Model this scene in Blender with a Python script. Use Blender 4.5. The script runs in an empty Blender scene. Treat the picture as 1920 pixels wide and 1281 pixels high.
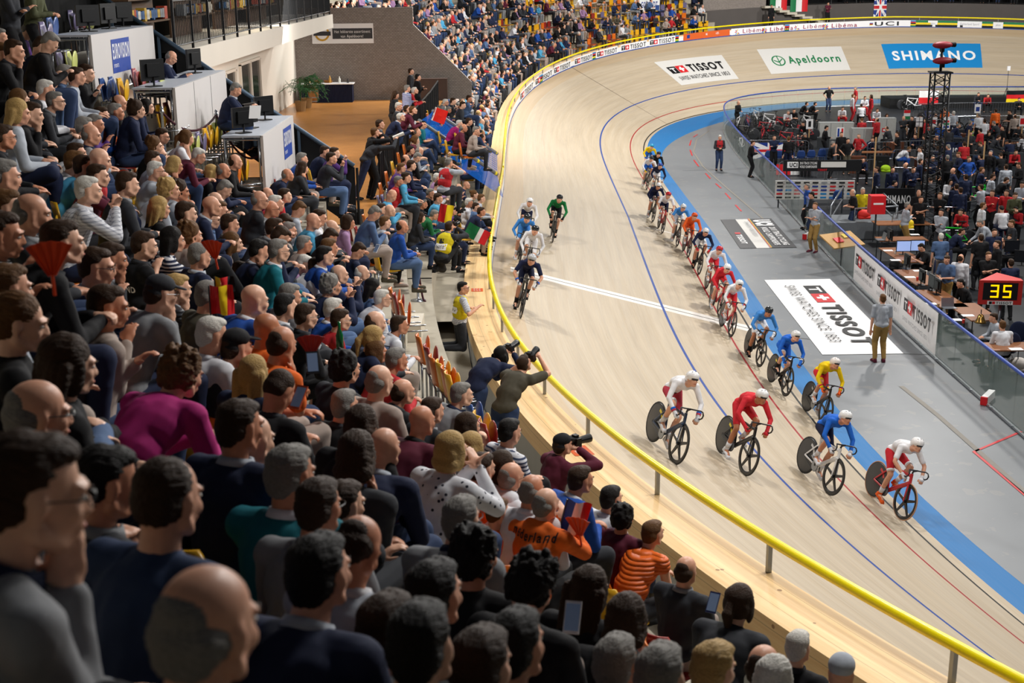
import bpy, bmesh, math, random
import numpy as np
from mathutils import Vector, Matrix, Euler, Quaternion
random.seed(7); np.random.seed(7)
PI=math.pi
SC=bpy.context.scene
COL=SC.collection
# ---------------------------------------------------------------- camera
CH,CP,CF,CR=9.4181,0.2729,2484.09,-0.0107
cam=bpy.data.cameras.new('camera'); camo=bpy.data.objects.new('camera',cam); COL.objects.link(camo)
cam.sensor_width=36; cam.lens=CF/1920*36; cam.clip_start=.1; cam.clip_end=500
camo.matrix_world=Matrix.Translation((0,0,CH))@Matrix.Rotation(PI/2-CP,4,'X')@Matrix.Rotation(CR,4,'Z')
cam.dof.use_dof=True; cam.dof.focus_distance=27; cam.dof.aperture_fstop=4.0
SC.camera=camo
# ---------------------------------------------------------------- world and lights
SC.view_settings.view_transform='Standard'; SC.view_settings.look='None'; SC.view_settings.gamma=1
SC.view_settings.use_curve_mapping=False; SC.view_settings.exposure=-0.42
w=bpy.data.worlds.new('hall'); SC.world=w; w.use_nodes=True
w.node_tree.nodes['Background'].inputs[0].default_value=(.50,.56,.70,1); w.node_tree.nodes['Background'].inputs[1].default_value=.07
def area(loc,target,size,power,col=(1,.97,.93),spread=PI):
    l=bpy.data.lights.new('arena_lamp','AREA'); l.shape='DISK'; l.size=size; l.energy=power; l.color=col; l.spread=spread
    o=bpy.data.objects.new('arena_lamp',l); COL.objects.link(o); o.location=loc
    o.rotation_euler=(Vector(target)-Vector(loc)).to_track_quat('-Z','Y').to_euler(); return o
LIGHTS=[((15,33,15),(4,31,0),1.6,2500),((-4,33,13.5),(13,33,0),1.6,1500),((17,52,15),(3,48,0),1.6,3200),((9,16,14.5),(5,18,1),1.4,900),
        ((10,72,16),(2,66,1),2,4200),((24,82,16),(20,98,2),2.5,6500),((42,70,16),(38,90,0),3,6500),((30,50,16),(24,50,0),3,4200),
        ((-1,58,13),(-6,66,5),2,3000),((24,26,15),(10,26,0),2,950),((4,11,14),(1,10,4),1.5,900),((3,24,14.5),(-4,18,6),1.5,1300),((-7,40,7.3),(-7,44,4),5,330),((4,97,14),(2,92,6),2,1600)]
for L in LIGHTS: area(*L)
# ---------------------------------------------------------------- helpers
def mesh(name,v,f,mats=(),smooth=False,uvs=None):
    me=bpy.data.meshes.new(name); me.from_pydata([tuple(map(float,q)) for q in v],[],[tuple(int(k) for k in q) for q in f])
    for m in mats: me.materials.append(m)
    if smooth: me.polygons.foreach_set('use_smooth',[True]*len(me.polygons))
    me.update(); return me
DM={}
def link(name,me,parent=None,m=None,label=None,cat=None,group=None,kind=None):
    o=bpy.data.objects.new(name,me); COL.objects.link(o)
    if parent: o.parent=parent
    if m is not None and me is not None:
        mt,co=m if isinstance(m,tuple) else (m,None); k=(me.name,mt.name)
        if k not in DM:   # one mesh per shape and material, shared by every copy
            cur=me.materials[0] if len(me.materials) else None
            if cur is not None: me=me.copy()
            me.materials.clear(); me.materials.append(mt); DM[k]=me; DM[(me.name,mt.name)]=me
        o.data=DM[k]
        if co: o.color=tuple(co[:3])+(1,)
    tag(o,label,cat,group,kind); return o
def tag(o,label=None,cat=None,group=None,kind=None):
    if label: o['label']=label
    if cat: o['category']=cat
    if group: o['group']=group
    if kind: o['kind']=kind
    return o
def empty(name,loc=(0,0,0),rz=0,label=None,cat=None,group=None):
    o=bpy.data.objects.new(name,None); COL.objects.link(o); o.location=loc; o.rotation_euler=(0,0,rz); o.empty_display_size=.1
    return tag(o,label,cat,group)
class MB:
    "collects shapes into one mesh"
    def __init__(s): s.v=[];s.f=[];s.mi=[]
    def add(s,v,f,mi=0):
        n=len(s.v); s.v+=[tuple(q) for q in v]; s.f+=[tuple(k+n for k in q) for q in f]; s.mi+=[mi]*len(f); return s
    def box(s,c,d,R=None,mi=0):
        x,y,z=d[0]/2,d[1]/2,d[2]/2
        vs=[Vector((a*x,b*y,e*z)) for a in(-1,1) for b in(-1,1) for e in(-1,1)]
        if R is not None: vs=[R@q for q in vs]
        c=Vector(c); return s.add([q+c for q in vs],[(0,1,3,2),(4,6,7,5),(0,4,5,1),(2,3,7,6),(0,2,6,4),(1,5,7,3)],mi)
    def tube(s,pts,r,n=8,mi=0,close=False,cap=True):
        pts=[Vector(p) for p in pts]; rs=r if isinstance(r,(list,tuple)) else [r]*len(pts)
        V=[];N=len(pts); prev=None
        for i,p in enumerate(pts):
            a=pts[i-1] if (i>0 or close) else p; b=pts[(i+1)%N] if (i<N-1 or close) else p
            t=(b-a).normalized() if (b-a).length>1e-9 else Vector((0,0,1))
            if prev is None:
                u=t.orthogonal().normalized()
            else:
                u=prev-t*prev.dot(t); u=u.normalized() if u.length>1e-6 else t.orthogonal().normalized()
            prev=u; w_=t.cross(u)
            for k in range(n):
                an=2*PI*k/n; V.append(p+(u*math.cos(an)+w_*math.sin(an))*rs[i])
        F=[]
        for i in range(N if close else N-1):
            j=(i+1)%N
            for k in range(n): F.append((i*n+k,i*n+(k+1)%n,j*n+(k+1)%n,j*n+k))
        if cap and not close: F.append(tuple(range(n-1,-1,-1))); F.append(tuple((N-1)*n+k for k in range(n)))
        return s.add(V,F,mi)
    def ball(s,c,r,R=None,n=12,m=8,mi=0):
        c=Vector(c); r=(r,r,r) if not isinstance(r,(tuple,list)) else r
        V=[];F=[]
        for i in range(1,m):
            for k in range(n):
                th=PI*i/m; ph=2*PI*k/n
                V.append(Vector((r[0]*math.sin(th)*math.cos(ph),r[1]*math.sin(th)*math.sin(ph),r[2]*math.cos(th))))
        V+= [Vector((0,0,r[2])),Vector((0,0,-r[2]))]
        T=len(V)-2;B=len(V)-1
        for i in range(m-2):
            for k in range(n): F.append((i*n+k,(i+1)*n+k,(i+1)*n+(k+1)%n,i*n+(k+1)%n))
        for k in range(n): F.append((T,k,(k+1)%n)); F.append((B,(m-2)*n+(k+1)%n,(m-2)*n+k))
        if R is not None: V=[R@q for q in V]
        return s.add([q+c for q in V],F,mi)
    def cap(s,a,b,ra,rb,n=10,mi=0):
        "tapered capsule"
        a=Vector(a);b=Vector(b);d=b-a;L=d.length
        if L<1e-6: return s.ball(a,max(ra,rb),n=n)
        t=d/L;u=t.orthogonal().normalized();w_=t.cross(u);V=[];rings=[]
        for (c,r,sg) in ((a,ra,-1),(b,rb,1)):
            seq=[.95,.7,.35,0] if sg<0 else [0,.35,.7,.95]
            for q in seq: rings.append((c+t*(sg*r*q),r*math.sqrt(max(0,1-q*q))))
        for c,r in rings:
            for k in range(n): V.append(c+(u*math.cos(2*PI*k/n)+w_*math.sin(2*PI*k/n))*r)
        m=len(rings);F=[(i*n+k,i*n+(k+1)%n,(i+1)*n+(k+1)%n,(i+1)*n+k) for i in range(m-1) for k in range(n)]
        F+=[tuple(range(n-1,-1,-1)),tuple((m-1)*n+k for k in range(n))]
        return s.add(V,F,mi)
    def lathe(s,c,prof,axis='Z',n=20,mi=0):
        V=[];m=len(prof);c=Vector(c)
        for r,h in prof:
            for k in range(n):
                a=2*PI*k/n;x,y=r*math.cos(a),r*math.sin(a)
                V.append(c+(Vector((x,y,h)) if axis=='Z' else Vector((h,x,y)) if axis=='X' else Vector((x,h,y))))
        F=[(i*n+k,i*n+(k+1)%n,(i+1)*n+(k+1)%n,(i+1)*n+k) for i in range(m-1) for k in range(n)]
        if prof[0][0]>1e-4: F.append(tuple(range(n-1,-1,-1)))
        if prof[-1][0]>1e-4: F.append(tuple((m-1)*n+k for k in range(n)))
        return s.add(V,F,mi)
    def me(s,name,mats=(),smooth=False):
        me=mesh(name,s.v,s.f,mats,smooth)
        if any(s.mi): me.polygons.foreach_set('material_index',s.mi)
        return me
    def obj(s,name,parent=None,m=None,smooth=False,label=None,cat=None,group=None,kind=None):
        return link(name,s.me(name,(),smooth),parent,m,label,cat,group,kind)
def srgb(h):
    if isinstance(h,str): h=[int(h[i:i+2],16)/255 for i in(0,2,4)]
    return tuple(c/12.92 if c<=.04045 else ((c+.055)/1.055)**2.4 for c in h)
MC={}
class NT:
    def __init__(s,name):
        s.m=bpy.data.materials.new(name); s.m.use_nodes=True; s.n=s.m.node_tree.nodes; s.l=s.m.node_tree.links; s.b=s.n['Principled BSDF']
    def node(s,t,**k):
        n=s.n.new(t)
        for a,b in k.items():
            if a.startswith('i_'):
                key=a[2:]; key=int(key) if key.isdigit() else key.replace('_',' ')
                if hasattr(b,'is_output') or isinstance(b,bpy.types.NodeSocket): s.l.new(b,n.inputs[key])
                else: n.inputs[key].default_value=b
            else: setattr(n,a,b)
        return n
    def math(s,op,a,b=0.0,c=None):
        n=s.n.new('ShaderNodeMath'); n.operation=op
        for i,q in enumerate([a,b] if c is None else [a,b,c]):
            if isinstance(q,(int,float)): n.inputs[i].default_value=q
            else: s.l.new(q,n.inputs[i])
        return n.outputs[0]
    def mix(s,f,a,b):
        n=s.n.new('ShaderNodeMix'); n.data_type='RGBA'
        for i,q in ((0,f),(6,a),(7,b)):
            if isinstance(q,(int,float)): n.inputs[i].default_value=q
            elif isinstance(q,tuple): n.inputs[i].default_value=q if len(q)==4 else q+(1,)
            else: s.l.new(q,n.inputs[i])
        return n.outputs[2]
    def noise(s,scale,detail=3,vec=None,rough=.5):
        n=s.node('ShaderNodeTexNoise'); n.inputs['Scale'].default_value=scale; n.inputs['Detail'].default_value=detail; n.inputs['Roughness'].default_value=rough
        if vec is not None: s.l.new(vec,n.inputs['Vector'])
        return n.outputs[0]
    def obj(s,scale=None):
        o=s.node('ShaderNodeTexCoord').outputs['Object']
        if scale:
            mp=s.node('ShaderNodeMapping'); mp.inputs['Scale'].default_value=scale; s.l.new(o,mp.inputs[0]); o=mp.outputs[0]
        return o
    def bump(s,h,st=.3,d=.01):
        n=s.node('ShaderNodeBump'); n.inputs['Strength'].default_value=st; n.inputs['Distance'].default_value=d
        s.l.new(h,n.inputs['Height']); s.l.new(n.outputs[0],s.b.inputs['Normal'])
    def set(s,col=None,rough=None,metal=None,**k):
        if isinstance(rough,(int,float)) and rough>.38 and not metal: s.b.inputs['Specular IOR Level'].default_value=.28
        if col is not None:
            if isinstance(col,tuple): s.b.inputs['Base Color'].default_value=col if len(col)==4 else col+(1,)
            else: s.l.new(col,s.b.inputs['Base Color'])
        if rough is not None:
            if isinstance(rough,(int,float)): s.b.inputs['Roughness'].default_value=rough
            else: s.l.new(rough,s.b.inputs['Roughness'])
        if metal is not None: s.b.inputs['Metallic'].default_value=metal
        return s
def mat(name,col,rough=.55,metal=0,var=.12,nscale=12,bump=.0,bscale=60,emit=None):
    key=(name,col,rough,metal)
    if key in MC: return MC[key]
    t=NT(name); c=srgb(col)
    if var:
        o=t.obj(); n=t.noise(nscale,3,o)
        dk=tuple(max(0,q*(1-var)) for q in c); lt=tuple(min(1,q*(1+var)) for q in c)
        t.set(t.mix(n,dk,lt),rough,metal)
        if bump: t.bump(t.noise(bscale,2,o),bump)
    else: t.set(c,rough,metal)
    if emit:
        t.b.inputs['Emission Color'].default_value=c+(1,); t.b.inputs['Emission Strength'].default_value=emit
    MC[key]=t.m; return t.m
def paint(col,rough=.3):
    if 'paint%g'%rough not in MC:
        t=NT('coloured_plastic'); t.set(t.node('ShaderNodeObjectInfo').outputs['Color'],rough); MC['paint%g'%rough]=t.m
    return MC['paint%g'%rough],srgb(col)
def glassmat(name,col,alpha,rough=.05):
    if name in MC: return MC[name]
    t=NT(name); t.set(srgb(col),rough); t.b.inputs['Alpha'].default_value=alpha; MC[name]=t.m; return t.m
# ---------------------------------------------------------------- the oval: arc-length frame fitted to a 250 m track
X0,YM,HEAD,LS,LT,LE,THA,THB,TW=6.7691,48.2052,.0061,23.161,54.4884,4.5724,13.6186,43.5396,7.2126
RLF=.32
def _oval(n=900):
    Lb=(250-2*LS)/2; km=PI/(Lb-LT); s=np.linspace(0,125,n)
    pr=np.clip(np.minimum(s-LS/2,125-LS/2-s)/LT,0,1); k=km*pr; ds=s[1]
    th=np.concatenate([[0],np.cumsum((k[1:]+k[:-1])/2*ds)])
    x=np.concatenate([[0],np.cumsum((np.sin(th[1:])+np.sin(th[:-1]))/2*ds)])
    y=np.concatenate([[0],np.cumsum((np.cos(th[1:])+np.cos(th[:-1]))/2*ds)])
    X=np.concatenate([x,x[-1]-x[1:]]);Y=np.concatenate([y,-y[1:]]);T=np.concatenate([th,th[1:]+PI]);S=np.concatenate([s,s[1:]+125])
    ss=S%125; a=LS/2-LE; t=np.clip(np.minimum(ss-a,125-a-ss)/(LT+LE),0,1); sm=t*t*(3-2*t)
    B=np.radians(THA+(THB-THA)*sm)
    c,q=math.cos(HEAD),math.sin(HEAD)
    return S,X0+X*c+Y*q,YM-X*q+Y*c,T+HEAD,B
OS,OX,OY,OT,OB=_oval()
def oval(s):
    r=s%250; return np.interp(r,OS,OX),np.interp(r,OS,OY),np.interp(r,OS,OT),np.interp(r,OS,OB)
def TP(s,v,dz=0.0,n=0.0):
    "point on the track surface: s along, v up the banking, n along the surface normal, dz vertical"
    x,y,th,b=oval(s); ox,oy=-math.cos(th),math.sin(th)
    if v<=0: h,z=v,0.0
    elif v<=TW: h,z=v*math.cos(b),v*math.sin(b)
    else: h,z=TW*math.cos(b)+(v-TW),TW*math.sin(b)
    nx=-math.sin(b)*n if v>0 else 0; nz=math.cos(b)*n if v>0 else n
    return Vector((x+ox*(h+nx),y+oy*(h+nx),z+nz+dz))
def TDIR(s): # travel direction (riders go anticlockwise, towards the camera on this straight)
    th=float(oval(s)[2]); return Vector((-math.sin(th),-math.cos(th),0))
def TOUT(s):
    th=float(oval(s)[2]); return Vector((-math.cos(th),math.sin(th),0))
def TNOR(s):
    b=float(oval(s)[3]); o=TOUT(s); return Vector((-math.sin(b)*o.x,-math.sin(b)*o.y,math.cos(b)))
# stand frame: d = horizontal distance outside the track edge
ES=np.linspace(0,250,1001)[:-1]
EP=np.array([TP(s,TW) for s in ES]); 
def edge_dist(x,y):
    q=np.hypot(EP[:,0]-x,EP[:,1]-y); i=int(q.argmin()); return float(q[i]),float(ES[i]),float(EP[i,2])
def SP(s,d,z):
    x,y,_=TP(s,TW); o=TOUT(s); return Vector((x+o.x*d,y+o.y*d,z))
# ray of a photograph pixel, only for placing things at their distance
RM=camo.matrix_world.to_3x3()
def ray(px,py): return RM@Vector(((px-960)/CF,-(py-640.5)/CF,-1))
def atz(px,py,z):
    r=ray(px,py); t=(z-CH)/r.z; return Vector((0,0,CH))+r*t
def atd(px,py,t): return Vector((0,0,CH))+ray(px,py)*t
def proj(P):
    q=RM.transposed()@(Vector(P)-Vector((0,0,CH))); return 960+CF*q.x/-q.z, 640.5-CF*q.y/-q.z
def strip(name,ss,prof,m,smooth=True,sv=False,parent=None,kind='structure',**k):
    "loft along the oval: prof(s) -> list of points"
    V=[];A=[]
    for s in ss:
        pr=prof(s)
        for q in pr:
            V.append(q[0] if sv else q); A.append((s,q[1],0) if sv else (0,0,0))
    n=len(pr); F=[(i*n+j,i*n+j+1,(i+1)*n+j+1,(i+1)*n+j) for i in range(len(ss)-1) for j in range(n-1)]
    me=mesh(name,V,F,(m,),smooth)
    if sv:
        at=me.attributes.new('sv','FLOAT_VECTOR','POINT'); at.data.foreach_set('vector',np.array(A,dtype=np.float32).ravel())
    return link(name,me,parent,kind=kind,**k)
FC={}
def text2d(t,bold=0.0,kind='FONT'):
    "flat glyph triangles, cap height 1, left aligned"
    if (t,bold) in FC: return FC[(t,bold)]
    cu=bpy.data.curves.new('t','FONT'); cu.body=t; cu.size=1; cu.offset=bold; cu.resolution_u=3; cu.space_character=1.24 if bold>0 else 1.1
    o=bpy.data.objects.new('t',cu); COL.objects.link(o); dg=bpy.context.evaluated_depsgraph_get(); dg.update()
    me=bpy.data.meshes.new_from_object(o.evaluated_get(dg)); 
    V=np.array([v.co[:2] for v in me.vertices]) if len(me.vertices) else np.zeros((0,2)); F=[tuple(p.vertices) for p in me.polygons]
    bpy.data.objects.remove(o); bpy.data.curves.remove(cu)
    if len(V): V=(V-[V[:,0].min(),0])/.7
    FC[(t,bold)]=(V,F,float(V[:,0].max()) if len(V) else 0); return FC[(t,bold)]
def decal(name,items,fn,parent=None,sub=0,kind=None,**k):
    """items: (material, [(x,y)...] polygon) or (material, 'text', x, y, width, height, bold) in the sign's own metres; fn maps (x,y,layer) to 3D"""
    mats=[];V=[];F=[];MI=[]
    for L,it in enumerate(items):
        m=it[0]
        if m not in mats: mats.append(m)
        mi=mats.index(m)
        if isinstance(it[1],str):
            tv,tf,tw=text2d(it[1],it[6] if len(it)>6 else .02); x,y,wd,h=it[2:6]; sx=wd/tw if wd else h
            pts=[(x+a*sx,y+b*h) for a,b in tv]; fs=tf
        else:
            pts=it[1]; fs=None
            if len(pts)==4 and sub:
                a,b,c,d=[Vector(q) for q in pts]; n=sub; P=[];
                for i in range(n+1):
                    for j in range(3): P.append(tuple(a.lerp(b,i/n).lerp(d.lerp(c,i/n),j/2)))
                fs=[(i*3+j,(i+1)*3+j,(i+1)*3+j+1,i*3+j+1) for i in range(n) for j in range(2)]; pts=P
            else: fs=[tuple(range(len(pts)))]
        n0=len(V); V+=[fn(x,y,L) for x,y in pts]; F+=[tuple(q+n0 for q in f) for f in fs]; MI+=[mi]*len(fs)
    me=mesh(name,V,F,mats); me.polygons.foreach_set('material_index',MI); me.update()
    return link(name,me,parent,kind=kind,**k)
def rect(x,y,w_,h): return [(x,y),(x+w_,y),(x+w_,y+h),(x,y+h)]
def circ(x,y,r,n=24,ry=None): return [(x+r*math.cos(2*PI*k/n),y+(ry or r)*math.sin(2*PI*k/n)) for k in range(n)]
# ---------------------------------------------------------------- track surface
def track_material():
    t=NT('track_timber'); a=t.node('ShaderNodeAttribute',attribute_name='sv'); sp=t.node('ShaderNodeSeparateXYZ'); t.l.new(a.outputs['Vector'],sp.inputs[0]); S,V=sp.outputs[0],sp.outputs[1]
    cb=t.node('ShaderNodeCombineXYZ'); t.l.new(t.math('MULTIPLY',S,.35),cb.inputs[0]); t.l.new(t.math('MULTIPLY',V,14),cb.inputs[1])
    fine=t.noise(1.6,5,cb.outputs[0],.65)
    cb2=t.node('ShaderNodeCombineXYZ'); t.l.new(t.math('MULTIPLY',S,.12),cb2.inputs[0]); t.l.new(t.math('MULTIPLY',V,3.),cb2.inputs[1])
    mid=t.noise(1.3,3,cb2.outputs[0],.5)
    big=t.noise(.12,3,a.outputs['Vector'],.5)
    # boards a few centimetres wide, each with its own tone
    bd=t.math('FLOOR',t.math('MULTIPLY',V,22)); cb3=t.node('ShaderNodeCombineXYZ'); t.l.new(t.math('FLOOR',t.math('ADD',t.math('MULTIPLY',S,.2),t.math('MULTIPLY',bd,.37))),cb3.inputs[0]); t.l.new(bd,cb3.inputs[1])
    wn=t.node('ShaderNodeTexWhiteNoise',noise_dimensions='2D'); t.l.new(cb3.outputs[0],wn.inputs['Vector'])
    c=t.mix(fine,srgb('93836e'),srgb('cfc1aa'))
    c=t.mix(t.math('MULTIPLY',wn.outputs[0],.35),c,srgb('b39d7c'))
    c=t.mix(t.math('MULTIPLY',t.math('SUBTRACT',mid,.35),.9),c,srgb('d8cab2'))
    c=t.mix(t.math('MULTIPLY',t.math('GREATER_THAN',V,TW-.75),.35),c,srgb('b9986a'))
    # dark scuff streaks
    sc=t.math('GREATER_THAN',fine,.67); c=t.mix(t.math('MULTIPLY',sc,.35),c,srgb('6f6353'))
    def line(c,v0,w_,col):
        f=t.math('LESS_THAN',t.math('ABSOLUTE',t.math('SUBTRACT',V,v0)),w_/2); return t.mix(f,c,srgb(col))
    def band(q,lo,hi): return t.math('MULTIPLY',t.math('GREATER_THAN',q,lo),t.math('LESS_THAN',q,hi))
    # finish line: white band with a black thread, across the whole width
    f=t.math('MULTIPLY',band(S,FIN-.36,FIN+.36),t.math('LESS_THAN',V,TW-.5)); c=t.mix(f,c,srgb('e4dfd8'))
    f=t.math('MULTIPLY',band(S,FIN-.03,FIN+.03),t.math('LESS_THAN',V,TW-.5)); c=t.mix(f,c,srgb('151515'))
    for q in (FIN+50,): c=t.mix(band(S,q-.03,q+.03),c,srgb('3a2d22'))
    c=t.mix(t.math('MULTIPLY',band(S,FIN+12.46,FIN+12.54),t.math('LESS_THAN',V,1.9)),c,srgb('eeeeee'))
    c=line(c,0.03,.065,'161616'); c=line(c,.80,.06,'9c1a20'); c=line(c,2.48,.075,'0f3f90')
    cot=t.math('LESS_THAN',V,-.17); c=t.mix(cot,c,t.mix(big,srgb('0b66a6'),srgb('1375b4')))
    t.set(c,t.math('ADD',t.math('MULTIPLY',fine,.25),.42)); t.b.inputs['Specular IOR Level'].default_value=.22; t.bump(fine,.06,.01); return t.m
P_=lambda px,py: None
def locate(px,py,n=0.0):
    "s,v on the banking whose image is nearest to the pixel"
    best=(1e9,0,0); 
    if not hasattr(locate,'g'):
        ss=np.concatenate([np.arange(0,70,.25),np.arange(200,250,.25)]); vs=np.arange(-1.5,7.2,.15)
        G=[(s,v,*proj(TP(s,v))) for s in ss for v in vs if TP(s,v).y>6]; locate.g=np.array(G)
    g=locate.g; d=np.hypot(g[:,2]-px,g[:,3]-py); i=int(d.argmin()); s,v=g[i,0],g[i,1]
    for _ in range(3):
        for ds,dv in ((.1,0),(-.1,0),(0,.06),(0,-.06),(.03,0),(-.03,0),(0,.02),(0,-.02)):
            q=proj(TP(s+ds,v+dv)); 
            if math.hypot(q[0]-px,q[1]-py)<math.hypot(*[a-b for a,b in zip(proj(TP(s,v)),(px,py))]): s+=ds;v+=dv
    return (s-250 if s>125 else s),v
FIN=locate(1388,612)[0]
def cotw(s): # the blue band widens along the far bend
    x,y,_,_=oval(s); k=min(1,max(0,(float(y)-66)/24)); k=k*k*(3-2*k); return .72+2.3*k
VS=[-.17,0]+list(np.linspace(.15,TW,24))
SS=np.arange(-48,92.01,.5)
strip('floor_track',SS,lambda s:[(TP(s,v),v) for v in [-cotw(s),-.171]+VS],track_material(),sv=True,smooth=False)
# ---------------------------------------------------------------- infield apron
def apron_mat():
    t=NT('apron_paint'); o=t.obj(); n=t.noise(.35,4,o,.6); n2=t.noise(2.2,3,o)
    c=t.mix(n,srgb('6c7074'),srgb('82868a')); c=t.mix(t.math('MULTIPLY',t.math('GREATER_THAN',n2,.62),.3),c,srgb('94908a'))
    t.set(c,.42); t.bump(t.noise(40,2,o),.05,.004); return t.m
def pit_mat():
    t=NT('pit_floor'); o=t.obj(); n=t.noise(.8,4,o); t.set(t.mix(n,srgb('17191c'),srgb('2a2d31')),.45); return t.m
V=[TP(s,-cotw(s)-.0,0) for s in np.arange(-48,92.01,1)]
c=Vector((30,45,-.004)); F=[(i,i+1,len(V)) for i in range(len(V)-1)]; V.append(c)
link('floor_infield',mesh('floor_infield',V,F,(apron_mat(),)),kind='structure')
# glass balustrade line on the infield, measured on the photograph's floor
GB=[(1920,822),(1840,752),(1740,663),(1665,594),(1590,520),(1530,455),(1470,388),(1425,340),(1385,296),(1362,262),(1354,240),(1362,226),(1400,214),(1480,204),(1580,199),(1700,197),(1920,197)]
GP=[atz(x,y,0) for x,y in GB]
GP[0]=atz(1990,884,0)
def smoothpoly(P,it=2):
    for _ in range(it):
        Q=[P[0]]
        for a,b in zip(P[:-1],P[1:]): Q+= [a.lerp(b,.25),a.lerp(b,.75)]
        P=Q+[P[-1]]
    return P
GP=smoothpoly(GP,2)
def resample(P,step):
    L=[0]
    for a,b in zip(P[:-1],P[1:]): L.append(L[-1]+(b-a).length)
    n=max(2,int(L[-1]/step)); out=[]
    for k in range(n+1):
        q=L[-1]*k/n; i=max(0,min(len(P)-2,int(np.searchsorted(L,q))-1)); f=(q-L[i])/max(1e-6,L[i+1]-L[i]); out.append(P[i].lerp(P[i+1],f))
    return out
GR=resample(GP,1.25)
V=[q+Vector((.12,0,.012)) for q in resample(GP,2)]; V.append(Vector((60,60,.012))); V.append(Vector((60,12,.012)));
n=len(V)-2; F=[(i,i+1,n+1) for i in range(n-1)]+[(n-1,n,n+1)]
link('floor_pit',mesh('floor_pit',V,F,(pit_mat(),)),kind='structure')
M_glass=glassmat('balustrade_glass','9fb4ae',.20); M_navyrail=mat('blue_rail_paint','2c4aa0',.4); M_steel=mat('brushed_steel','8f949a',.35,.8,.1); M_darksteel=mat('dark_steel','3b3e43',.45,.6); M_white=mat('white_paint','e9e9ea',.5,0,.04)
M_yellow=mat('yellow_rail_paint','ffe600',.3,0,.03); M_black=mat('matt_black','121315',.6); M_red=mat('signal_red','c9262b',.45)
gb=empty('glass_balustrade',GR[0],0,'clear glass balustrade with a blue top rail around the infield pit','balustrade')
off=-GR[0]
for i,(a,b) in enumerate(zip(GR[:-1],GR[1:])):
    d=(b-a); u=d.normalized(); nrm=Vector((-u.y,u.x,0))*.008; a2=a+u*.02+off; b2=b-u*.02+off; H=Vector((0,0,1.22)); z=Vector((0,0,.06))
    MB().add([a2+z-nrm,b2+z-nrm,b2+H-nrm,a2+H-nrm,a2+z+nrm,b2+z+nrm,b2+H+nrm,a2+H+nrm],[(0,1,2,3),(7,6,5,4),(0,4,5,1),(3,2,6,7),(0,3,7,4),(1,5,6,2)]).obj('glass_panel',gb,M_glass)
MB().tube([q+off+Vector((0,0,1.26)) for q in GR],.04,8).obj('top_rail',gb,M_navyrail,True)
m=MB()
for q in GR: m.box(q+off+Vector((0,0,.03)),(.06,.06,.06))
m.tube([q+off+Vector((0,0,.025)) for q in GR],.03,6); m.obj('base_rail',gb,M_steel)
# ---------------------------------------------------------------- outer barrier, ledge, rail
def ledge_mat():
    t=NT('pine_ledge'); a=t.node('ShaderNodeAttribute',attribute_name='sv'); sp=t.node('ShaderNodeSeparateXYZ'); t.l.new(a.outputs['Vector'],sp.inputs[0])
    cb=t.node('ShaderNodeCombineXYZ'); t.l.new(t.math('MULTIPLY',sp.outputs[0],.5),cb.inputs[0]); t.l.new(t.math('MULTIPLY',sp.outputs[1],9),cb.inputs[1])
    n=t.noise(2,5,cb.outputs[0],.6); v=t.node('ShaderNodeTexVoronoi'); v.inputs['Scale'].default_value=3.2; t.l.new(a.outputs['Vector'],v.inputs['Vector'])
    k=t.math('LESS_THAN',v.outputs['Distance'],.07)
    c=t.mix(n,srgb('d9a868'),srgb('ffe6b4')); c=t.mix(t.math('MULTIPLY',k,.75),c,srgb('7a4a22'))
    seam=t.math('LESS_THAN',t.math('ABSOLUTE',t.math('SUBTRACT',t.math('FRACT',t.math('MULTIPLY',sp.outputs[1],3.5)),.5)),.012)
    c=t.mix(t.math('MULTIPLY',seam,.5),c,srgb('5a3a1c')); t.set(c,.45); t.bump(n,.1,.01); return t.m
LW=.62 # ledge width
M_ledge=ledge_mat()
def ledgeprof(s):
    z=.45; a=TP(s,TW,z); b=TP(s,TW+LW,z); cc=TP(s,TW+LW,z-.30); e=TP(s,TW+LW-.04,z-.30)
    return [(TP(s,TW+.03,z-.28),-.3),(TP(s,TW,z-.04),-.02),(a,0),(b,LW),(cc,LW+.30),(e,LW+.36)]
SB=np.arange(-47,91.5,.4)
strip('trim_1',SB,ledgeprof,M_ledge,sv=True,smooth=False)
M_concrete=mat('pale_concrete_wall','aeb2b4',.7,0,.10,1.4,.05)
strip('wall_ledge',SB,lambda s:[TP(s,TW+LW-.05,.17),TP(s,TW+LW-.05,-2.3)],M_concrete,smooth=False)
M_boardw=mat('board_white','eceded',.4,0,.02); M_blueband=mat('board_blue_band','244a9c',.45)
strip('wall_barrier',SB,lambda s:[TP(s,TW+.002,.0),TP(s,TW+.002,.09)],M_blueband,smooth=False)
strip('wall_boards',SB,lambda s:[TP(s,TW+.002,.08),TP(s,TW+.002,.44)],M_boardw,smooth=False)
# yellow handrail on short steel posts
hr=empty('track_handrail',TP(0,TW,.45),0,'long yellow handrail on short steel posts along the top of the track','handrail'); off=-TP(0,TW,.45)
MB().tube([TP(s,TW+.03,.45+RLF)+off for s in SB],.052,10).obj('handrail_tube',hr,M_yellow,True)
s=-46.0; ps=[]
while s<91: 
    ps.append(s); s+=2.2
for s in ps:
    MB().box(TP(s,TW+.05,.45+RLF/2-.02)+off,(.045,.045,RLF-.02),Matrix.Rotation(-float(oval(s)[2]),3,'Z')).obj('post',hr,M_steel)
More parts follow.
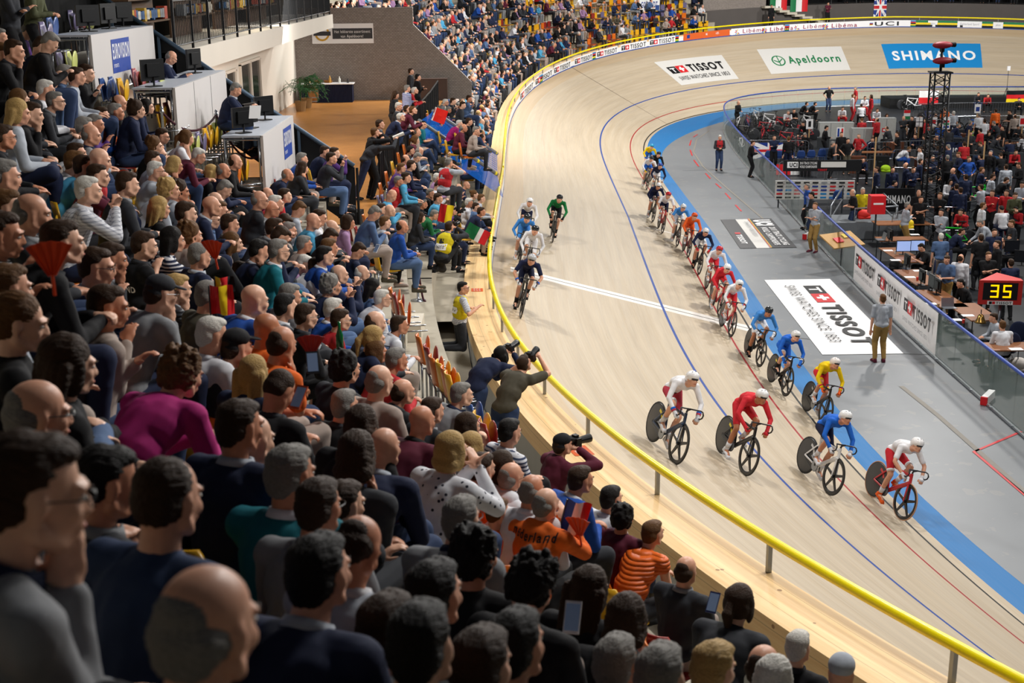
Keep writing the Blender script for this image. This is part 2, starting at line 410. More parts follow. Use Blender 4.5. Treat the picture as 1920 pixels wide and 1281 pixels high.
# ---- advert boards on the inner face, far side
def board_fn(s0,dirn=1):
    return lambda x,y,L:TP(s0+x,TW-.004-.003*(L),y)
MT=dict(k=mat('sign_black','16171a',.5,0,0),r=mat('sign_red','d2232a',.5,0,0),w=mat('sign_white','f1f1f1',.5,0,0),g=mat('sign_grey','8b8f94',.5,0,0),gr=mat('sign_green','1f7a4a',.5,0,0),b=mat('sign_blue','1d86c8',.5,0,0),o=mat('sign_orange','d9622a',.5,0,0),m=mat('sign_maroon','9c2b52',.5,0,0),y=mat('sign_yellow','f0d21c',.5,0,0),n=mat('sign_navy','1f3c8c',.5,0,0),dw=mat('sign_offwhite','d6d4cf',.55,0,.04),dg=mat('sign_darkgrey','3a3b3e',.5,0,.05))
def tissot(x,y,h,bold=.035,tag_=False,k='k'):
    q=h; it=[(MT[k],rect(x,y,q*1.1,q)),(MT['w'],rect(x+.22*q,y+.66*q,.66*q,.14*q)),(MT['w'],rect(x+.48*q,y+.15*q,.15*q,.6*q)),
        (MT['r'],rect(x+q*1.14,y,q*1.1,q)),(MT['w'],rect(x+q*1.14+.44*q,y+.17*q,.22*q,.66*q)),(MT['w'],rect(x+q*1.14+.22*q,y+.39*q,.66*q,.22*q)),
        (MT[k],'TISSOT',x+q*2.6,y,q*4.4,q,bold*.6)]
    if tag_: it.append((MT['g' if k=='k' else k],'SWISS WATCHES SINCE 1853',x,y-q*.85,q*7,q*.45,.0))
    return it
def sc_items(it,x,y,w_,h,W0,H0):
    out=[]
    for q in it:
        if isinstance(q[1],str): out.append((q[0],q[1],x+q[2]/W0*w_,y+q[3]/H0*h,(q[4] or 0)/W0*w_,q[5]/H0*h,q[6]))
        else: out.append((q[0],[(x+a/W0*w_,y+b/H0*h) for a,b in q[1]]))
    return out
def rain(x,y,h,w_=.25):
    return [(MT[c],rect(x,y+i*h/5,w_,h/5.01)) for i,c in enumerate(['gr','y','k','r','b'])]
def put_board(px0,s_only=None):
    return edge_dist(*atd(px0,0,1)[:2])
def s_at(px):  # arc position along the far boards whose image has this x
    ss=np.arange(10,80,.1); xs=np.array([proj(TP(s,TW,.3))[0] for s in ss]); return float(ss[np.abs(xs-px).argmin()])
def board(name,x0,x1,items,label,bgm=None):
    s0,s1=s_at(x0),s_at(x1); W=abs(s1-s0)
    fn=lambda x,y,L:TP(min(s0,s1)+x,TW-.006-.004*L,y)
    its=[(bgm or MT['w'],rect(0,.07,W,.46))]+items(W)
    decal(name,its,fn,sub=max(4,int(W)),kind=None,label=label,cat='sign')
for x0,x1,pos in [(975,1000,'lowest of the row, where the boards leave the straight'),(1003,1036,'second up the curve'),(1038,1070,'third up the curve, beside the ochre ledge'),(1076,1110,'fourth up the curve'),(1118,1158,'fifth, right of a rainbow stripe'),(1163,1212,'sixth along'),(1217,1266,'last before the orange board')]:
    board('advert_board',x0,x1,lambda W:sc_items(tissot(0,0,1,.02),W*.04,.15,W*.92,.30,7,1),'white TISSOT board, '+pos)
for x,t_ in ((1016-2,'first'),(1114,'middle'),(1270,'last')):
    board('rainbow_stripe',x-3,x+3,lambda W:rain(0,.07,.46,W),'rainbow striped marker between TISSOT boards, the %s of three'%t_)
board('advert_board',1281,1369,lambda W:[(MT['w'],'MKB RINGINGEN DE APELDOORN',W*.5,.26,W*.45,.16,.02),(MT['n'],rect(W*.08,.2,.25,.25))],'orange board with small white lettering on the far bend',MT['o'])
def libema(W,xs,h=.24):
    it=[]
    for x in xs:
        a=W*x
        for k in range(8):
            an=k*PI/4; u,v=math.cos(an),math.sin(an); cx,cy=a+.35,.27
            it.append((MT['rmobyngr'[k%2*3]] if False else MT[['r','b','y','m'][k%4]],[(cx+u*.05-v*.02,cy+v*.05+u*.02),(cx+u*.19-v*.035,cy+v*.19+u*.035),(cx+u*.19+v*.035,cy+v*.19-u*.035),(cx+u*.05+v*.02,cy+v*.05-u*.02)]))
        it.append((MT['m'],'Libéma',a+.75,.17,1.55,.30,.002))
    return it
board('advert_board',1371,1470,lambda W:libema(W,(.03,.55)),'white board with two red Libéma words, left of the rainbow marker')
board('rainbow_stripe',1472,1479,lambda W:rain(0,.07,.46,W),'rainbow striped marker between the Libéma boards')
board('advert_board',1481,1600,lambda W:libema(W,(.04,.48)),'white board with two red Libéma words, right of the rainbow marker')
board('advert_board',1602,1706,lambda W:rain(W*.28,.14,.25,.2)+[(MT['k'],'UCI',W*.28+.3,.15,1.4,.30,.02)],'white board with black UCI letters on the far straight of the bend')
board('rainbow_stripe',1708,1716,lambda W:rain(0,.07,.46,W),'rainbow striped marker right of the UCI board')
def gstripe(W,boxes):
    it=[(MT['gr'],rect(0,.37,W,.16)),(MT['y'],rect(0,.22,W,.15)),(MT['k'],rect(0,.07,W,.15))]
    for a,b,tx in boxes:
        it.append((MT['w'],rect(W*a,.07,W*(b-a),.46)))
        if tx: it.append((MT['g'],tx,W*a+.15,.25,W*(b-a)-.3,.16,.0))
    return it
board('advert_board',1717,1925,lambda W:gstripe(W,[(.11,.20,'gelderland'),(.38,.60,'Gelderland Sport!'),(.7,.79,'gelderland')]),'green yellow and black striped board with white Gelderland panels')
# ---- adverts painted on the banking
def painted(name,corners,items,label):
    "corners (photo): bottom-left, bottom-right, top-right, top-left of the painted area as read by the viewer"
    sv=[locate(*q) for q in corners]; W=2.0; H=1.0
    def fn(x,y,L):
        a=Vector(sv[0]).lerp(Vector(sv[1]),x/10); b=Vector(sv[3]).lerp(Vector(sv[2]),x/10); q=a.lerp(b,y/10); return TP(q.x,q.y,0,.008+.005*L)
    decal(name,items,fn,sub=14,label=label,cat='advert')
painted('painted_advert',[(1278,160),(1385,148),(1353,103),(1226,117)],[(MT['dw'],rect(0,0,10,10))]+sc_items(tissot(0,0,1,.05),.8,4.6,8.4,2.8,7,1)+[(MT['dg'],'SWISS WATCHES SINCE 1853',1.0,1.7,8.2,1.5,.0)],'pale TISSOT advert painted on the far banking, leftmost of three')
leaf=[(MT['gr'],circ(1.9,5,.85,20,2.1)),(MT['dw'],circ(1.9,5,.68,20,1.7)),(MT['gr'],[(1.85,3.2),(1.98,3.2),(1.98,6.8),(1.85,6.8)]),(MT['gr'],[(1.9,4.2),(2.45,5.4),(2.45,5.8),(1.9,4.6)]),(MT['gr'],[(1.9,4.0),(1.3,5.0),(1.3,5.4),(1.9,4.5)])]
painted('painted_advert',[(1446,139),(1595,131),(1577,87),(1419,93)],[(MT['dw'],rect(0,0,10,10))]+leaf+[(MT['gr'],'Apeldoorn',3.1,3.6,6.2,2.9,.02)],'pale Apeldoorn advert with a green leaf painted on the far banking')
painted('painted_advert',[(1667,129),(1842,127),(1838,82),(1652,83)],[(MT['b'],rect(0,0,10,10)),(MT['w'],'SHIMANO',.8,3.3,8.6,3.6,.028)],'blue SHIMANO advert painted on the far banking')
# ---- floor graphics on the infield
def floorsign(name,cor,items,label,swap=True,z=.012):
    P=[atz(x,y,z) for x,y in cor]
    def fn(x,y,L): q=P[0].lerp(P[1],x/10).lerp(P[3].lerp(P[2],x/10),y/10); return (q.x,q.y,z+.004*L)
    decal(name,items,fn,sub=2,label=label,cat='floor sign')
# text runs from far to near, its top towards the pit
floorsign('floor_sign',[(1433,525),(1542,665),(1694,663),(1556,523)],[(MT['w'],rect(0,0,10,10))]+sc_items(tissot(0,0,1,.06),1.05,5.0,8.0,2.6,7,1)+[(MT['dg'],'SWISS WATCHES SINCE 1853',1.1,2.2,7.6,1.5,.0)],'large white TISSOT sign lying on the grey infield floor')
floorsign('floor_sign',[(1351,412),(1388,466),(1494,464),(1446,410)],[(MT['dw'],rect(0,0,10,10)),(MT['dg'],rect(0,0,10,2.9)),(MT['dg'],rect(0,5.6,10,4.4)),(MT['w'],'TISSOT',5.6,.9,3,1.0,.05),(MT['r'],rect(4.9,.9,.5,1.0)),(MT['y'],rect(0,5.5,10,.12)),(MT['r'],rect(0,5.3,10,.12)),(MT['w'],'UCI',.6,6.3,2.2,2.8,.08),(MT['w'],'2018 TRACK CYCLING',3.4,8.0,6,1.1,.03),(MT['w'],'WORLD CHAMPIONSHIPS',3.4,6.4,6,1.1,.03),(MT['g'],'OMNISPORT APELDOORN',1.2,4.1,5,.8,.0)],'black and white UCI championship floor sign, smaller and farther than the TISSOT one')
# red lines on the apron
def gline(name,pts,w_,m,label,z=.008):
    P=[atz(x,y,z) for x,y in pts]; V=[];F=[]
    for i,q in enumerate(P):
        a=P[max(0,i-1)];b=P[min(len(P)-1,i+1)];d=(b-a).normalized();n_=Vector((-d.y,d.x,0))*w_/2; V+=[q-n_,q+n_]
    F=[(2*i,2*i+1,2*i+3,2*i+2) for i in range(len(P)-1)]; return link(name,mesh(name,V,F,(m,)),label=label,cat='floor marking')
gline('floor_line',[(1915,809),(1826,847),(1924,930),(1990,985)],.07,M_red,'bright red angled floor line near the glass at the right edge')
for i,(a,b) in enumerate([((1308,252),(1300,257)),((1296,263),(1293,273)),((1294,281),(1298,292)),((1301,300),(1310,312)),((1323,325),(1332,335)),((1342,344),(1352,353)),((1360,362),(1370,373)),((1379,384),(1390,396))]):
    gline('floor_dash',[a,b],.07,M_red,['small red dash on the grey floor, farthest of the dashed curve','red dash, second from the far end of the dashed curve','red dash, third from the far end of the dashed curve','red dash, fourth from the far end of the dashed curve','red dash, fifth along, below the photographer in the red vest','red dash, sixth along the dashed curve','red dash, seventh along the dashed curve','red dash nearest the black and white floor sign'][i])
gline('floor_seam',[(1330,245),(1306,262),(1300,285),(1318,312),(1360,350),(1440,418)],.09,mat('worn_tape','858078',.6),'thin grey worn line inside the red dashed curve')
gline('floor_seam',[(1690,724),(1760,780),(1828,840),(1925,925),(2000,992)],.12,mat('worn_tape','858078',.6),'wide grey worn line crossing the apron towards the red angled line')
gline('floor_seam',[(1280,320),(1352,318)],.05,mat('floor_seam_dark','5a5b5c',.7),'thin dark seam across the apron behind the photographer in the red vest')
gline('floor_seam',[(1480,632),(1560,640),(1690,663),(1750,665)],.03,mat('floor_seam_dark','5a5b5c',.7),'thin dark seam along the near end of the TISSOT floor sign')
# small orange stickers on the ledge
M_stick=mat('orange_sticker','d85a1e',.5,0,0)
def sticker(px,py,l,tx):
    ss=np.arange(-45,10,.1); P=[proj(TP(s,TW+.3,.45)) for s in ss]; i=int(np.argmin([math.hypot(a-px,b-py) for a,b in P])); s=ss[i]
    decal('sticker',[(M_stick,rect(-.19,-.13,.38,.26))]+[(MT['w'],tx,-.14,.04-.06*k,.28,.035,.0) for k in range(3)],lambda x,y,L:TP(s-x,TW+.33-y,.454+.002*L),sub=2,label=l,cat='sticker')
sticker(1105,833,'orange sticker on the pine ledge near the photographer in maroon','PAS OP RIJDERS')
sticker(905,543,'small orange sticker on the ledge by the kneeling photographer','PAS OP')
# ---------------------------------------------------------------- people
def fuse(mb,vox,it,name,wr=0.0,seed=0):
    me=mb.me('tmp'); o=bpy.data.objects.new('tmp',me); COL.objects.link(o)
    m=o.modifiers.new('r','REMESH'); m.mode='VOXEL'; m.voxel_size=vox; m.use_smooth_shade=True
    if it: q=o.modifiers.new('s','SMOOTH'); q.factor=.5; q.iterations=it
    dg=bpy.context.evaluated_depsgraph_get(); dg.update()
    r=bpy.data.meshes.new_from_object(o.evaluated_get(dg)); r.name=name
    bpy.data.objects.remove(o); bpy.data.meshes.remove(me)
    n=len(r.vertices)
    if wr and n:
        c=np.empty(n*3,np.float32); r.vertices.foreach_get('co',c); c=c.reshape(-1,3); nn=np.empty(n*3,np.float32); r.vertex_normals.foreach_get('vector',nn); nn=nn.reshape(-1,3)
        R=np.random.RandomState(seed); d=np.zeros(n)
        for k in range(7):
            w_=R.normal(size=3); w_/=np.linalg.norm(w_); fr=R.uniform(25,75); d+=np.sin(c@w_*fr+R.uniform(0,6)+2*np.sin(c@np.roll(w_,1)*fr*.4))
        c+=nn*(d/4*wr)[:,None]; r.vertices.foreach_set('co',c.ravel())
    r.materials.clear(); r.materials.append(None)
    r.polygons.foreach_set('use_smooth',[True]*len(r.polygons)); r.update(); return r
def V3(*a): return Vector(a)
def ik(a,b,la,lb,pole):
    a=Vector(a);b=Vector(b);d=b-a;L=min(d.length,(la+lb)*.999); L=max(L,abs(la-lb)+.01); u=d.normalized(); b=a+u*L
    x=(la*la-lb*lb+L*L)/(2*L); h=math.sqrt(max(0,la*la-x*x)); p=Vector(pole)-u*Vector(pole).dot(u)
    p=p.normalized() if p.length>1e-4 else u.orthogonal().normalized(); return a+u*x+p*h,b
def RX(a): return Matrix.Rotation(math.radians(a),3,'X')
def RZ(a): return Matrix.Rotation(math.radians(a),3,'Z')
class Pose: pass
def make_pose(kind='sit',lean=20,hp=0,hy=0,L=None,R=None,legs='sit',face=None,tl=0,curl=50):
    "y is forward, z up, origin on the floor under the pelvis"
    p=Pose(); p.kind=kind
    if kind=='sit': hp-=12
    ph={'sit':.53,'stand':.93,'kneel':.50,'crouch':.30,'bike':.99}[kind]
    p.pel=V3(0,-.18 if kind=='bike' else 0,ph)
    def up(a): return V3(math.sin(math.radians(tl)),math.sin(math.radians(a)),math.cos(math.radians(a))).normalized()
    p.waist=p.pel+up(lean*.55)*.19; p.chest=p.waist+up(lean*1.05)*.17; p.neck=p.chest+up(lean*1.25)*.155
    p.su=up(lean*1.1)
    na=lean*.75-(0 if kind!='bike' else 12); p.hc=p.neck+up(na)*.150+V3(0,.022,0)
    p.HR=RZ(hy)@RX(-hp if False else hp); p.HM=Matrix.Translation(p.hc)@p.HR.to_4x4()
    sf=p.su; fwd=V3(0,sf.z,-sf.y)
    p.arms=[];sh=p.neck-sf*.055
    for sd,tgt in ((-1,L),(1,R)):
        S=sh+V3(sd*.185,.0,-.0)
        if tgt is None: tgt=(sd*.24,.05,ph-.12)
        tgt=Vector(tgt) if not callable(tgt) else tgt(p)
        pole=V3(sd*.7,-.55,-.6) if kind!='bike' else V3(sd*.8,-.1,-.3)
        E,W=ik(S,tgt,.30,.27,pole); p.arms.append((sd,S,E,W))
    p.curl=curl
    p.legs=[]
    for i,sd in enumerate((-1,1)):
        Hp=p.pel+V3(sd*.09,0,-.02)
        if legs=='sit': A=V3(sd*.12,.42-.05*i,.09); pole=V3(0,1,.6)
        elif legs=='wide': A=V3(sd*.20,.36,.09); pole=V3(sd*.3,1,.6)
        elif legs=='ankle': A=V3(sd*.12,.42,.09) if sd<0 else V3(-.10,.44,.64); pole=V3(0,1,.6) if sd<0 else V3(1,.5,.2)
        elif legs=='cross': A=V3(-.05,.50,.09) if sd<0 else V3(-.08,.62,.30); pole=V3(0,1,.8)
        elif legs=='stand': A=V3(sd*.11,.0,.08); pole=V3(0,1,0)
        elif legs=='walk': A=V3(sd*.09,.26*sd,.08+.03*(sd<0)); pole=V3(0,1,0)
        elif legs=='kneel': A=V3(sd*.11,-.40,.07); pole=V3(0,1,-.6)
        elif legs=='crouch': A=V3(sd*.12,.08+.18*sd,.09); pole=V3(0,1,.5)
        elif legs=='bikeA': A=V3(sd*.10,-.03,.22) if sd<0 else V3(sd*.10,.02,.50); pole=V3(sd*.1,1,.3)
        elif legs=='bikeB': A=V3(sd*.10,-.03,.22) if sd>0 else V3(sd*.10,.02,.50); pole=V3(sd*.1,1,.3)
        elif legs=='lean': A=V3(sd*.12,-.25-.12*i,.08); pole=V3(0,1,0)
        K,A2=ik(Hp,A,.44,.43,pole)
        td=V3(sd*.15,1,-.05).normalized()
        if legs=='kneel': td=V3(0,-.8,-.3).normalized()
        if legs=='ankle' and sd>0: td=V3(-.9,.35,.0).normalized()
        if legs.startswith('bike'): td=V3(0,1,-.35).normalized()
        p.legs.append((sd,Hp,K,A2,td))
    return p
def add_hand(mb,W,E,sd,curl,vo=1.0):
    u=(W-E).normalized(); side=u.cross(V3(0,0,1)); side=side.normalized() if side.length>.1 else V3(1,0,0)
    side=side*(1 if sd>0 else -1); n=u.cross(side).normalized()
    if n.z>0: n=-n
    B=W+u*.015
    R=Matrix((side,u,n)).transposed()
    mb.ball(B+u*.045,(.040,.052,.017),R,10,6)
    for k in range(4):
        o=B+u*(.082-.004*abs(k-1.5))+side*(-.030+.020*k); a=math.radians(curl*.6); l=(.040,.044,.041,.033)[k]
        d1=u*math.cos(a)+n*math.sin(a); a2=math.radians(curl*1.5); d2=u*math.cos(a2)+n*math.sin(a2)
        q=o+d1*l; mb.cap(o,q,.0095,.0085,6); mb.cap(q,q+d2*l*.8,.0085,.0070,6)
    o=B+u*.02-side*.034; d=(u*.75-side*.6+n*.35).normalized(); q=o+d*.04; mb.cap(o,q,.013,.011,6); mb.cap(q,q+(u*.9+n*.4).normalized()*.03,.010,.008,6)
def add_head(mb,HM,hi):
    T=lambda x,y,z:HM@V3(x,y,z); R=HM.to_3x3(); n,m=(20,14) if hi else (12,8)
    mb.ball(T(0,-.018,.032),(.074,.094,.082),R,n,m); mb.ball(T(0,.026,-.020),(.062,.066,.085),R,n,m)
    mb.ball(T(0,.044,-.078),(.044,.042,.032),R,n,m); mb.ball(T(0,.070,-.096),(.022,.020,.016),R,n,m)
    mb.ball(T(0,-.03,-.04),(.060,.065,.060),R,n,m)
    mb.cap(T(0,.088,.012),T(0,.107,-.026),.008,.0118,8)
    for s in(-1,1):
        mb.cap(T(s*.016,.090,.025),T(s*.045,.074,.023),.010,.009,6); mb.ball(T(s*.037,.062,-.025),(.024,.024,.026),R,8,6)
        mb.ball(T(s*.013,.100,-.030),(.010,.010,.008),R,8,6)
        mb.ball(T(s*.076,-.012,-.008),(.010,.022,.034),R@RZ(-s*16),8,6)
        mb.cap(T(s*.060,.0,-.06),T(s*.030,.050,-.088),.024,.020,6)
    mb.cap(T(-.020,.091,-.056),T(.020,.091,-.056),.0085,.0085,6); mb.cap(T(-.018,.089,-.068),T(.018,.089,-.068),.009,.009,6)
def spine_R(u): 
    x=V3(1,0,0); y=u.cross(x)*-1; y=V3(0,u.z,-u.y).normalized(); return Matrix((x,y,u)).transposed()
def body_mesh(p,hi,name):
    mb=MB(); T=spine_R(p.su)
    mb.ball(p.pel,(.145,.105,.10)); mb.ball(p.waist,(.125,.09,.12),T); mb.ball(p.chest,(.150,.100,.15),T); mb.cap(p.pel,p.waist,.10,.095); mb.cap(p.waist,p.chest,.095,.10)
    mb.cap(p.arms[0][1],p.arms[1][1],.052,.052); mb.cap(p.neck-p.su*.05,p.hc+p.HR@V3(0,-.025,-.05),.062,.054,12)
    for sd,S,E,W in p.arms:
        mb.cap(S,E,.047,.038); mb.cap(E,E.lerp(W,.35),.038,.038); mb.cap(E.lerp(W,.35),W,.038,.026); mb.cap(W,W+(W-E).normalized()*.03,.026,.026); add_hand(mb,W,E,sd,p.curl)
    for sd,Hp,K,A,td in p.legs:
        mb.cap(Hp,K,.078,.050); mb.cap(K,K.lerp(A,.35)+V3(0,-.010,0),.049,.053); mb.cap(K.lerp(A,.35)+V3(0,-.010,0),A,.052,.036)
        mb.cap(A-V3(0,0,.03),A+td*.13-V3(0,0,.045),.036,.030)
    add_head(mb,p.HM,hi); return fuse(mb,{2:.0085,1:.0125,0:.0165}[hi],2 if hi==2 else 1,name)
def top_mesh(p,sleeve,name,hi=1,hood=0,tight=0):
    mb=MB();T=spine_R(p.su); g=0 if not tight else -.022
    mb.ball(p.pel+V3(0,-.01,.03),(.178+g,.140+g,.09),None,14,8); mb.ball(p.waist,(.168+g,.132+g,.15),T,14,8); mb.ball(p.chest,(.185+g,.130+g,.175),T,14,8)
    b=p.chest.lerp(p.neck,.35); mb.ball(b-V3(0,.02,0),(.165+g,.108+g,.11),T,14,8)
    mb.cap(p.pel+V3(0,-.0,.02),p.waist,.132+g,.135+g*.6,12); mb.cap(p.waist,p.chest,.138+g*.6,.142+g,12); mb.cap(p.chest,p.neck-p.su*.06,.142+g,.10,12)
    mb.cap(p.arms[0][1],p.arms[1][1],.072+g/2,.072+g/2,12); mb.cap(p.neck-p.su*.08,p.neck-p.su*.020,.084+g/3,.072+g/3,12)
    for a_ in p.arms: mb.cap(p.neck-p.su*.03,a_[1]+V3(0,0,.006),.055+g/2,.068+g/2,12)
    if hood: mb.ball(p.neck-V3(0,.09,.02),(.11,.055,.075),T,12,8); mb.cap(p.neck+V3(-.07,-.04,.02),p.neck+V3(.07,-.04,.02),.045,.045)
    for sd,S,E,W in p.arms:
        if sleeve=='long': mb.cap(S,E,.066+g/2,.054+g/2,12); mb.cap(E,W-(W-E).normalized()*.01,.054+g/2,.040+g/3,12)
        elif sleeve=='short': mb.cap(S,S.lerp(E,.72),.068+g/2,.064+g/2,12)
        elif sleeve=='none': mb.cap(S,S.lerp(E,.12),.066,.066,12)
    return fuse(mb,{2:.012,1:.0145,0:.020}[hi],2 if hi else 1,name,.0030 if not tight else .0008,17)
def pants_mesh(p,name,hi=1,short=0,tight=0):
    mb=MB(); g=0 if not tight else -.012
    mb.ball(p.pel,(.165+g,.130+g,.115),None,14,8)
    for sd,Hp,K,A,td in p.legs:
        if short: mb.cap(Hp,Hp.lerp(K,.80),.098+g,.074+g,12)
        else: mb.cap(Hp,K,.102,.080,12); mb.cap(K,A+(K-A).normalized()*.02,.078,.056,12)
    return fuse(mb,{2:.014,1:.0155,0:.021}[hi],2 if hi else 1,name,.0028 if not tight else .0006,5)
def shoe_mesh(p,i,name,vx=.012):
    sd,Hp,K,A,td=p.legs[i]; mb=MB(); side=td.cross(V3(0,0,1)).normalized() if abs(td.z)<.9 else V3(1,0,0)
    up=side.cross(td).normalized(); R=Matrix((side,td,up)).transposed()
    a=A-up*.035; mb.ball(a-td*.02,(.045,.055,.048),R); mb.ball(a+td*.09-up*.012,(.048,.085,.036),R); mb.ball(a+td*.165-up*.018,(.042,.045,.028),R)
    mb.box(a+td*.07-up*.042,(.082,.27,.022),R); mb.cap(A+up*.02,A,.045,.045)
    return fuse(mb,vx,1,name)
def hair_mesh(style,hi=1):
    mb=MB(); n,m=18,12
    B=lambda c,r:mb.ball(c,r,None,n,m); wr=.0022
    if style=='s': B((0,-.033,.046),(.0785,.089,.076)); B((0,-.054,.000),(.0765,.068,.078)); B((0,.010,.086),(.062,.062,.032)); B((0,-.068,-.045),(.054,.040,.042))
    elif style=='z': B((0,-.030,.042),(.0785,.088,.078)); B((0,-.045,.000),(.076,.074,.080)); wr=.0008
    elif style=='y': B((0,-.052,-.008),(.0795,.072,.058)); B((0,-.062,-.045),(.062,.050,.04)); B((0,-.078,.035),(.055,.038,.045)); wr=.0016
    elif style in 'lpo':
        B((0,-.026,.046),(.084,.098,.084)); B((0,-.050,-.005),(.086,.074,.095)); B((-.07,.0,-.03),(.022,.045,.085)); B((.07,.0,-.03),(.022,.045,.085))
        if style=='l':
            for k in range(9): x=-.08+.02*k; mb.cap((x,-.06-.02*math.cos(k*1.1),0),(x*1.15,-.085-.02*math.sin(k*2.3),-.27-.04*math.sin(k*1.7)),.034,.016,8)
        if style=='o': B((0,-.045,-.07),(.098,.080,.065))
        if style=='p': mb.cap((0,-.115,.02),(0,-.15,-.03),.028,.034); mb.cap((0,-.15,-.03),(.01,-.14,-.20),.036,.012); B((0,-.118,.025),(.026,.02,.024))
        wr=.003
    elif style=='b': B((0,-.028,.046),(.082,.096,.082)); B((0,-.050,-.005),(.080,.072,.085)); B((0,-.12,.07),(.042,.038,.040)); wr=.003
    elif style=='c':
        B((0,-.03,.045),(.092,.10,.090)); B((0,-.055,-.01),(.094,.082,.09)); R=random.Random(3)
        for k in range(150):
            a=R.uniform(0,2*PI);z=R.uniform(-.09,.13);r=.093*math.sqrt(max(.1,1-((z-.02)/.14)**2)); y=-.04+r*math.sin(a)
            if y>.045: continue
            B((r*math.cos(a),y,z),(.0135,.0135,.0135))
        wr=.002
    elif style=='h':
        B((0,-.018,.058),(.083,.100,.068)); B((0,-.055,.0),(.079,.066,.055)); mb.ball((0,.105,.050),(.066,.070,.010),RX(-10),n,8); B((0,-.015,.126),(.010,.010,.006)); wr=.0006
    elif style=='k': # knitted hat
        B((0,-.022,.060),(.086,.102,.082)); wr=.001
    me=fuse(mb,{2:.0055,1:.0085,0:.012}[hi],{2:5,1:2,0:1}[hi],'hair_'+style,wr*(1 if hi else .7),11)
    if style not in 'hk' and hi==2:
        k=len(me.vertices); c=np.empty(k*3,np.float32); me.vertices.foreach_get('co',c); c=c.reshape(-1,3); nn=np.empty(k*3,np.float32); me.vertex_normals.foreach_get('vector',nn); nn=nn.reshape(-1,3)
        an=np.arctan2(c[:,0],c[:,2]-.02)*24+np.sin(c[:,1]*60)*1.5+np.sin(c[:,2]*70)*1.2; d=np.sin(an)*.0012+np.sin(an*2.3+1)*.0008+np.sin(c[:,1]*90+c[:,0]*50)*.0012; c+=nn*d[:,None]; me.vertices.foreach_set('co',c.ravel()); me.update()
    return me
def helmet_mesh():
    mb=MB(); mb.ball((0,-.020,.058),(.104,.140,.092),None,22,16); mb.ball((0,-.085,.03),(.090,.085,.070),None,18,12); mb.ball((0,.06,.075),(.075,.05,.05),None,18,12)
    return fuse(mb,.008,3,'helmet_shell')
def glasses_mesh():
    mb=MB()
    for s in(-1,1):
        mb.tube([(s*.033+.024*math.cos(a),.101-.004*abs(math.cos(a)),.004+.017*math.sin(a)) for a in [2*PI*k/14 for k in range(14)]],.0018,5,close=True)
        mb.tube([(s*.057,.098,.010),(s*.074,.06,.010),(s*.080,-.010,.006)],.002,5)
    mb.tube([(-.010,.108,.008),(.010,.108,.008)],.0018,5); return mb.me('glasses',(None,))
def face_bits():
    out=[]
    for s in(-1,1):
        out.append((MB().ball((s*.031,.078,.004),(.0125,.010,.0075),None,10,6),'eye')); out.append((MB().ball((s*.031,.0872,.003),(.0052,.0030,.0052),None,8,6),'iris'))
        out.append((MB().tube([(s*.016,.0985,.021),(s*.031,.0955,.026),(s*.048,.080,.021)],[.0032,.0038,.002],5),'eyebrow'))
    d=MB(); d.tube([(-.022,.0975,-.061),(-.008,.1000,-.059),(.008,.1000,-.059),(.022,.0975,-.061)],[.002,.0048,.0048,.002],6)
    out.append((d,'lips')); return [(x.me(n,(None,),True),n) for x,n in out]
HANDS_CLASP=((-.035,.50,.66),(.035,.50,.66))
def chin(p): return p.hc+p.HR@V3(.035,.085,-.19)
def cheek(p): return p.hc+p.HR@V3(.07,.05,-.17)
def eyeR(p): return p.hc+p.HR@V3(.08,.14,-.06)
def eyeL(p): return p.hc+p.HR@V3(-.07,.15,-.07)
def eyeR2(p): return p.hc+p.HR@V3(.09,.24,-.05)
def eyeL2(p): return p.hc+p.HR@V3(-.05,.26,-.06)
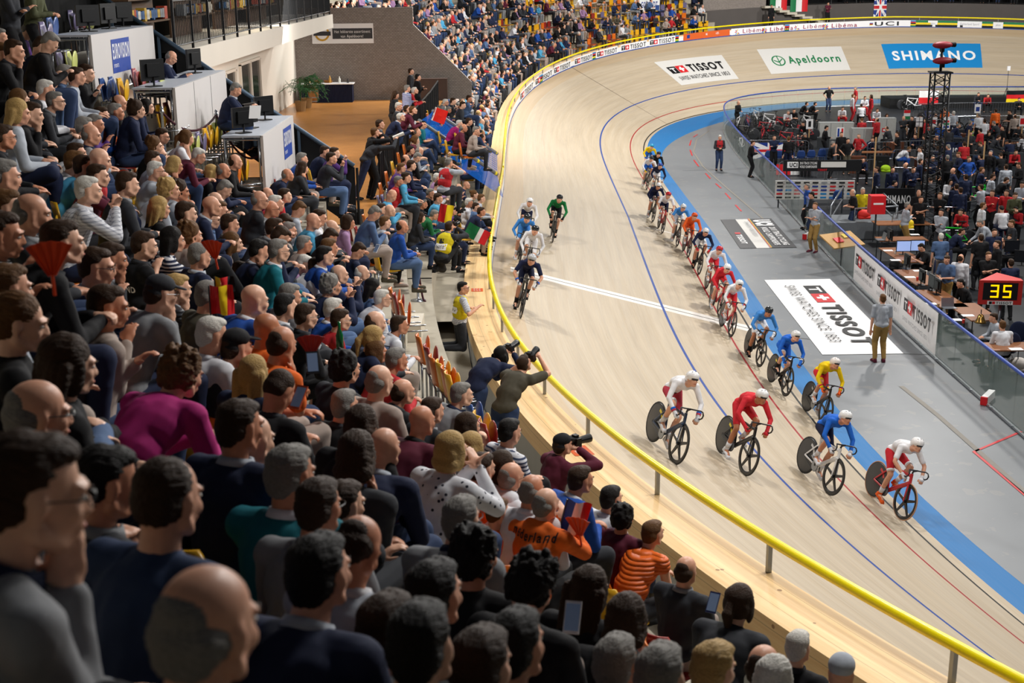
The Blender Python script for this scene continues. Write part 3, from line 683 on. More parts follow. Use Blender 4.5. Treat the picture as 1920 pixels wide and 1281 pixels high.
POSES={
 'clasp':dict(lean=34,hp=6,hy=-4,L=(-.03,.47,.68),R=(.035,.49,.67),legs='wide',curl=70),
 'lap':dict(lean=18,hp=0,hy=0,L=(-.06,.38,.68),R=(.07,.40,.68),curl=55),
 'chin':dict(lean=28,hp=-2,hy=-8,L=(.0,.40,.66),R=chin,legs='sit',curl=75),
 'cheek':dict(lean=24,hp=-5,hy=10,L=(.02,.38,.66),R=cheek,curl=60),
 'fold':dict(lean=14,hp=0,hy=-12,L=(.12,.24,.88),R=(-.10,.27,.93),curl=40),
 'phone':dict(lean=24,hp=-34,hy=0,L=(-.035,.40,.78),R=(.05,.40,.78),curl=60),
 'deep':dict(lean=52,hp=-14,hy=-6,L=(-.05,.60,.60),R=(.05,.58,.60),legs='wide',curl=60),
 'clap':dict(lean=20,hp=4,hy=-6,L=(-.02,.42,.98),R=(.04,.42,.99),curl=12),
 'knees':dict(lean=20,hp=2,hy=8,L=(-.17,.44,.66),R=(.16,.43,.66),legs='wide',curl=30),
 'ankle':dict(lean=14,hp=-3,hy=-10,L=(-.12,.34,.70),R=(.14,.36,.68),legs='ankle',curl=40),
 'crossed':dict(lean=10,hp=0,hy=6,L=(-.02,.34,.72),R=(.06,.36,.70),legs='cross',curl=50),
 'snap':dict(lean=18,hp=0,hy=0,L=eyeL,R=eyeR,curl=75),
 'stand':dict(kind='stand',lean=3,legs='stand',curl=30),
 'standx':dict(kind='stand',lean=4,hp=-4,L=(.10,.22,1.18),R=(-.09,.24,1.22),legs='stand',curl=40),
 'standh':dict(kind='stand',lean=8,hp=-18,L=(-.05,.30,1.10),R=(.06,.30,1.10),legs='stand',curl=60),
 'hips':dict(kind='stand',lean=2,hp=0,hy=20,L=(-.19,.04,.98),R=(.19,.04,.98),legs='stand',curl=60),
 'behind':dict(kind='stand',lean=2,hp=0,L=(-.06,-.20,.90),R=(.06,-.20,.92),legs='stand',curl=60),
 'walk':dict(kind='stand',lean=6,hp=0,L=(-.22,.22,.90),R=(.22,-.12,.86),legs='walk',curl=50),
 'reach':dict(kind='stand',lean=34,hp=-24,L=(-.14,.52,.92),R=(.14,.54,.92),legs='stand',curl=40),
 'shoot':dict(kind='stand',lean=52,hp=18,L=eyeL,R=eyeR2,legs='lean',curl=75),
 'shootlow':dict(kind='stand',lean=66,hp=14,L=(.10,.72,1.03),R=eyeR,legs='lean',curl=75),
 'kneel':dict(kind='kneel',lean=6,hp=-4,hy=-24,L=(-.10,.24,.74),R=(.26,.30,.84),legs='kneel',curl=55),
 'crouch':dict(kind='crouch',lean=30,hp=4,L=eyeL,R=eyeR,legs='crouch',curl=70),
 'desk':dict(lean=26,hp=-24,hy=0,L=(-.16,.50,.80),R=(.16,.52,.80),curl=30),
 'snapstand':dict(kind='stand',lean=16,hp=0,L=eyeL,R=eyeR,legs='stand',curl=75),
 'rail':dict(kind='stand',lean=34,hp=8,L=(-.10,.58,1.12),R=(.12,.56,1.12),legs='lean',curl=60),
 'paper':dict(lean=22,hp=-24,hy=0,L=(-.10,.50,.84),R=(.10,.50,.84),curl=60),
 'bikeA':dict(kind='bike',lean=66,hp=16,L=(-.20,.53,.80),R=(.20,.53,.80),legs='bikeA',curl=95),
 'bikeB':dict(kind='bike',lean=69,hp=8,hy=-6,L=(-.20,.53,.80),R=(.20,.53,.80),legs='bikeB',curl=95),
}
PC={};MEC={}
def get_pose(k):
    if k not in PC: PC[k]=make_pose(**POSES[k])
    return PC[k]
def gm(key,fn):
    if key not in MEC: MEC[key]=fn()
    return MEC[key]
SKINS=['d9a184','c98b6c','e2b195','b97a58','6b4330']
def tinted(key,name,nz,lo,hi,rough,bscale,bst,bd,scale3=None,pat=''):
    "material whose base colour is the object's own colour"
    if key in MC: return MC[key]
    t=NT(name); o=t.obj(scale3) if scale3 else t.obj(); b=t.node('ShaderNodeObjectInfo').outputs['Color']; n=t.noise(nz,4,o,.6)
    def mul(f):
        v=t.node('ShaderNodeVectorMath',operation='SCALE'); t.l.new(b,v.inputs[0]); v.inputs['Scale'].default_value=f; return v.outputs[0]
    col=t.mix(n,mul(lo),mul(hi)); h=t.noise(bscale,2,o)
    if pat:
        sp=t.node('ShaderNodeSeparateXYZ'); t.l.new(o,sp.inputs[0]); sx=t.node('ShaderNodeSeparateColor'); t.l.new(b,sx.inputs[0]); other=t.mix(t.math('GREATER_THAN',sx.outputs[1],.4),srgb('d8d8dc'),srgb('38425e'))
        wave=lambda ax,L:t.math('SINE',t.math('MULTIPLY',sp.outputs[ax],2*PI/L))
        if pat=='s': col=t.mix(t.math('GREATER_THAN',wave(2,.034),.25),col,other)
        if pat=='q': col=t.mix(t.math('MULTIPLY',t.math('ADD',t.math('GREATER_THAN',wave(2,.03),.5),t.math('GREATER_THAN',wave(0,.03),.5)),.35),col,other)
        if pat=='f': v=t.node('ShaderNodeTexVoronoi'); v.inputs['Scale'].default_value=22; t.l.new(o,v.inputs['Vector']); col=t.mix(t.math('LESS_THAN',v.outputs['Distance'],.22),col,srgb('2a2a3a'))
        if pat=='p': h=t.math('ABSOLUTE',t.math('SINE',t.math('MULTIPLY',sp.outputs[2],PI/.035))); bst,bd=.9,.012
    t.set(col,rough); t.bump(h,bst,bd); MC[key]=t.m; return t.m
def skin_mat(i): return tinted('skin','skin',22,.80,1.15,.42,160,.12,.003),srgb(SKINS[i])
CC=dict(K='131316',N='1b2440',G='85878a',L='a9afb8',W='d9dadf',B='1f4c9e',C='4d9dc4',T='0f6b78',R='b5262c',M='5a1d30',P='a51e6c',V='9c7a9e',O='e2661f',E='1f6b3f',Y='d8c51f',D='2f3136',A='a3948a',F='4b4639',I='4f678c',U='4b2a6c',J='2c3c5c',H='4d5038')
CC['k']='131316'; CC['Q']='9c7c45'; CC['Z']='c9c9cc'
CN=dict(k='black',Q='khaki',Z='light grey',K='black',N='navy',G='grey',L='pale grey',W='white',B='blue',C='sky blue',T='teal',R='red',M='maroon',P='magenta',V='lilac',O='orange',E='green',Y='yellow',D='charcoal',A='beige',F='olive brown',I='slate blue',U='purple',J='denim blue',H='moss green')
def cloth(c,pat=''): return tinted('cloth'+pat,'fabric'+{'':'','s':'_striped','q':'_checked','p':'_quilted','f':'_patterned'}[pat],9,.72,1.2,.85 if pat!='p' else .45,420,.25,.004,None,pat),srgb(CC[c])
def cloth_fixed(c): return mat('crowd_fabric_'+c,CC[c],.85,0,.2,9)
HC=dict(k='15100d',b='35210f',m='60401f',l='b4935a',g='7f7b75',w='cfcbc2',r='7a3d20')
def hair_mat(c):
    m=tinted('hair','hair',2.2,.5,1.5,.6,3,.8,.012,(70,16,70)); m.node_tree.nodes['Principled BSDF'].inputs['Specular IOR Level'].default_value=.22; return m,srgb(HC[c])
HN={'s':'short %s hair','z':'cropped %s hair','y':'receding %s hair','l':'long %s hair','p':'a %s ponytail','o':'%s bobbed hair','b':'a %s bun','c':'curly %s hair'}
HCN=dict(k='black',Q='khaki',Z='light grey',b='dark brown',m='light brown',l='blond',g='grey',w='white',r='auburn')
M_lens=mat('eyewear_frame','1c1c1f',.3,0,0); M_eye=mat('eye_white','d9d4cc',.3,0,0); M_iris=mat('iris','2a1c14',.25,0,0); M_lip=mat('lips','a8584c',.5,0,0)
def hair_name(h):
    if h[1]=='x': return 'bald head'
    if h[1]=='h': return CN[h[0]]+' cap'
    if h[1]=='k': return CN[h[0]]+' knitted hat'
    return HN[h[1]]%HCN[h[0]]
def kindcollar(hair,top,pose): return not pose.startswith('bike') and hair[1] in 'szyx' and top in 'NGTDKWILMB'
def person(pose,loc,yaw,hair,top,legs='J',shoe='K',skin=0,sleeve='long',pat='',hi=1,glasses=0,name='spectator',hood=0,vest=None,scale=1.0,rot=None,short=0,tight=0,helmet=None,face=0,shoes=1):
    p=get_pose(pose); root=empty(name,loc,yaw)
    if rot is not None: root.rotation_mode='QUATERNION'; root.rotation_quaternion=rot
    root.scale=(scale,)*3
    lv=hi
    link('body',gm(('b',pose,hi),lambda:body_mesh(p,hi,'body')),root,skin_mat(skin))
    link('top',gm(('t',pose,sleeve,lv,hood,tight),lambda:top_mesh(p,sleeve,'top',lv,hood,tight)),root,cloth(top,pat))
    link('shorts' if short else 'trousers',gm(('p',pose,lv,short,tight),lambda:pants_mesh(p,'trousers',lv,short,tight)),root,cloth(legs))
    if shoes:
        for i in (0,1): link('shoe',gm(('s',pose,i,hi==0),lambda:shoe_mesh(p,i,'shoe',.018 if hi==0 else .012)),root,cloth(shoe))
    if helmet: 
        o=link('helmet',gm('helmet',helmet_mesh),root,helmet); o.matrix_local=p.HM
        v=link('visor',gm('visor',lambda:MB().ball((0,.075,.012),(.062,.040,.022),None,14,8).me('visor',(None,),True)),root,M_lens); v.matrix_local=p.HM
        for k in (-1,0,1):
            v=link('vent',gm(('vent',k),lambda:MB().ball((k*.045,.03-.01*abs(k),.136-.014*abs(k)),(.008,.05,.008),RZ(-k*10),8,6).me('vent',(None,),True)),o,M_lens)
    elif hair[1]!='x':
        o=link('cap' if hair[1] in 'hk' else 'hair',gm(('h',hair[1],lv),lambda:hair_mesh(hair[1],lv)),root,hair_mat(hair[0]) if hair[1] not in 'hk' else cloth(hair[0])); o.matrix_local=p.HM
        if hair[1]=='h' and hi: 
            o=link('hair',gm(('h','y',lv),lambda:hair_mesh('y',lv)),root,hair_mat('b')); o.matrix_local=p.HM
    if hi and kindcollar(hair,top,pose):
        def col_():
            T=spine_R((p.hc-p.neck).normalized()*.5+p.su*.5); c=p.neck-p.su*.012; n=16; V=[]
            for k in range(n+1):
                a=PI/2+.25+(2*PI-.5)*k/n
                for r,z in ((.066,.0),(.060,.038),(.070,.042),(.084,.008)): V.append(c+T@V3(r*math.cos(a),r*math.sin(a)*1.02,z))
            return MB().add(V,[(4*k+j,4*k+(j+1)%4,4*k+4+(j+1)%4,4*k+4+j) for k in range(n) for j in range(4)]).me('collar',(None,),True)
        link('collar',gm(('col',pose),col_),root,cloth({'N':'L','G':'N','T':'W','D':'G','K':'D','W':'W','I':'I','L':'Z','M':'K','B':'W'}.get(top,top)))
    if glasses: o=link('glasses',gm('gl',glasses_mesh),root,M_lens); o.matrix_local=p.HM
    if face:
        fb=gm('face',face_bits)
        bm_=hair_mat(hair[0] if hair[0] in HC and helmet is None else 'b')
        for me,nm in fb:
            if face==2 and nm in('iris','lips'): continue
            if nm=='iris': link(nm,me,eo,M_iris); continue
            o=link(nm,me,root,(M_eye if face==1 else M_iris) if nm=='eye' else bm_ if nm=='eyebrow' else M_lip); o.matrix_local=p.HM
            if nm=='eye': eo=o
    if vest:
        o=link('photo_vest',gm(('v',pose),lambda:vest_mesh(p)),root,cloth(vest)); 
    return root
def vest_mesh(p):
    mb=MB();T=spine_R(p.su); mb.ball(p.waist,(.182,.150,.16),T,14,8); mb.ball(p.chest,(.196,.146,.18),T,14,8); mb.cap(p.neck+V3(-.10,0,-.05),p.neck+V3(.10,0,-.05),.075,.075)
    return fuse(mb,.013,2,'vest',.002,3)

from mathutils.bvhtree import BVHTree
def back_print(root,meshname,text,zc,xc,width,h,m,name='back_print',off=.006,cap_=None,bold=.02):
    "lettering laid on the back of a garment (local -y side)"
    ob=[c for c in root.children if c.name.split('.')[0]==meshname][0]; me=ob.data
    bv=BVHTree.FromPolygons([v.co for v in me.vertices],[tuple(p.vertices) for p in me.polygons])
    V=[];F=[];MI=[];mats=[]
    for tx,x0,z0,w_,h_,mm in text:
        if mm not in mats: mats.append(mm)
        if tx is None:
            tv=[(i/6,j/2) for i in range(7) for j in range(3)]; tf=[(i*3+j,(i+1)*3+j,(i+1)*3+j+1,i*3+j+1) for i in range(6) for j in range(2)]; tw=1; hh=h_; lay=.003
        else: tv,tf,tw=text2d(tx,bold); hh=h_; lay=.007
        n0=len(V)
        for a,b in tv:
            x=x0+a/tw*w_; z=z0+b*hh; hit=bv.ray_cast(Vector((x,-1.2,z)),Vector((0,1,0)))
            V.append(tuple((hit[0] if hit[0] else Vector((x,0,z)))+Vector((0,-off-lay,0))))
        F+=[tuple(q+n0 for q in f) for f in tf]; MI+=[mats.index(mm)]*len(tf)
    mm_=mesh(name,V,F,mats); mm_.polygons.foreach_set('material_index',MI); return link(name,mm_,root)
# ---------------------------------------------------------------- stands and concourse
D0,RD,RR,F0=1.8,.8,.5,3.95
def Fk(k): return F0+RR*k if k>=0 else F0+.8*k
def DS(k): return D0+RD*k+.42 if k>=0 else (1.72 if k==-1 else 1.16)
def steps_mat():
    t=NT('stand_steps'); o=t.obj(); n=t.noise(.9,5,o,.65); t.set(t.mix(n,srgb('7d7567'),srgb('c3bba9')),.6); t.bump(t.noise(30,2,o),.1,.004); return t.m
M_steps=steps_mat(); M_darkfloor=mat('dark_step','4a4742',.7,0,.2,2)
def wz(s): return TP(s,TW).z+.45-.98
def near_profile(s):
    z=wz(s); pts=[SP(s,LW-.03,z)]
    mid=0<(SP(s,0,0).y-14)<13
    if mid: pts+=[SP(s,1.3,z),SP(s,1.301,3.3),SP(s,D0,3.3)]
    else: pts+=[SP(s,1.3,z),SP(s,1.301,z),SP(s,D0,z)]
    d=D0
    for k in range(0,15): pts+=[SP(s,d,Fk(k)),SP(s,d+RD,Fk(k))]; d+=RD
    pts+=[SP(s,d+2.5,Fk(14))]
    return pts
strip('floor_base',np.arange(-60,8.1,1.0),lambda s:[SP(s,LW-.03,1.95),SP(s,4.5,1.95)],M_steps,smooth=False)
strip('floor_stand',np.arange(-60,-21.4,.5),near_profile,M_steps,smooth=False)
def mid_profile(s):
    pts=[SP(s,LW-.03,2.0),SP(s,LW,2.3)]; 
    for k,a,b in ((-2,LW,1.30),(-1,1.301,1.86),(0,1.861,2.6)): pts+=[SP(s,a,Fk(k)),SP(s,b,Fk(k))]
    pts+=[SP(s,2.6,4.2)]; return pts
strip('floor_lowertiers',np.arange(-21.4,-5,.5),mid_profile,M_steps,smooth=False)
# end wall of the near stand block, stepped
pr=near_profile(-21.4); V=[q for q in pr]+[Vector((q.x,q.y,1.0)) for q in pr]; n=len(pr)
link('wall_standend',mesh('wall_standend',V,[(i,i+1,n+i+1,n+i) for i in range(n-1)],(M_darkfloor,)),kind='structure')
# concourse with a timber floor
def wood_mat():
    t=NT('orange_parquet'); o=t.obj(); b=t.node('ShaderNodeTexBrick'); t.l.new(o,b.inputs['Vector']); b.inputs['Scale'].default_value=2.2; b.inputs['Mortar Size'].default_value=.004; b.inputs['Color1'].default_value=srgb('c98d4d')+(1,); b.inputs['Color2'].default_value=srgb('bb7f42')+(1,); b.inputs['Mortar'].default_value=srgb('8a5a2c')+(1,)
    t.set(b.outputs[0],.28); return t.m
CZ=4.2
yl=27.6
V=[SP(s,2.6,CZ) for s in np.arange(-21.2,9.1,1.0)]; n=len(V); V+=[Vector((-22,58,CZ)),Vector((-22,27.6,CZ))]
link('floor_concourse',mesh('floor_concourse',V,[tuple(range(n+2))],(wood_mat(),)),kind='structure')
def brick_mat():
    t=NT('taupe_brick'); o=t.obj(); r=t.node('ShaderNodeMapping'); r.inputs['Rotation'].default_value=(PI/2,0,0); t.l.new(o,r.inputs[0])
    b=t.node('ShaderNodeTexBrick'); t.l.new(r.outputs[0],b.inputs['Vector']); b.inputs['Scale'].default_value=4; b.inputs['Mortar Size'].default_value=.03; b.inputs['Color1'].default_value=srgb('9a918a')+(1,); b.inputs['Color2'].default_value=srgb('8a817a')+(1,); b.inputs['Mortar'].default_value=srgb('6b645f')+(1,)
    t.set(b.outputs[0],.8); return t.m
M_brick=brick_mat(); M_cream=mat('cream_plaster','d8d2c6',.7,0,.06,.8); M_taupe=mat('taupe_render','5b5653',.8,0,.10,1.0); M_void=mat('black_drape','08090b',.9,0,.3,.6)
WY=57.0
MB().box((-6.6,WY+.1,6.1),(5.2,.2,3.8)).obj('wall_brick',None,M_brick,kind='structure')
MB().add([(-4.0,WY,CZ),(-1.6,WY,CZ),(-1.6,WY,4.9),(-4.0,WY,7.3),(-4.0,WY+.25,CZ),(-1.6,WY+.25,CZ),(-1.6,WY+.25,4.9),(-4.0,WY+.25,7.3)],[(0,1,2,3),(7,6,5,4),(3,2,6,7),(1,5,6,2)]).obj('wall_stairs',None,M_brick,kind='structure')
MB().box((-9.1,42.5,5.9),(.2,29,3.4)).obj('wall_concourse',None,M_cream,kind='structure')
# balcony slab, fascia and soffit
b=MB().add([(-6.7,27.2,7.4),(-6.7,52,7.4),(-6.7,52,7.9),(-6.7,27.2,7.9),(-22,27.2,7.9),(-22,52,7.9),(-9.0,27.2,6.9),(-9.0,52,6.9),(-22,27.2,6.9),(-22,52,6.9)],[(0,1,2,3),(3,2,5,4),(0,6,7,1),(6,8,9,7),(0,3,4,8,6),(1,7,9,5,2)])
b.obj('ceiling_balcony',None,M_cream,kind='structure')
MB().box((-9.0,60,9.6),(.3,70,5.4)).obj('wall_upper',None,M_void,kind='structure')
MB().box((-13.6,16,9.6),(.3,40,9)).obj('wall_left',None,M_void,kind='structure')
MB().box((-14,27.0,9.8),(10,.2,3.8)).obj('wall_drape',None,M_void,kind='structure')
MB().box((-9.6,26.6,9.2),(.7,.5,3.4)).obj('wall_pier',None,mat('dark_brick','3c2b25',.8,0,.2,3),kind='structure')
# ---- far stand rows, wrapping round the bend
def farz(s,d): return TP(s,TW).z+.3+.75*(d-1)
def far_profile(s,nk):
    pts=[SP(s,LW-.03,farz(s,0)-.6)]; d=.8; RD=.9
    for k in range(nk): z=farz(s,d+.2); pts+=[SP(s,d,z),SP(s,d+RD,z)]; d+=RD
    while len(pts)<41: pts.append(pts[-1])
    return pts
strip('floor_farfront',list(np.arange(-5,9.4,.6)),lambda s:far_profile(s,2),M_steps,smooth=False)
strip('floor_farstand',np.arange(9.3,52,.6),lambda s:far_profile(s,20),M_steps,smooth=False)
# wall behind the bend
strip('wall_bend',np.arange(52,92,1.0),lambda s:[SP(s,3.2,2.5),SP(s,3.2,TP(s,TW).z+1.75),SP(s,3.3,TP(s,TW).z+1.75)],M_taupe,smooth=False)
strip('floor_bendwalk',np.arange(50,92,1.0),lambda s:[SP(s,LW-.03,TP(s,TW).z+.25),SP(s,3.2,TP(s,TW).z+.25)],mat('bend_walk','6b6661',.8),smooth=False)
V=[SP(52,d,z) for d,z in ((.8,3.5),(18,3.5),(18,13),(.8,farz(52,1)-.2))]; link('wall_blockend',mesh('wall_blockend',V,[(0,1,2,3)],(M_taupe,)),kind='structure')
strip('floor_bendbalcony',np.arange(56,92,1.0),lambda s:[SP(s,3.3,TP(s,TW).z+1.75),SP(s,7.3,TP(s,TW).z+1.75)],M_darkfloor,smooth=False)
strip('wall_bendback',np.arange(50,94,1.0),lambda s:[SP(s,7.3,3),SP(s,7.3,14)],M_void,smooth=False)
strip('wall_stairwell',np.arange(52,56.5,1.0),lambda s:[SP(s,3.25,2.5),SP(s,3.25,7.5)],M_brick,smooth=False)
# ---- fittings ----
def railing(name,pts,h,m,label,gap=1.2,bars=0,r=.025,cat='railing'):
    g=empty(name,pts[0],0,label,cat); of=-Vector(pts[0]); P=[Vector(p)+of for p in pts]
    MB().tube([p+V3(0,0,h) for p in P],r*1.3,8).obj('top_rail',g,m)
    MB().tube([p+V3(0,0,.12) for p in P],r,6).obj('bottom_rail',g,m)
    Q=resample(P,gap)
    for q in Q: MB().box(q+V3(0,0,h/2),(.05,.05,h)).obj('post',g,m)
    if bars:
        b=MB()
        for q in resample(P,bars): b.tube([q+V3(0,0,.12),q+V3(0,0,h)],.010,5)
        b.obj('baluster',g,m,kind='stuff')
    return g
M_bluegrey=mat('bluegrey_rail','4a5d70',.45,.3,.05); M_blackmetal=mat('black_rail','17191c',.45,.3)
railing('balcony_railing',[(-6.75,27.4,7.9),(-6.75,51.5,7.9)],1.0,M_blackmetal,'black balustrade on the cream balcony above the concourse',1.6,.14,.02)
railing('concourse_railing',[SP(s,2.62,CZ) for s in np.arange(-17,6,1.0)],1.05,M_blackmetal,'dark slatted railing where people lean beside the timber concourse',1.1,.13,.022)
railing('bend_railing',[SP(s,3.25,TP(s,TW).z+1.75) for s in np.arange(57,92,1.5)],1.0,M_blackmetal,'black railing on the balcony above the far bend',2.0,.5,.02)
# sloping black balustrade at the end of the press block
sl=empty('slope_balustrade',(-3.3,27.2,4.6),0,'sloping black balustrade with a blue grey handrail beside the press desks','balustrade')
a=V3(-3.2,27.2,5.55);b_=V3(-8.2,27.2,9.05);of=-V3(-3.3,27.2,4.6)
m=MB(); q=[a,b_,b_-V3(0,0,1.15),a-V3(0,0,1.3)]; m.add([x+of for x in q]+[x+of+V3(0,.05,0) for x in q],[(0,1,2,3),(7,6,5,4),(0,4,5,1),(0,3,7,4)]); m.obj('dark_panel',sl,M_black)
MB().tube([a+of+V3(0,-.04,.05),b_+of+V3(0,-.04,.05)],.045,8).obj('handrail',sl,M_bluegrey,True)
for t_ in (.04,.22,.40,.58,.76,.94): q=a.lerp(b_,t_)+of; MB().box(q+V3(0,-.05,-.45),(.05,.04,.95)).obj('post',sl,M_bluegrey)
MB().tube([a+of+V3(.05,0,0),a+of+V3(.05,0,-1.4)],.03,6).obj('post',sl,M_blackmetal)
# press desks
M_panel=mat('grey_white_panel','c6c2c0',.55,0,.05,.7); M_desk=mat('desk_top','b9bfca',.4); M_tube=mat('tubular_chrome','a9adb3',.25,.9,.05)
M_plastic=mat('black_plastic','0f1012',.35)
def monitor(loc,rz,label,scr=None,name='monitor',w_=.46,h=.36):
    g=empty(name,loc,rz,label,'monitor')
    MB().box((0,0,h/2+.10),(w_,.04,h)).box((0,-.03,h/2+.10),(w_*.6,.05,h*.6)).obj('casing',g,M_plastic)
    MB().box((0,-.01,.008),(.24,.18,.016)).tube([(0,-.02,.01),(0,-.03,.16)],.018,6).obj('stand',g,M_plastic)
    MB().box((0,.0215,h/2+.10),(w_-.04,.004,h-.05)).obj('screen',g,scr or mat('dead_screen','1b1d22',.15)); return g
DK=[(-7.05,22.85,26.9,8.45,'top'),(-5.68,22.75,26.9,7.57,'middle'),(-4.38,23.5,26.9,6.66,'lowest')]
SG=[(23.95,.62),None,(25.6,.62)]
for i,(x,y0,y1,z,nm) in enumerate(DK):
    g=empty('press_desk',(x,y0,z-1.0),0,'%s of the three white-panelled press desks stepping down the stand'%nm,'desk'); L=y1-y0
    MB().box((.0,L/2,.5),(.05,L,1.0)).obj('front_panel',g,M_panel)
    if i==1:
        mb=MB()
        for f in (.33,.66): mb.box((.027,L*f,.5),(.004,.012,.98))
        mb.obj('panel_joint',g,M_darksteel)
    MB().box((-.36,L/2,.985),(.70,L,.035)).obj('desk_top',g,M_desk)
    for yy in (0.02,L/2,L-.04):
        for xx in (-.06,-.66): MB().tube([(xx,yy,0),(xx,yy,.97)],.02,8).obj('leg',g,M_tube,True)
    MB().tube([(-.66,0.02,.93),(-.06,.02,.93)],.02,8).obj('frame_bar',g,M_tube); MB().tube([(-.66,0.02,.1),(-.06,.02,.1)],.02,8).obj('frame_bar',g,M_tube)
    MB().tube([(.05,-1.2,.02),(.05,L,.02)],.022,8).obj('foot_rail',g,M_tube)
    if SG[i]:
        yy,h=SG[i]; w_=1.15 if i==0 else .95
        decal('sign_face',[(mat('eurovision_blue','26459a',.5,0,0),rect(0,0,w_,h*.95)),(MT['w'],'EUROVISION',.06,.25,w_-.12,.26,.02),(MT['w'],'SPORTS',.06,.10,.3,.06,0)],lambda u,v,L_:(x+.03+.003*L_,yy+u,z-.72+v),label='blue EUROVISION sign on the %s press desk'%nm,cat='sign')
    for j,f in enumerate(((.32,.62,.85),(.06,.80),(.12,.34,.75))[i]):
        monitor((x-.40,y0+L*f,z+.005),math.radians(50+(j%2)*20),('%s black monitor on the %s press desk'%(('nearest','second','farthest')[j],nm)))
# stanchions with ropes
M_rope=mat('maroon_rope','3d1220',.7)
def stanchion(loc,label,rope=None,h=1.0):
    g=empty('stanchion',loc,0,label,'stanchion')
    MB().lathe((0,0,0),[(.0,0),(.15,0),(.15,.015),(.04,.035),(.024,.05),(.024,h-.06),(.04,h-.05),(.04,h-.02),(.018,h-.01),(.032,h+.02),(.018,h+.05),(0,h+.055)],n=14).obj('post',g,M_tube,True)
    if rope:
        a=V3(0,0,h-.04); b=Vector(rope)-Vector(loc); P=[a.lerp(b,t)-V3(0,0,.30*4*t*(1-t)) for t in np.linspace(0,1,13)]
        MB().tube(P,.02,8).obj('rope',g,M_rope,True)
    return g
ST=[(236,208,8.0-.6),(310,322,None),(404,392,None),(546,0,0)]
def onstand(px,py,dz=0):
    for t in np.arange(3,60,.05):
        P=atd(px,py,t); d,s,e=edge_dist(P.x,P.y); k=int((d-D0)//RD); z=Fk(max(k,0)) if d>=D0 else (3.3 if d>1.3 and 14<P.y<27 else wz(s))
        if P.z<=z+dz: return P
    return P
sts=[onstand(240,205),onstand(312,318),onstand(412,312),onstand(716,514),onstand(784,564),onstand(795,560)]
for i,(q,l) in enumerate(zip(sts[:5],['chrome stanchion beside the top press desk, highest on the stand','chrome stanchion standing left of the middle press desk','chrome stanchion with rope, below the middle press desk','chrome stanchion in front of the man in the pale grey sweater','chrome stanchion on the pale steps above the kneeling photographer'])):
    nx=sts[i+1]; stanchion(q,l,(nx+V3(0,0,.95)) if i!=2 and i<4 else (q+V3(.9,-.9,.3) if i==2 else q+V3(.15,-.1,.02)))
# stone steps of the aisle
M_pale=mat('pale_stone_step','cfc7b6',.6,0,.08,2)
for i,(px,py,dx,l) in enumerate([(735,640,.9,'pale stone block step, nearest the orange seats'),(770,628,.7,'pale stone block step beside the front row'),(845,498,.9,'pale stone step behind the kneeling photographer'),(868,470,.7,'small pale step next to the timber ledge'),(330,298,1.0,'upper white stone step in the aisle below the middle press desk'),(366,318,1.0,'lower white stone step in the aisle below the middle press desk')]):
    q=onstand(px,py); q.z-=(.0 if i not in(2,3) else q.z-1.97); MB().box((0,0,.12),(dx*.55,.8,.25)).obj('stone_step',None,M_pale,label=l,cat='step').location=q
# amplifier rack near the aisle
q=onstand(660,408); q.z-=.25; g=empty('equipment_rack',q,math.radians(-8),'black portable equipment rack with knobs on the pale floor','equipment')
MB().box((0,0,.20),(.42,.40,.40)).obj('case',g,M_plastic)
mb=MB(); 
for k in range(4): mb.lathe((-.14+.08*k,-.205,.26),[(.016,0),(.016,-.02),(0,-.02)],'Y',10)
mb.obj('knob',g,mat('knob_blue','3767b5',.4)); MB().lathe((.12,-.205,.10),[(.05,0),(.05,-.02),(0,-.03)],'Y',16).obj('dial',g,mat('dial','8e7d78',.4)); MB().box((-.02,-.205,.34),(.30,.01,.06)).obj('vent_strip',g,M_steel)
# ---- net and poles of the tunnel
M_net=glassmat('blue_net','1769d0',.62); M_pole=mat('grey_pole','7c8084',.4,.4)
A0,A1,B0,B1=atz(812,208,5.3),atz(932,288,3.0),atz(786,226,5.2),atz(932,327,2.9)
def netgrid(a,b,c,d,n=26,m=10):
    mb=MB()
    for i in range(n+1): p=a.lerp(b,i/n); q=d.lerp(c,i/n); mb.tube([p,p.lerp(q,.5)-V3(0,0,.12),q],.006,4,cap=False)
    for j in range(m+1): mb.tube([a.lerp(d,j/m)-V3(0,0,.1),b.lerp(c,j/m)],.006,4,cap=False)
    return mb
t=empty('tunnel_net',B0,0,'blue debris net hung between grey poles over the rider tunnel','net'); of=-B0
mm=mat('blue_net_cord','1a63cc',.5,0,0)
netgrid(A0+of,A1+of,B1+of,B0+of).obj('net_cords',t,mm)
V=[A0+of,A1+of,B1+of,B0+of,B0+of-V3(-.2,0,.7),B1+of-V3(-.2,0,.75)]; link('net_sheet',mesh('net_sheet',[x-V3(0,0,.03) for x in V],[(0,1,2,3),(3,2,5,4)],(None,)),t,M_net)
for nm,a,b in (('pole',A0,A1),('pole',B0,B1)):
    o=MB().tube([a+of,b+of],.06,10).obj(nm,t,M_pole,True)
    for f in (.55,.72,.97): p=a.lerp(b,f)+of; u=(b-a).normalized(); MB().tube([p-u*.06,p+u*.06],.068,10).obj('yellow_band',o,M_yellow)
q=B1+of
link('tunnel_glass',mesh('tg',[B1+V3(-2.2,-1.0,-.6)+of,B1+V3(-.1,-.6,-.3)+of,B1+V3(-.1,-.6,-1.5)+of,B1+V3(-2.2,-1.0,-1.6)+of],[(0,1,2,3)],(None,)),t,M_glass)
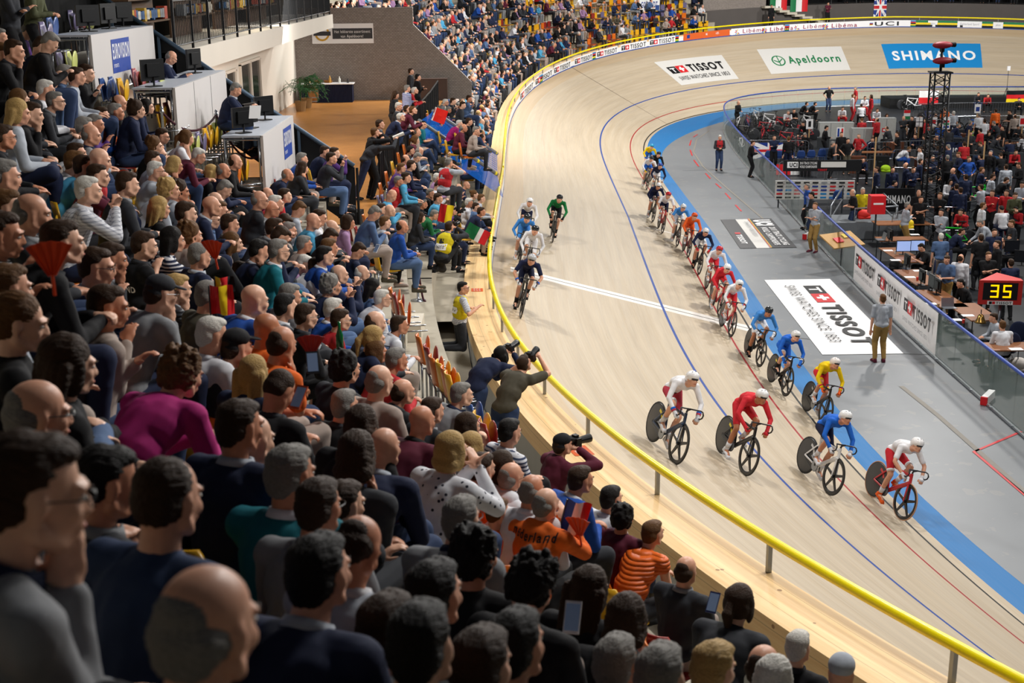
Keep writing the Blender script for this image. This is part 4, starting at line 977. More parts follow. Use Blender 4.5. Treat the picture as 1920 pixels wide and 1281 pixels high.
# ---- concourse furniture
def plant(loc,label,h=1.6,seed=1):
    R=random.Random(seed); g=empty('potted_palm',loc,0,label,'plant')
    MB().lathe((0,0,0),[(0,0),(.18,0),(.24,.40),(.21,.40),(.19,.34),(0,.34)],n=14).obj('pot',g,mat('woven_pot','8a6a43',.8))
    lf=MB()
    for k in range(22):
        a=R.uniform(0,2*PI); L=R.uniform(.5,.95)*h*.55; u=V3(math.cos(a),math.sin(a),0); P=[V3(0,0,.35),V3(0,0,h*R.uniform(.35,.6))+u*.05]; top=P[-1]
        for j in range(1,6): t=j/5; P.append(top+u*L*t+V3(0,0,h*.32*t-h*.42*t*t*R.uniform(.6,1.4)))
        lf.tube(P,.008,4)
        for j in range(2,len(P)-1):
            for s_ in(-1,1):
                for f in (0,.5): 
                    p=P[j].lerp(P[j+1],f); w_=u.cross(V3(0,0,1))*s_; lf.add([p,p+w_*.16+u*.08-V3(0,0,.05),p+w_*.15+u*.12-V3(0,0,.06),p+u*.03],[(0,1,2,3)])
    lf.obj('fronds',g,mat('palm_green','2c5a2e',.5)); return g
plant(atz(523,205,CZ)+V3(1.0,-.8,0),'potted palm standing in front of the concourse windows',2.0,1); plant(atz(561,200,CZ)+V3(.4,-.6,0),'potted palm left of the barrel by the brick wall',2.0,4)
q=atz(590,192,CZ); g=empty('wooden_barrel',q,0,'small wooden barrel with metal hoops beside the drinks table','barrel')
MB().lathe((0,0,0),[(0,0),(.20,0),(.26,.2),(.28,.36),(.26,.52),(.20,.72),(0,.72)],n=16).obj('staves',g,mat('barrel_oak','9a6a3c',.6),True)
for z_,r_ in ((.06,.222),(.22,.268),(.50,.268),(.66,.222)): MB().lathe((0,0,z_),[(r_,-.02),(r_+.006,-.02),(r_+.006,.02),(r_,.02)],n=16).obj('hoop',g,M_steel)
q=atz(616,191,CZ); g=empty('drinks_table',q,0,'long table with white cloth and navy pleated skirt by the brick wall','table')
mb=MB(); pts=[(x*.025-1.05,.0-.35+.02*(x%2),0) for x in range(85)]; V=[];
for p in pts: V+=[p,(p[0],p[1],.74)]
mb.add(V,[(2*i,2*i+2,2*i+3,2*i+1) for i in range(len(pts)-1)]); mb.box((0,.0,.37),(2.08,.62,.73)); mb.obj('skirt',g,mat('navy_skirt','161c36',.8)); MB().box((0,0,.76),(2.2,.76,.04)).obj('tablecloth',g,M_white)
for i,(dx,hh,c_,l) in enumerate([(-.75,.28,'c9b27a','tall pale bottle at the left end of the drinks table'),(-.35,.20,'7a4a22','brown jar on the drinks table'),(.1,.30,'b8862d','amber bottle in the middle of the drinks table'),(.5,.26,'d8d8d0','white carton on the drinks table'),(.85,.18,'2e2a28','dark pot at the right end of the drinks table')]):
    MB().lathe((0,0,0),[(0,0),(.05,0),(.055,hh*.6),(.02,hh*.8),(.02,hh),(0,hh)],n=10).obj('bottle',None,mat('bot%d'%i,c_,.3),True,label=l,cat='bottle').location=q+V3(dx,0,.781)
for i,dx in enumerate((-.15,.3)):
    MB().lathe((0,0,0),[(0,0),(.16,0),(.19,.09),(.17,.09),(.14,.02),(0,.02)],n=14).obj('basket',None,mat('wicker','8a5a2c',.7),label='%s wicker basket on the drinks table'%('left','right')[i],cat='basket').location=q+V3(dx-.3,.18,.781)
decal('banner',[(MT['w'],rect(0,0,3.0,.95)),(MT['dg'],rect(1.0,.22,1.95,.5)),(mat('ochre','c99a2a',.5,0,0),circ(.5,.48,.36)),(MT['w'],circ(.5,.48,.27)),(MT['dg'],rect(.08,.38,.84,.2)),(MT['w'],'Het lekkerste assortiment',1.1,.50,1.75,.14,0),(MT['w'],'van Apeldoorn!',1.4,.28,1.1,.14,0)],lambda x,y,L:(-8.25+x*.86,WY-.02-.004*L,6.55+y*.86),label='white banner with a black band and round ochre badge on the brick wall',cat='banner')
MB().box((0,0,0),(1.6,.4,.9)).obj('counter',None,mat('brown_counter','4b3c36',.6),label='plain dark brown counter at the foot of the brick stair wall',cat='counter').location=(-3.4,56.6,CZ+.45)
# windows in the concourse wall
def window(n,y0,y1,z0,z1,col):
    g=empty('window_%d'%n,(-8.99,y0,z0)); g['kind']='structure'; L=y1-y0;H=z1-z0
    MB().box((.0,L/2,H/2),(.02,L,H)).obj('pane',g,mat('pane'+col,col,.12)); mb=MB()
    for yy in (0,L*.5,L): mb.box((.03,yy,H/2),(.08,.09,H))
    for zz in (0,H): mb.box((.03,L/2,zz),(.08,L+.09,.09))
    mb.obj('window_frame',g,M_cream)
window(1,41,44.2,CZ+.7,6.4,'2a2d2c'); window(2,45,48.6,CZ+.1,6.5,'1f2423'); window(3,36.5,39.8,CZ+.7,6.2,'a05a34')
MB().box((0,0,0),(.03,.7,.9)).obj('picture',None,mat('picture_dark','4a3428',.5),label='dark framed picture on the orange wall behind the window',cat='picture').location=(-8.94,38.4,5.9)
# banners on the bend walls
def flagcloth(name,s0,d,z0,w_,h,items,label,cat='flag'):
    x0=SP(s0,d,z0); t=-TDIR(s0); decal(name,items,lambda x,y,L:(x0+t*(x*w_)+V3(0,0,y*h)-TOUT(s0)*(.01+.006*L+.03*math.sin(x*9))),sub=6,label=label,cat=cat)
def s_px(px,d,z): ss=np.arange(30,92,.2); xs=np.array([proj(SP(s,d,z))[0] for s in ss]); return float(ss[np.abs(xs-px).argmin()])
R1=rect(0,0,1,1)
flagcloth('supporter_banner',s_px(1197,3.2,6),3.15,5.75,2.5,1.6,[(MT['w'],R1),(MT['n'],rect(0,0,1,.45)),(MT['n'],'GO RVLDT',.12,.6,.76,.26,.02)],'white and navy supporters banner with hand-made letters hung on the bend wall','banner')
flagcloth('italian_flag',s_px(1444,3.2,6),3.15,6.1,1.5,.95,[(MT['gr'],rect(0,0,.33,1)),(MT['w'],rect(.33,0,.34,1)),(MT['r'],rect(.67,0,.33,1))],'green white red flag hung from the bend balcony, left one')
flagcloth('italian_flag',s_px(1481,3.2,6),3.15,6.1,1.5,.95,[(MT['gr'],rect(0,0,.33,1)),(MT['w'],rect(.33,0,.34,1)),(MT['r'],rect(.67,0,.33,1))],'green white red flag hung from the bend balcony, right one')
uj=[(MT['n'],R1),(MT['w'],[(0,0),(.12,0),(1,.88),(1,1),(.88,1),(0,.12)]),(MT['w'],[(0,1),(0,.88),(.88,0),(1,0),(1,.12),(.12,1)]),(MT['w'],rect(.38,0,.24,1)),(MT['w'],rect(0,.36,1,.28)),(MT['r'],rect(.43,0,.14,1)),(MT['r'],rect(0,.42,1,.16))]
flagcloth('union_flag',s_px(1634,3.2,6),3.15,5.6,1.0,1.5,uj,'union flag hung from the balcony above the far bend')
# stairs beside the bend wall
mb=MB()
for k in range(9): q=SP(56+.45*k,2.9,TP(56,TW).z+1.75-.17*k); mb.box(q,(.5,.9,.17),Matrix.Rotation(-float(oval(56)[2]),3,'Z'))
mb.obj('wall_steps',None,M_pale,kind='structure')

# kiosk shelves and visitors on the balcony
RQ=random.Random(31)
for i,(y,l) in enumerate([(30.5,'nearest the press desks'),(35.5,'in the middle of the balcony'),(40.5,'farther along the balcony'),(45.5,'at the far end of the balcony')]):
    g=empty('shop_shelf',(-8.2,y,7.9),0,'stocked shop shelf behind the balcony railing, '+l,'shelf'); MB().box((-.2,0,1.0),(.05,3.4,2.0)).box((0,0,.5),(.4,3.4,.04)).box((0,0,1.0),(.4,3.4,.04)).box((0,0,1.5),(.4,3.4,.04)).obj('rack',g,mat('shelf_wood','5e4632',.6))
    V=MB(); mats_=[mat('goods'+c,c,.5) for c in ('b5452c','c9a13a','8a8f94','2f5a8c','d8d4c8')]
    for z_ in (.52,1.02,1.52):
        x=-1.6
        while x<1.6: w_=RQ.uniform(.12,.3); V.box((.05,x+w_/2,z_+.14),(.2,w_*.9,RQ.uniform(.15,.3)),None,RQ.randrange(5)); x+=w_
    me=V.me('goods',mats_); link('goods',me,g,kind='stuff')
area((-7.8,38,10.6),(-8.2,38,8),2.0,160,(1,.88,.7))
# ---------------------------------------------------------------- stadium seats
SEATC=dict(Y='d9a51e',O='cf6a1c',R='8f2a22',B='33508a',V='6b6484',P='b9bf6a',K='a65a5c')
SEATN=dict(Y='yellow',O='orange',R='dark red',B='blue',V='grey violet',P='pale yellow green',K='faded red')
def seat_meshes():
    a=MB(); V=[];n=9
    for side in (0,1):
        for i in range(n):
            u=-1+2*i/(n-1)
            for j in range(6):
                v=j/5; hw=.205*(1-.35*max(0,v-.55)**1.5*4); V.append((u*hw,-.235-.05*v+.045*(1-u*u)*-1+(.018 if side else 0),.46+.36*v))
    q=lambda s,i,j:s*n*6+i*6+j; F=[]
    for i in range(n-1):
        for j in range(5): F+=[(q(0,i,j),q(0,i+1,j),q(0,i+1,j+1),q(0,i,j+1)),(q(1,i,j+1),q(1,i+1,j+1),q(1,i+1,j),q(1,i,j))]
    for i in range(n-1): F+=[(q(0,i,5),q(0,i+1,5),q(1,i+1,5),q(1,i,5)),(q(0,i+1,0),q(0,i,0),q(1,i,0),q(1,i+1,0))]
    for j in range(5): F+=[(q(0,0,j),q(0,0,j+1),q(1,0,j+1),q(1,0,j)),(q(0,n-1,j+1),q(0,n-1,j),q(1,n-1,j),q(1,n-1,j+1))]
    a.add(V,F)
    b=MB().ball((0,-.02,.425),(.215,.215,.022),None,16,6)
    up=MB().ball((0,-.17,.62),(.20,.022,.19),RX(-6),16,6)
    c=MB().tube([(-.18,-.27,0),(-.18,-.27,.44),(.18,-.27,.44),(.18,-.27,0)],.016,6).tube([(-.16,-.27,.40),(-.16,.08,.40)],.012,6).tube([(.16,-.27,.40),(.16,.08,.40)],.012,6)
    return a.me('seat_back',(None,),True),b.me('seat_pan',(None,),True),c.me('seat_frame',(None,),True),up.me('seat_pan_up',(None,),True)
SM=seat_meshes()
SEATS=[]
def seat(loc,yaw,c,up=0,label=None,group=None,parts=1):
    g=empty('stadium_seat',loc,yaw,label,'seat',group); m=paint(SEATC[c],.3)
    link('backrest',SM[0],g,m); link('seat_pan',SM[3] if up else SM[1],g,m)
    if parts: link('frame',SM[2],g,M_tube)
    SEATS.append((g,c)); return g
# ---------------------------------------------------------------- spectators, placed by where their heads are
# x y hair+style top(+s short sleeve,n vest no sleeve,j jacket) [pose] [pattern/extra letters after ':'] q glasses  s stripes c checks p padded f flowers  k kid
SPX="""
65 925 bs Gj chin:qf @2.5|203 905 ks D lap:f @4.1|318 935 bz Jj lap @3.6|393 1175 gy K lap @2.25|602 1075 ks N lap @3.7|547 890 gs T lap @5.2|600 950 bs G lap:q @4.9|475 825 xx N lap @5.8|452 800 bs N lap|75 775 gy D lap:q @4.6
40 605 mb K lap:f @5.4|130 685 bl K crossed @5.2|20 540 ms L knees|345 700 mc P deep|478 700 ll N lap|525 733 bz Ks phone:f|400 628 ws W lap|445 650 Kh D lap|502 618 xx O lap|530 645 by Os cheek|575 593 bs K lap:q
205 575 bs A fold:f|303 550 Dh G chin:q|335 540 ls D chin:p2|393 555 gs F lap|478 563 xx B chin|120 455 bs K lap|183 500 bs N lap:q|212 485 bs D chin|272 460 bs Ks lap|325 450 kl N clap:s|358 440 mc A lap|437 455 ml A lap
487 470 ks N cheek|452 507 bs Ks chin:k|524 470 gs T knees:q|572 495 ws V deep|545 555 gs G lap|537 575 ks L lap|640 600 bs Rs lap:q|627 580 ws B knees:q|622 535 gc N clap|637 515 gy N clap|680 512 wy N lap|610 480 ks B knees|595 500 bs W lap
618 465 ms B knees|620 445 bs K phone|673 470 bs N phone:q|718 560 ws W lap:q|700 540 kl I lap|750 610 bs W clasp|705 605 by D lap|702 635 lp N lap|707 660 mo N lap:q|745 675 gs R lap|650 690 kc D lap|648 760 gs K lap
713 715 gy A lap|757 735 by Ks clasp|792 790 xx M lap|722 840 xx N lap|680 800 bo K lap|812 770 bs D lap|867 740 gs G lap|878 800 bo D lap|848 845 lo W clap:f|885 840 lo L lap|957 810 ks W lap:s|905 878 bs O lap
670 855 bo D cheek|648 945 bs D lap|960 895 gy W lap:q|998 920 gy W lap|943 875 bo W lap|1025 945 gy O clap:h|1090 900 bs B lap|935 960 ms O lap:k|867 975 gs G lap:q|895 1040 kc K lap|1147 935 ks W lap|1137 972 lp C lap:k
1170 970 kc M lap|1225 1000 ms O clasp:pn|1000 1100 kc K phone|1108 1105 bl K lap|1177 1160 bo K lap|1287 1070 by D lap|817 1115 ks D lap @4.3|790 1210 ks K lap:f @3.3|672 1030 by L phone|970 1210 ks K lap:f @3.9|1157 1245 gs G lap @4.9|1388 1130 bp D clasp
1340 1255 ls W lap|1432 1250 by D lap|1452 1275 wo L lap|1497 1213 ws K lap|1578 1262 Lk D lap|905 1250 bs D lap|1240 1268 gs D lap|730 1180 bs D lap
7 100 ms G chin|28 95 bs K chin|78 87 bs N phone|95 80 gs K phone|93 152 gs B lap|123 138 gs Is knees:q2|145 143 bs L knees|163 137 bs K lap|87 168 ws W lap|62 170 rl W cheek|105 190 gs D clasp:q|38 187 ml D lap|35 210 ll L lap|42 217 gs D chin|62 213 bs K chin|8 257 bs K knees:q
225 193 by K fold|218 210 gs Oj clasp|192 217 bs B clasp:q|257 205 bc Nj lap|276 200 kl N clasp|180 232 gs U lap|160 238 gs L lap|172 253 gy G lap|305 255 bs N lap:q|290 273 mc K lap|300 290 wy L lap|288 300 bs L lap|145 287 bs W lap|143 305 ms W lap|160 313 bs C clasp|188 300 xx R ankle|185 330 bs M clap
293 320 ws L snap:q|167 357 ws W clap:c|318 355 lc L lap|338 357 bc L chin|300 390 ll K lap|398 323 ll K lap|420 320 gy N lap|442 303 by K knees|422 355 gs D phone|405 377 wy N lap|398 387 xx N lap|397 410 bs Is lap:q|412 395 ms N lap|432 420 bs D lap
488 375 gy D lap:q|502 365 by P lap|535 367 bs Rs clasp|518 382 ws R lap|510 392 xx G lap:qc|513 410 kk I lap|534 418 bs D phone|517 428 bs D lap|543 432 gs K lap|527 445 bs N phone|588 415 xx C lap|600 408 bs W lap|613 438 by U lap|623 428 wy K lap|540 328 gy N clasp|568 315 bl D cheek|567 298 gs B lap|622 297 bs D clap|610 284 bs N chin|628 287 bs U clap
723 417 ms L knees|732 395 xx D clasp:q|716 392 bs U lap|703 400 gs I phone|755 425 by B lap|735 367 xx C phone|748 340 gs R lap|762 333 bs C knees|772 310 bs N knees|783 295 gs K phone|787 285 gy L phone:c|825 260 bs D cheek|840 288 bs F lap|820 333 ws V lap|823 348 bs W phone:c|822 372 bs Cs lap
890 365 mb F lap|903 372 ms L lap|893 388 bs I lap|903 397 bs N clasp|857 415 kh K phone|880 380 ws W lap|836 192 ws G lap:q|850 190 bs D lap|868 197 bs D lap|880 185 bs I lap|862 232 ws P lap|870 240 gy M lap|880 228 bs K lap|893 245 gs A lap
15 390 ms B lap|5 440 bs D lap|62 400 gy D lap|10 330 gs D lap|350 400 bs D lap|372 440 bo K lap|375 480 gs N lap|240 345 bs D lap
"""
def landscape_label(): pass
PEOPLE=[]
def solve_head(px,py,hl,kmin=0,kmax=14,kid=0):
    best=None
    for k in range(kmin,kmax+1):
        P=atz(px,py,Fk(k)+hl.z); 
        if P.y<.8 or (k<0 and not 26<P.y<44): continue
        d,s,_=edge_dist(P.x,P.y); ds=DS(k)-hl.y
        e=abs(d-ds)
        if best is None or e<best[0]: best=(e,k,P,d,s)
    return best
def yaw_at(s): return float(-oval(s)[2])-PI/2  # facing the track: +y turned to the inward normal
occ=[]
RS=random.Random(11)
DEFP=['lap','clasp','knees','fold','crossed','ankle','chin','phone','clasp','cheek','lap','deep']
cm=dict(s='s',c='q',p='p',f='')
ents=[e for l in SPX.strip().split('\n') for e in l.split('|')]
POSEN=dict(clasp='hands clasped',lap='hands in lap',chin='chin on hand',cheek='hand at cheek',fold='arms folded',phone='looking down at phone',deep='bent forward',clap='hands raised',knees='hands on knees',ankle='ankle on knee',crossed='legs crossed',snap='hands at face',shoot='leaning with camera',desk='writing at desk')
GARM=dict(N='jumper',G='sweater',L='top',W='shirt',K='jacket',D='jacket',R='top',B='sweater',C='top',T='jumper',O='top',V='sweater',P='jumper',M='jacket',I='shirt',U='jumper',A='sweater',F='jacket',E='jumper',J='top',Y='top')
def facing(s,root): return yaw_at(s)
for e in ents:
    f=e.split(); ov=None
    if f[-1][0]=='@': ov=float(f.pop()[1:])
    px,py=float(f[0]),float(f[1]); hair,top=f[2],f[3]; po,_,ex=(f[4] if len(f)>4 else 'lap').partition(':')
    if any(math.hypot(px-a,py-b)<w_*.42 for a,b,w_ in occ): continue
    rnd=RS.random()
    if po=='lap': po=RS.choice(['lap','lap','clasp','clasp','knees','crossed','fold','ankle'])
    P=get_pose(po); hl=P.hc.copy(); kid='k' in ex
    sc=RS.uniform(.95,1.04)*(.80 if kid else 1); hl*=sc
    y=yaw_at(0)
    b=solve_head(px,py,hl,-2); _,k,Q,d,s=b
    if ov: Q=atd(px,py,ov); d,s,_=edge_dist(Q.x,Q.y)
    near_=max(0,min(1,(13-Q.y)/6)); y=yaw_at(s)+RS.uniform(-.12,.12)+.12+.55*near_*max(0,min(1,(px-150)/170))
    o=Matrix.Rotation(y,3,'Z')@hl; loc=Q-o
    w_=.17*CF/((Q-V3(0,0,CH)).length); occ.append((px,py,w_))
    # aim the knees over the row: keep the seat on its own tread
    pat='s' if 's' in ex else 'q' if 'c' in ex else 'p' if 'p' in ex else 'f' if hair=='lo' and top=='W' else ''
    sl='short' if 's' in top[1:] else 'none' if 'n' in ex else 'long'
    lg=RS.choice('JJJKDNJDIAK')
    dist=(Q-V3(0,0,CH)).length
    vis=person(po,loc,y,hair,top[0],lg,RS.choice('KKDFA'),RS.choice([0,0,1,2,2]) if not(hair=='xx' and top=='O') else 3,sl,pat,2 if dist<7.5 else 1 if dist<17 else 0,'q' in ex,'spectator','h' in ex or ('j' in top and top[0]=='N'),scale=sc,face=1 if dist<13 else 2 if dist<21 else 0)
    PEOPLE.append(dict(o=vis,px=px,py=py,hair=hair,top=top[0],po=po,pat=pat,q='q' in ex,kid=kid,w=w_,short=sl))
    sd=Matrix.Rotation(y,3,'Z')@V3(0,-.02,0)
    c=RS.choice('YYOORBYV'); seat(loc+sd,y,c,0)
del_keys=[]
# empty seats showing between people (photo positions of their backs)
ESX="""75 425 Y|88 433 Y|68 447 O|95 455 B|247 385 R|257 395 Y|243 70 V|95 47 B|83 62 V|113 112 V|130 112 P|145 125 Y|262 152 K|255 145 K|270 150 P|285 150 V|295 148 P|195 165 B|212 162 B|228 165 Y|300 215 Y|315 210 R|362 270 P|375 265 V|388 258 Y|398 252 Y|405 247 P|412 243 V|422 235 Y|432 232 O|500 500 Y|512 505 B|600 545 Y|612 570 Y|738 560 O|745 570 R|757 585 O|790 650 O|805 670 R|815 690 O|828 700 Y|838 712 O|845 722 Y|885 778 B|900 800 Y|910 815 R|300 850 O|305 870 Y|487 890 Y|715 1070 Y|775 920 Y|690 1090 Y|1230 1245 O|60 412 B|120 30 B|135 35 V|455 315 Y|440 322 O|165 33 P|150 32 K"""
for e in ESX.split('|'):
    f=e.split(); px,py=float(f[0]),float(f[1]); b=solve_head(px,py,V3(0,-.25,.66),-2)
    _,k,Q,d,s=b; y=yaw_at(s); o=Matrix.Rotation(y,3,'Z')@V3(0,-.25,.66); g=seat(Q-o,y,f[2],1); g['px']=px; g['py']=py
# fill the remaining places of the near rows with people, none where somebody already sits
def hidden(px,py): return not(-60<px<1990 and -40<py<1330)
EXC=[(640,430,1000,760),(800,235,960,345),(395,40,560,500),(225,0,560,200),(760,520,960,720)]
tops='KKNNDDGLWBRMCIAFTUOEV'; hairs=['bs','bs','ks','ms','gs','gs','ws','gy','by','xx','bl','ll','bo','mp','lo','bc','Kh','gs','bz']
nf=0
for k in range(-2,11):
    for s in np.arange(-48,-3,.56/(1.0)):
        dd=DS(k); q=SP(s,dd,Fk(k)); 
        if k>0 and q.y>21.6: continue
        if q.y>27.2 and k>0: continue
        if q.y<27.4 and k<1: continue
        q2=q; y=yaw_at(s); po=RS.choice(DEFP); hl=get_pose(po).hc; H=q+Matrix.Rotation(y,3,'Z')@hl
        if (H-V3(0,0,CH)).length<2.6 or H.y<1.2: continue
        px,py=proj(H); w_=.17*CF/((H-V3(0,0,CH)).length)
        if hidden(px,py): continue
        if any(math.hypot((px-a),(py-b))<max(w_,c_)*1.25 for a,b,c_ in occ): continue
        if any(a<px<c and b<py<d_ for a,b,c,d_ in EXC): continue
        if w_>27: continue
        # leave out anybody who would cover a larger, closer place that the photograph shows clear
        hair=RS.choice(hairs); top=RS.choice(tops); occ.append((px,py,w_)); nf+=1
        dist=(H-V3(0,0,CH)).length
        sl=RS.choice(['long','long','long','short'])
        o=person(po,q,y+.12+RS.uniform(-.1,.1),hair,top,RS.choice('JJKDN'),'K',RS.choice([0,1,2]),sl,'',1 if dist<17 else 0,RS.random()<.25,'spectator',0,scale=RS.uniform(.94,1.0),face=2 if dist<19 else 0)
        PEOPLE.append(dict(o=o,px=px,py=py,hair=hair,top=top,po=po,pat='',q=False,kid=0,w=w_,short=sl)); seat(q,y,RS.choice('YYORBV'),0)
print('near spectators',len(PEOPLE),'filled',nf)
# ---------------------------------------------------------------- track bikes and riders
def bike_parts():
    d={}
    def wheel_tyre(y): return MB().tube([(0,y+.330*math.cos(a),.338+.330*math.sin(a)) for a in [2*PI*k/40 for k in range(40)]],.012,8,close=True)
    def rim(y):
        m=MB(); n=40; V=[];F=[]
        for k in range(n):
            a=2*PI*k/n
            for (r,x) in ((.322,-.011),(.322,.011),(.285,.013),(.262,0),(.285,-.013)): V.append((x,y+r*math.cos(a),.338+r*math.sin(a)))
        for k in range(n):
            for j in range(5): F.append((k*5+j,k*5+(j+1)%5,((k+1)%n)*5+(j+1)%5,((k+1)%n)*5+j))
        return m.add(V,F)
    d['tyre']=lambda y:wheel_tyre(y)
    fr=MB()
    hd=V3(0,.50,.80); hb=V3(0,.53,.68); bb=V3(0,0,.29); st=V3(0,-.16,.76); ra=V3(0,-.40,.338); fa=V3(0,.58,.338)
    def aero(m,a,b,w1,d1,w2=None,d2=None):
        w2=w2 or w1; d2=d2 or d1; a=Vector(a);b=Vector(b);t=(b-a).normalized(); u=V3(1,0,0); v=t.cross(u).normalized(); V=[];n=10
        for p,w_,dd in ((a,w1,d1),(b,w2,d2)):
            for k in range(n): an=2*PI*k/n; V.append(p+u*w_/2*math.cos(an)+v*dd/2*math.sin(an))
        return m.add(V,[(k,(k+1)%n,n+(k+1)%n,n+k) for k in range(n)]+[tuple(range(n-1,-1,-1)),tuple(range(n,2*n))])
    aero(fr,hb+V3(0,-.01,-.02),bb,.045,.085,.055,.075); aero(fr,hd+V3(0,0,-.02),st+V3(0,0,-.02),.035,.05,.03,.045); aero(fr,st+V3(0,0,.02),bb,.032,.07,.045,.07); aero(fr,hd+V3(0,-.005,.03),hb+V3(0,.005,-.03),.045,.07)
    for s in(-1,1):
        aero(fr,bb+V3(s*.03,-.03,0),ra+V3(s*.055,0,0),.016,.034); aero(fr,st+V3(s*.015,-.01,-.14),ra+V3(s*.055,0,0),.012,.032)
    fr.lathe(bb,[(.028,-.035),(.028,.035)],'X',12); d['frame']=fr
    fk=MB()
    for s in(-1,1): aero(fk,hb+V3(s*.026,.005,-.03),fa+V3(s*.048,0,0),.018,.05,.014,.03)
    fk.cap(hb+V3(-.03,.005,-.03),hb+V3(.03,.005,-.03),.02,.02,8); d['fork']=fk
    sp=aero(MB(),st,V3(0,-.20,.955),.022,.04); d['seatpost']=sp
    d['saddle']=MB().add([(-.065,-.32,.975),(.065,-.32,.975),(.05,-.22,.985),(-.05,-.22,.985),(.02,-.06,.985),(-.02,-.06,.985),(-.06,-.31,.945),(.06,-.31,.945),(.03,-.2,.95),(-.03,-.2,.95),(.015,-.06,.96),(-.015,-.06,.96)],[(0,1,2,3),(3,2,4,5),(6,9,8,7),(9,11,10,8),(0,6,7,1),(1,7,8,2),(2,8,10,4),(4,10,11,5),(5,11,9,3),(3,9,6,0)])
    hb_=MB(); c=V3(0,.60,.93)
    hb_.tube([hd+V3(0,0,.04),V3(0,.51,.88),c],.017,8)
    for s in(-1,1): hb_.tube([c,V3(s*.12,.605,.93),V3(s*.175,.615,.935),V3(s*.195,.655,.925),V3(s*.20,.685,.885),V3(s*.20,.670,.835),V3(s*.20,.62,.80),V3(s*.20,.54,.785)],.0125,8)
    d['handlebar']=hb_
    cr=MB(); cr.lathe(bb+V3(.052,0,0),[(.0,-.002),(.098,-.002),(.104,0),(.098,.002),(0,.002)],'X',30); d['chainring']=cr
    ch=MB(); n=28; P=[]
    for k in range(12): a=-PI/2+PI*k/11; P.append((.052,.102*math.cos(a),.29+.102*math.sin(a)))
    for k in range(8): a=PI/2+PI*k/7; P.append((.052,-.40+.034*math.cos(a),.338+.034*math.sin(a)))
    ch.tube(P,.0055,4,close=True); d['chain']=ch
    def crank(ph):
        out=[]
        for s in(-1,1):
            up_=(ph==0 and s>0) or (ph==1 and s<0); e=V3(s*.075,0,.29+(.165 if up_ else -.165)); m=MB(); aero(m,bb+V3(s*.06,0,0),e,.014,.03,.012,.022); 
            out.append((m,MB().box(e+V3(s*.045,0,0),(.09,.065,.018))))
        return out
    d['crank']=crank
    d['rim']=rim
    def spokes():
        m=MB(); m.lathe((0,.58,.338),[(.028,-.04),(.028,.04)],'X',10)
        for k in range(5): a=2*PI*k/5+.4; aero_=V3(0,math.cos(a),math.sin(a)); p=V3(0,.58,.338); 
        for k in range(5):
            a=2*PI*k/5+.4; u=V3(0,math.cos(a),math.sin(a)); v=V3(0,-math.sin(a),math.cos(a)); p=V3(0,.58,.338); V=[]
            for r,w_,x in ((.02,.030,.012),(.27,.020,.007)):
                for sx,sv in ((-1,-1),(1,-1),(1,1),(-1,1)): V.append(p+u*r+v*w_*sv+V3(x*sx,0,0))
            m.add(V,[(0,1,5,4),(1,2,6,5),(2,3,7,6),(3,0,4,7)])
        return m
    d['spokes']=spokes()
    dk=MB().lathe((0,-.40,.338),[(0,-.03),(.03,-.03),(.29,-.010),(.322,-.009),(.322,.009),(.29,.010),(.03,.03),(0,.03)],'X',44); d['disc']=dk
    dc=MB(); 
    for a0 in (.5,):
        V=[];nn=10
        for k in range(nn+1):
            a=a0+.9*k/nn
            for r in (.20,.255): V.append((0,-.40+r*math.cos(a),.338+r*math.sin(a)))
        for s in(-1,1): dc.add([(s*(.0165-.0*r_),y,z) for r_,y,z in V],[(2*i,2*i+1,2*i+3,2*i+2) if s>0 else (2*i+2,2*i+3,2*i+1,2*i) for i in range(nn)])
    d['decal']=dc
    return d
BP=bike_parts(); BM={}
def bm(k,fn):
    if k not in BM: BM[k]=fn().me(k,(None,),True if k in('handlebar','tyre_f','tyre_r','disc') else False)
    return BM[k]
M_carbon=mat('black_carbon','17181a',.3); M_tyre=mat('tyre','2b2b2a',.6,0,.05); M_tan=mat('tan_tyre','b58a6c',.6,0,.05); M_discm=mat('disc_wheel','34363a',.35,.2)
RMATS={}
def bike(loc,rot,ph,frame,accent,label,cat='bicycle',name='track_bicycle',tyre=None,group='track bicycles being raced'):
    g=empty(name,loc,0,label,cat,group); g.rotation_mode='QUATERNION'; g.rotation_quaternion=rot
    fm=paint(frame,.3); am=paint(accent,.3)
    link('frame',bm('frame',lambda:BP['frame']),g,fm); link('fork',bm('fork',lambda:BP['fork']),g,fm); link('seatpost',bm('seatpost',lambda:BP['seatpost']),g,M_carbon)
    link('saddle',bm('saddle',lambda:BP['saddle']),g,M_plastic); link('handlebar',bm('handlebar',lambda:BP['handlebar']),g,M_carbon)
    fw=link('front_wheel',bm('fw',lambda:BP['spokes']),g,M_carbon); link('rim',bm('rim_f',lambda:BP['rim'](.58)),fw,M_carbon); link('tyre',bm('tyre_f',lambda:BP['tyre'](.58)),fw,tyre or M_tyre)
    rw=link('rear_wheel',bm('disc',lambda:BP['disc']),g,M_discm); link('tyre',bm('tyre_r',lambda:BP['tyre'](-.40)),rw,tyre or M_tyre); link('wheel_decal',bm('decal',lambda:BP['decal']),rw,am)
    link('chainring',bm('chainring',lambda:BP['chainring']),g,M_steel); link('chain',bm('chain',lambda:BP['chain']),g,M_darksteel)
    for i,(a,b) in enumerate(BP['crank'](ph)):
        c=link('crank',bm('crank%d%d'%(ph,i),lambda:a),g,M_carbon); link('pedal',bm('pedal%d%d'%(ph,i),lambda:b),c,M_steel)
    return g
CC.update(r1='cf2a35',b1='1d63c8',b2='3f86cf',g1='12743a',y1='e8c400',n1='141c3c',o1='e65f22',w1='e7e6e8',rw='b83a4c')
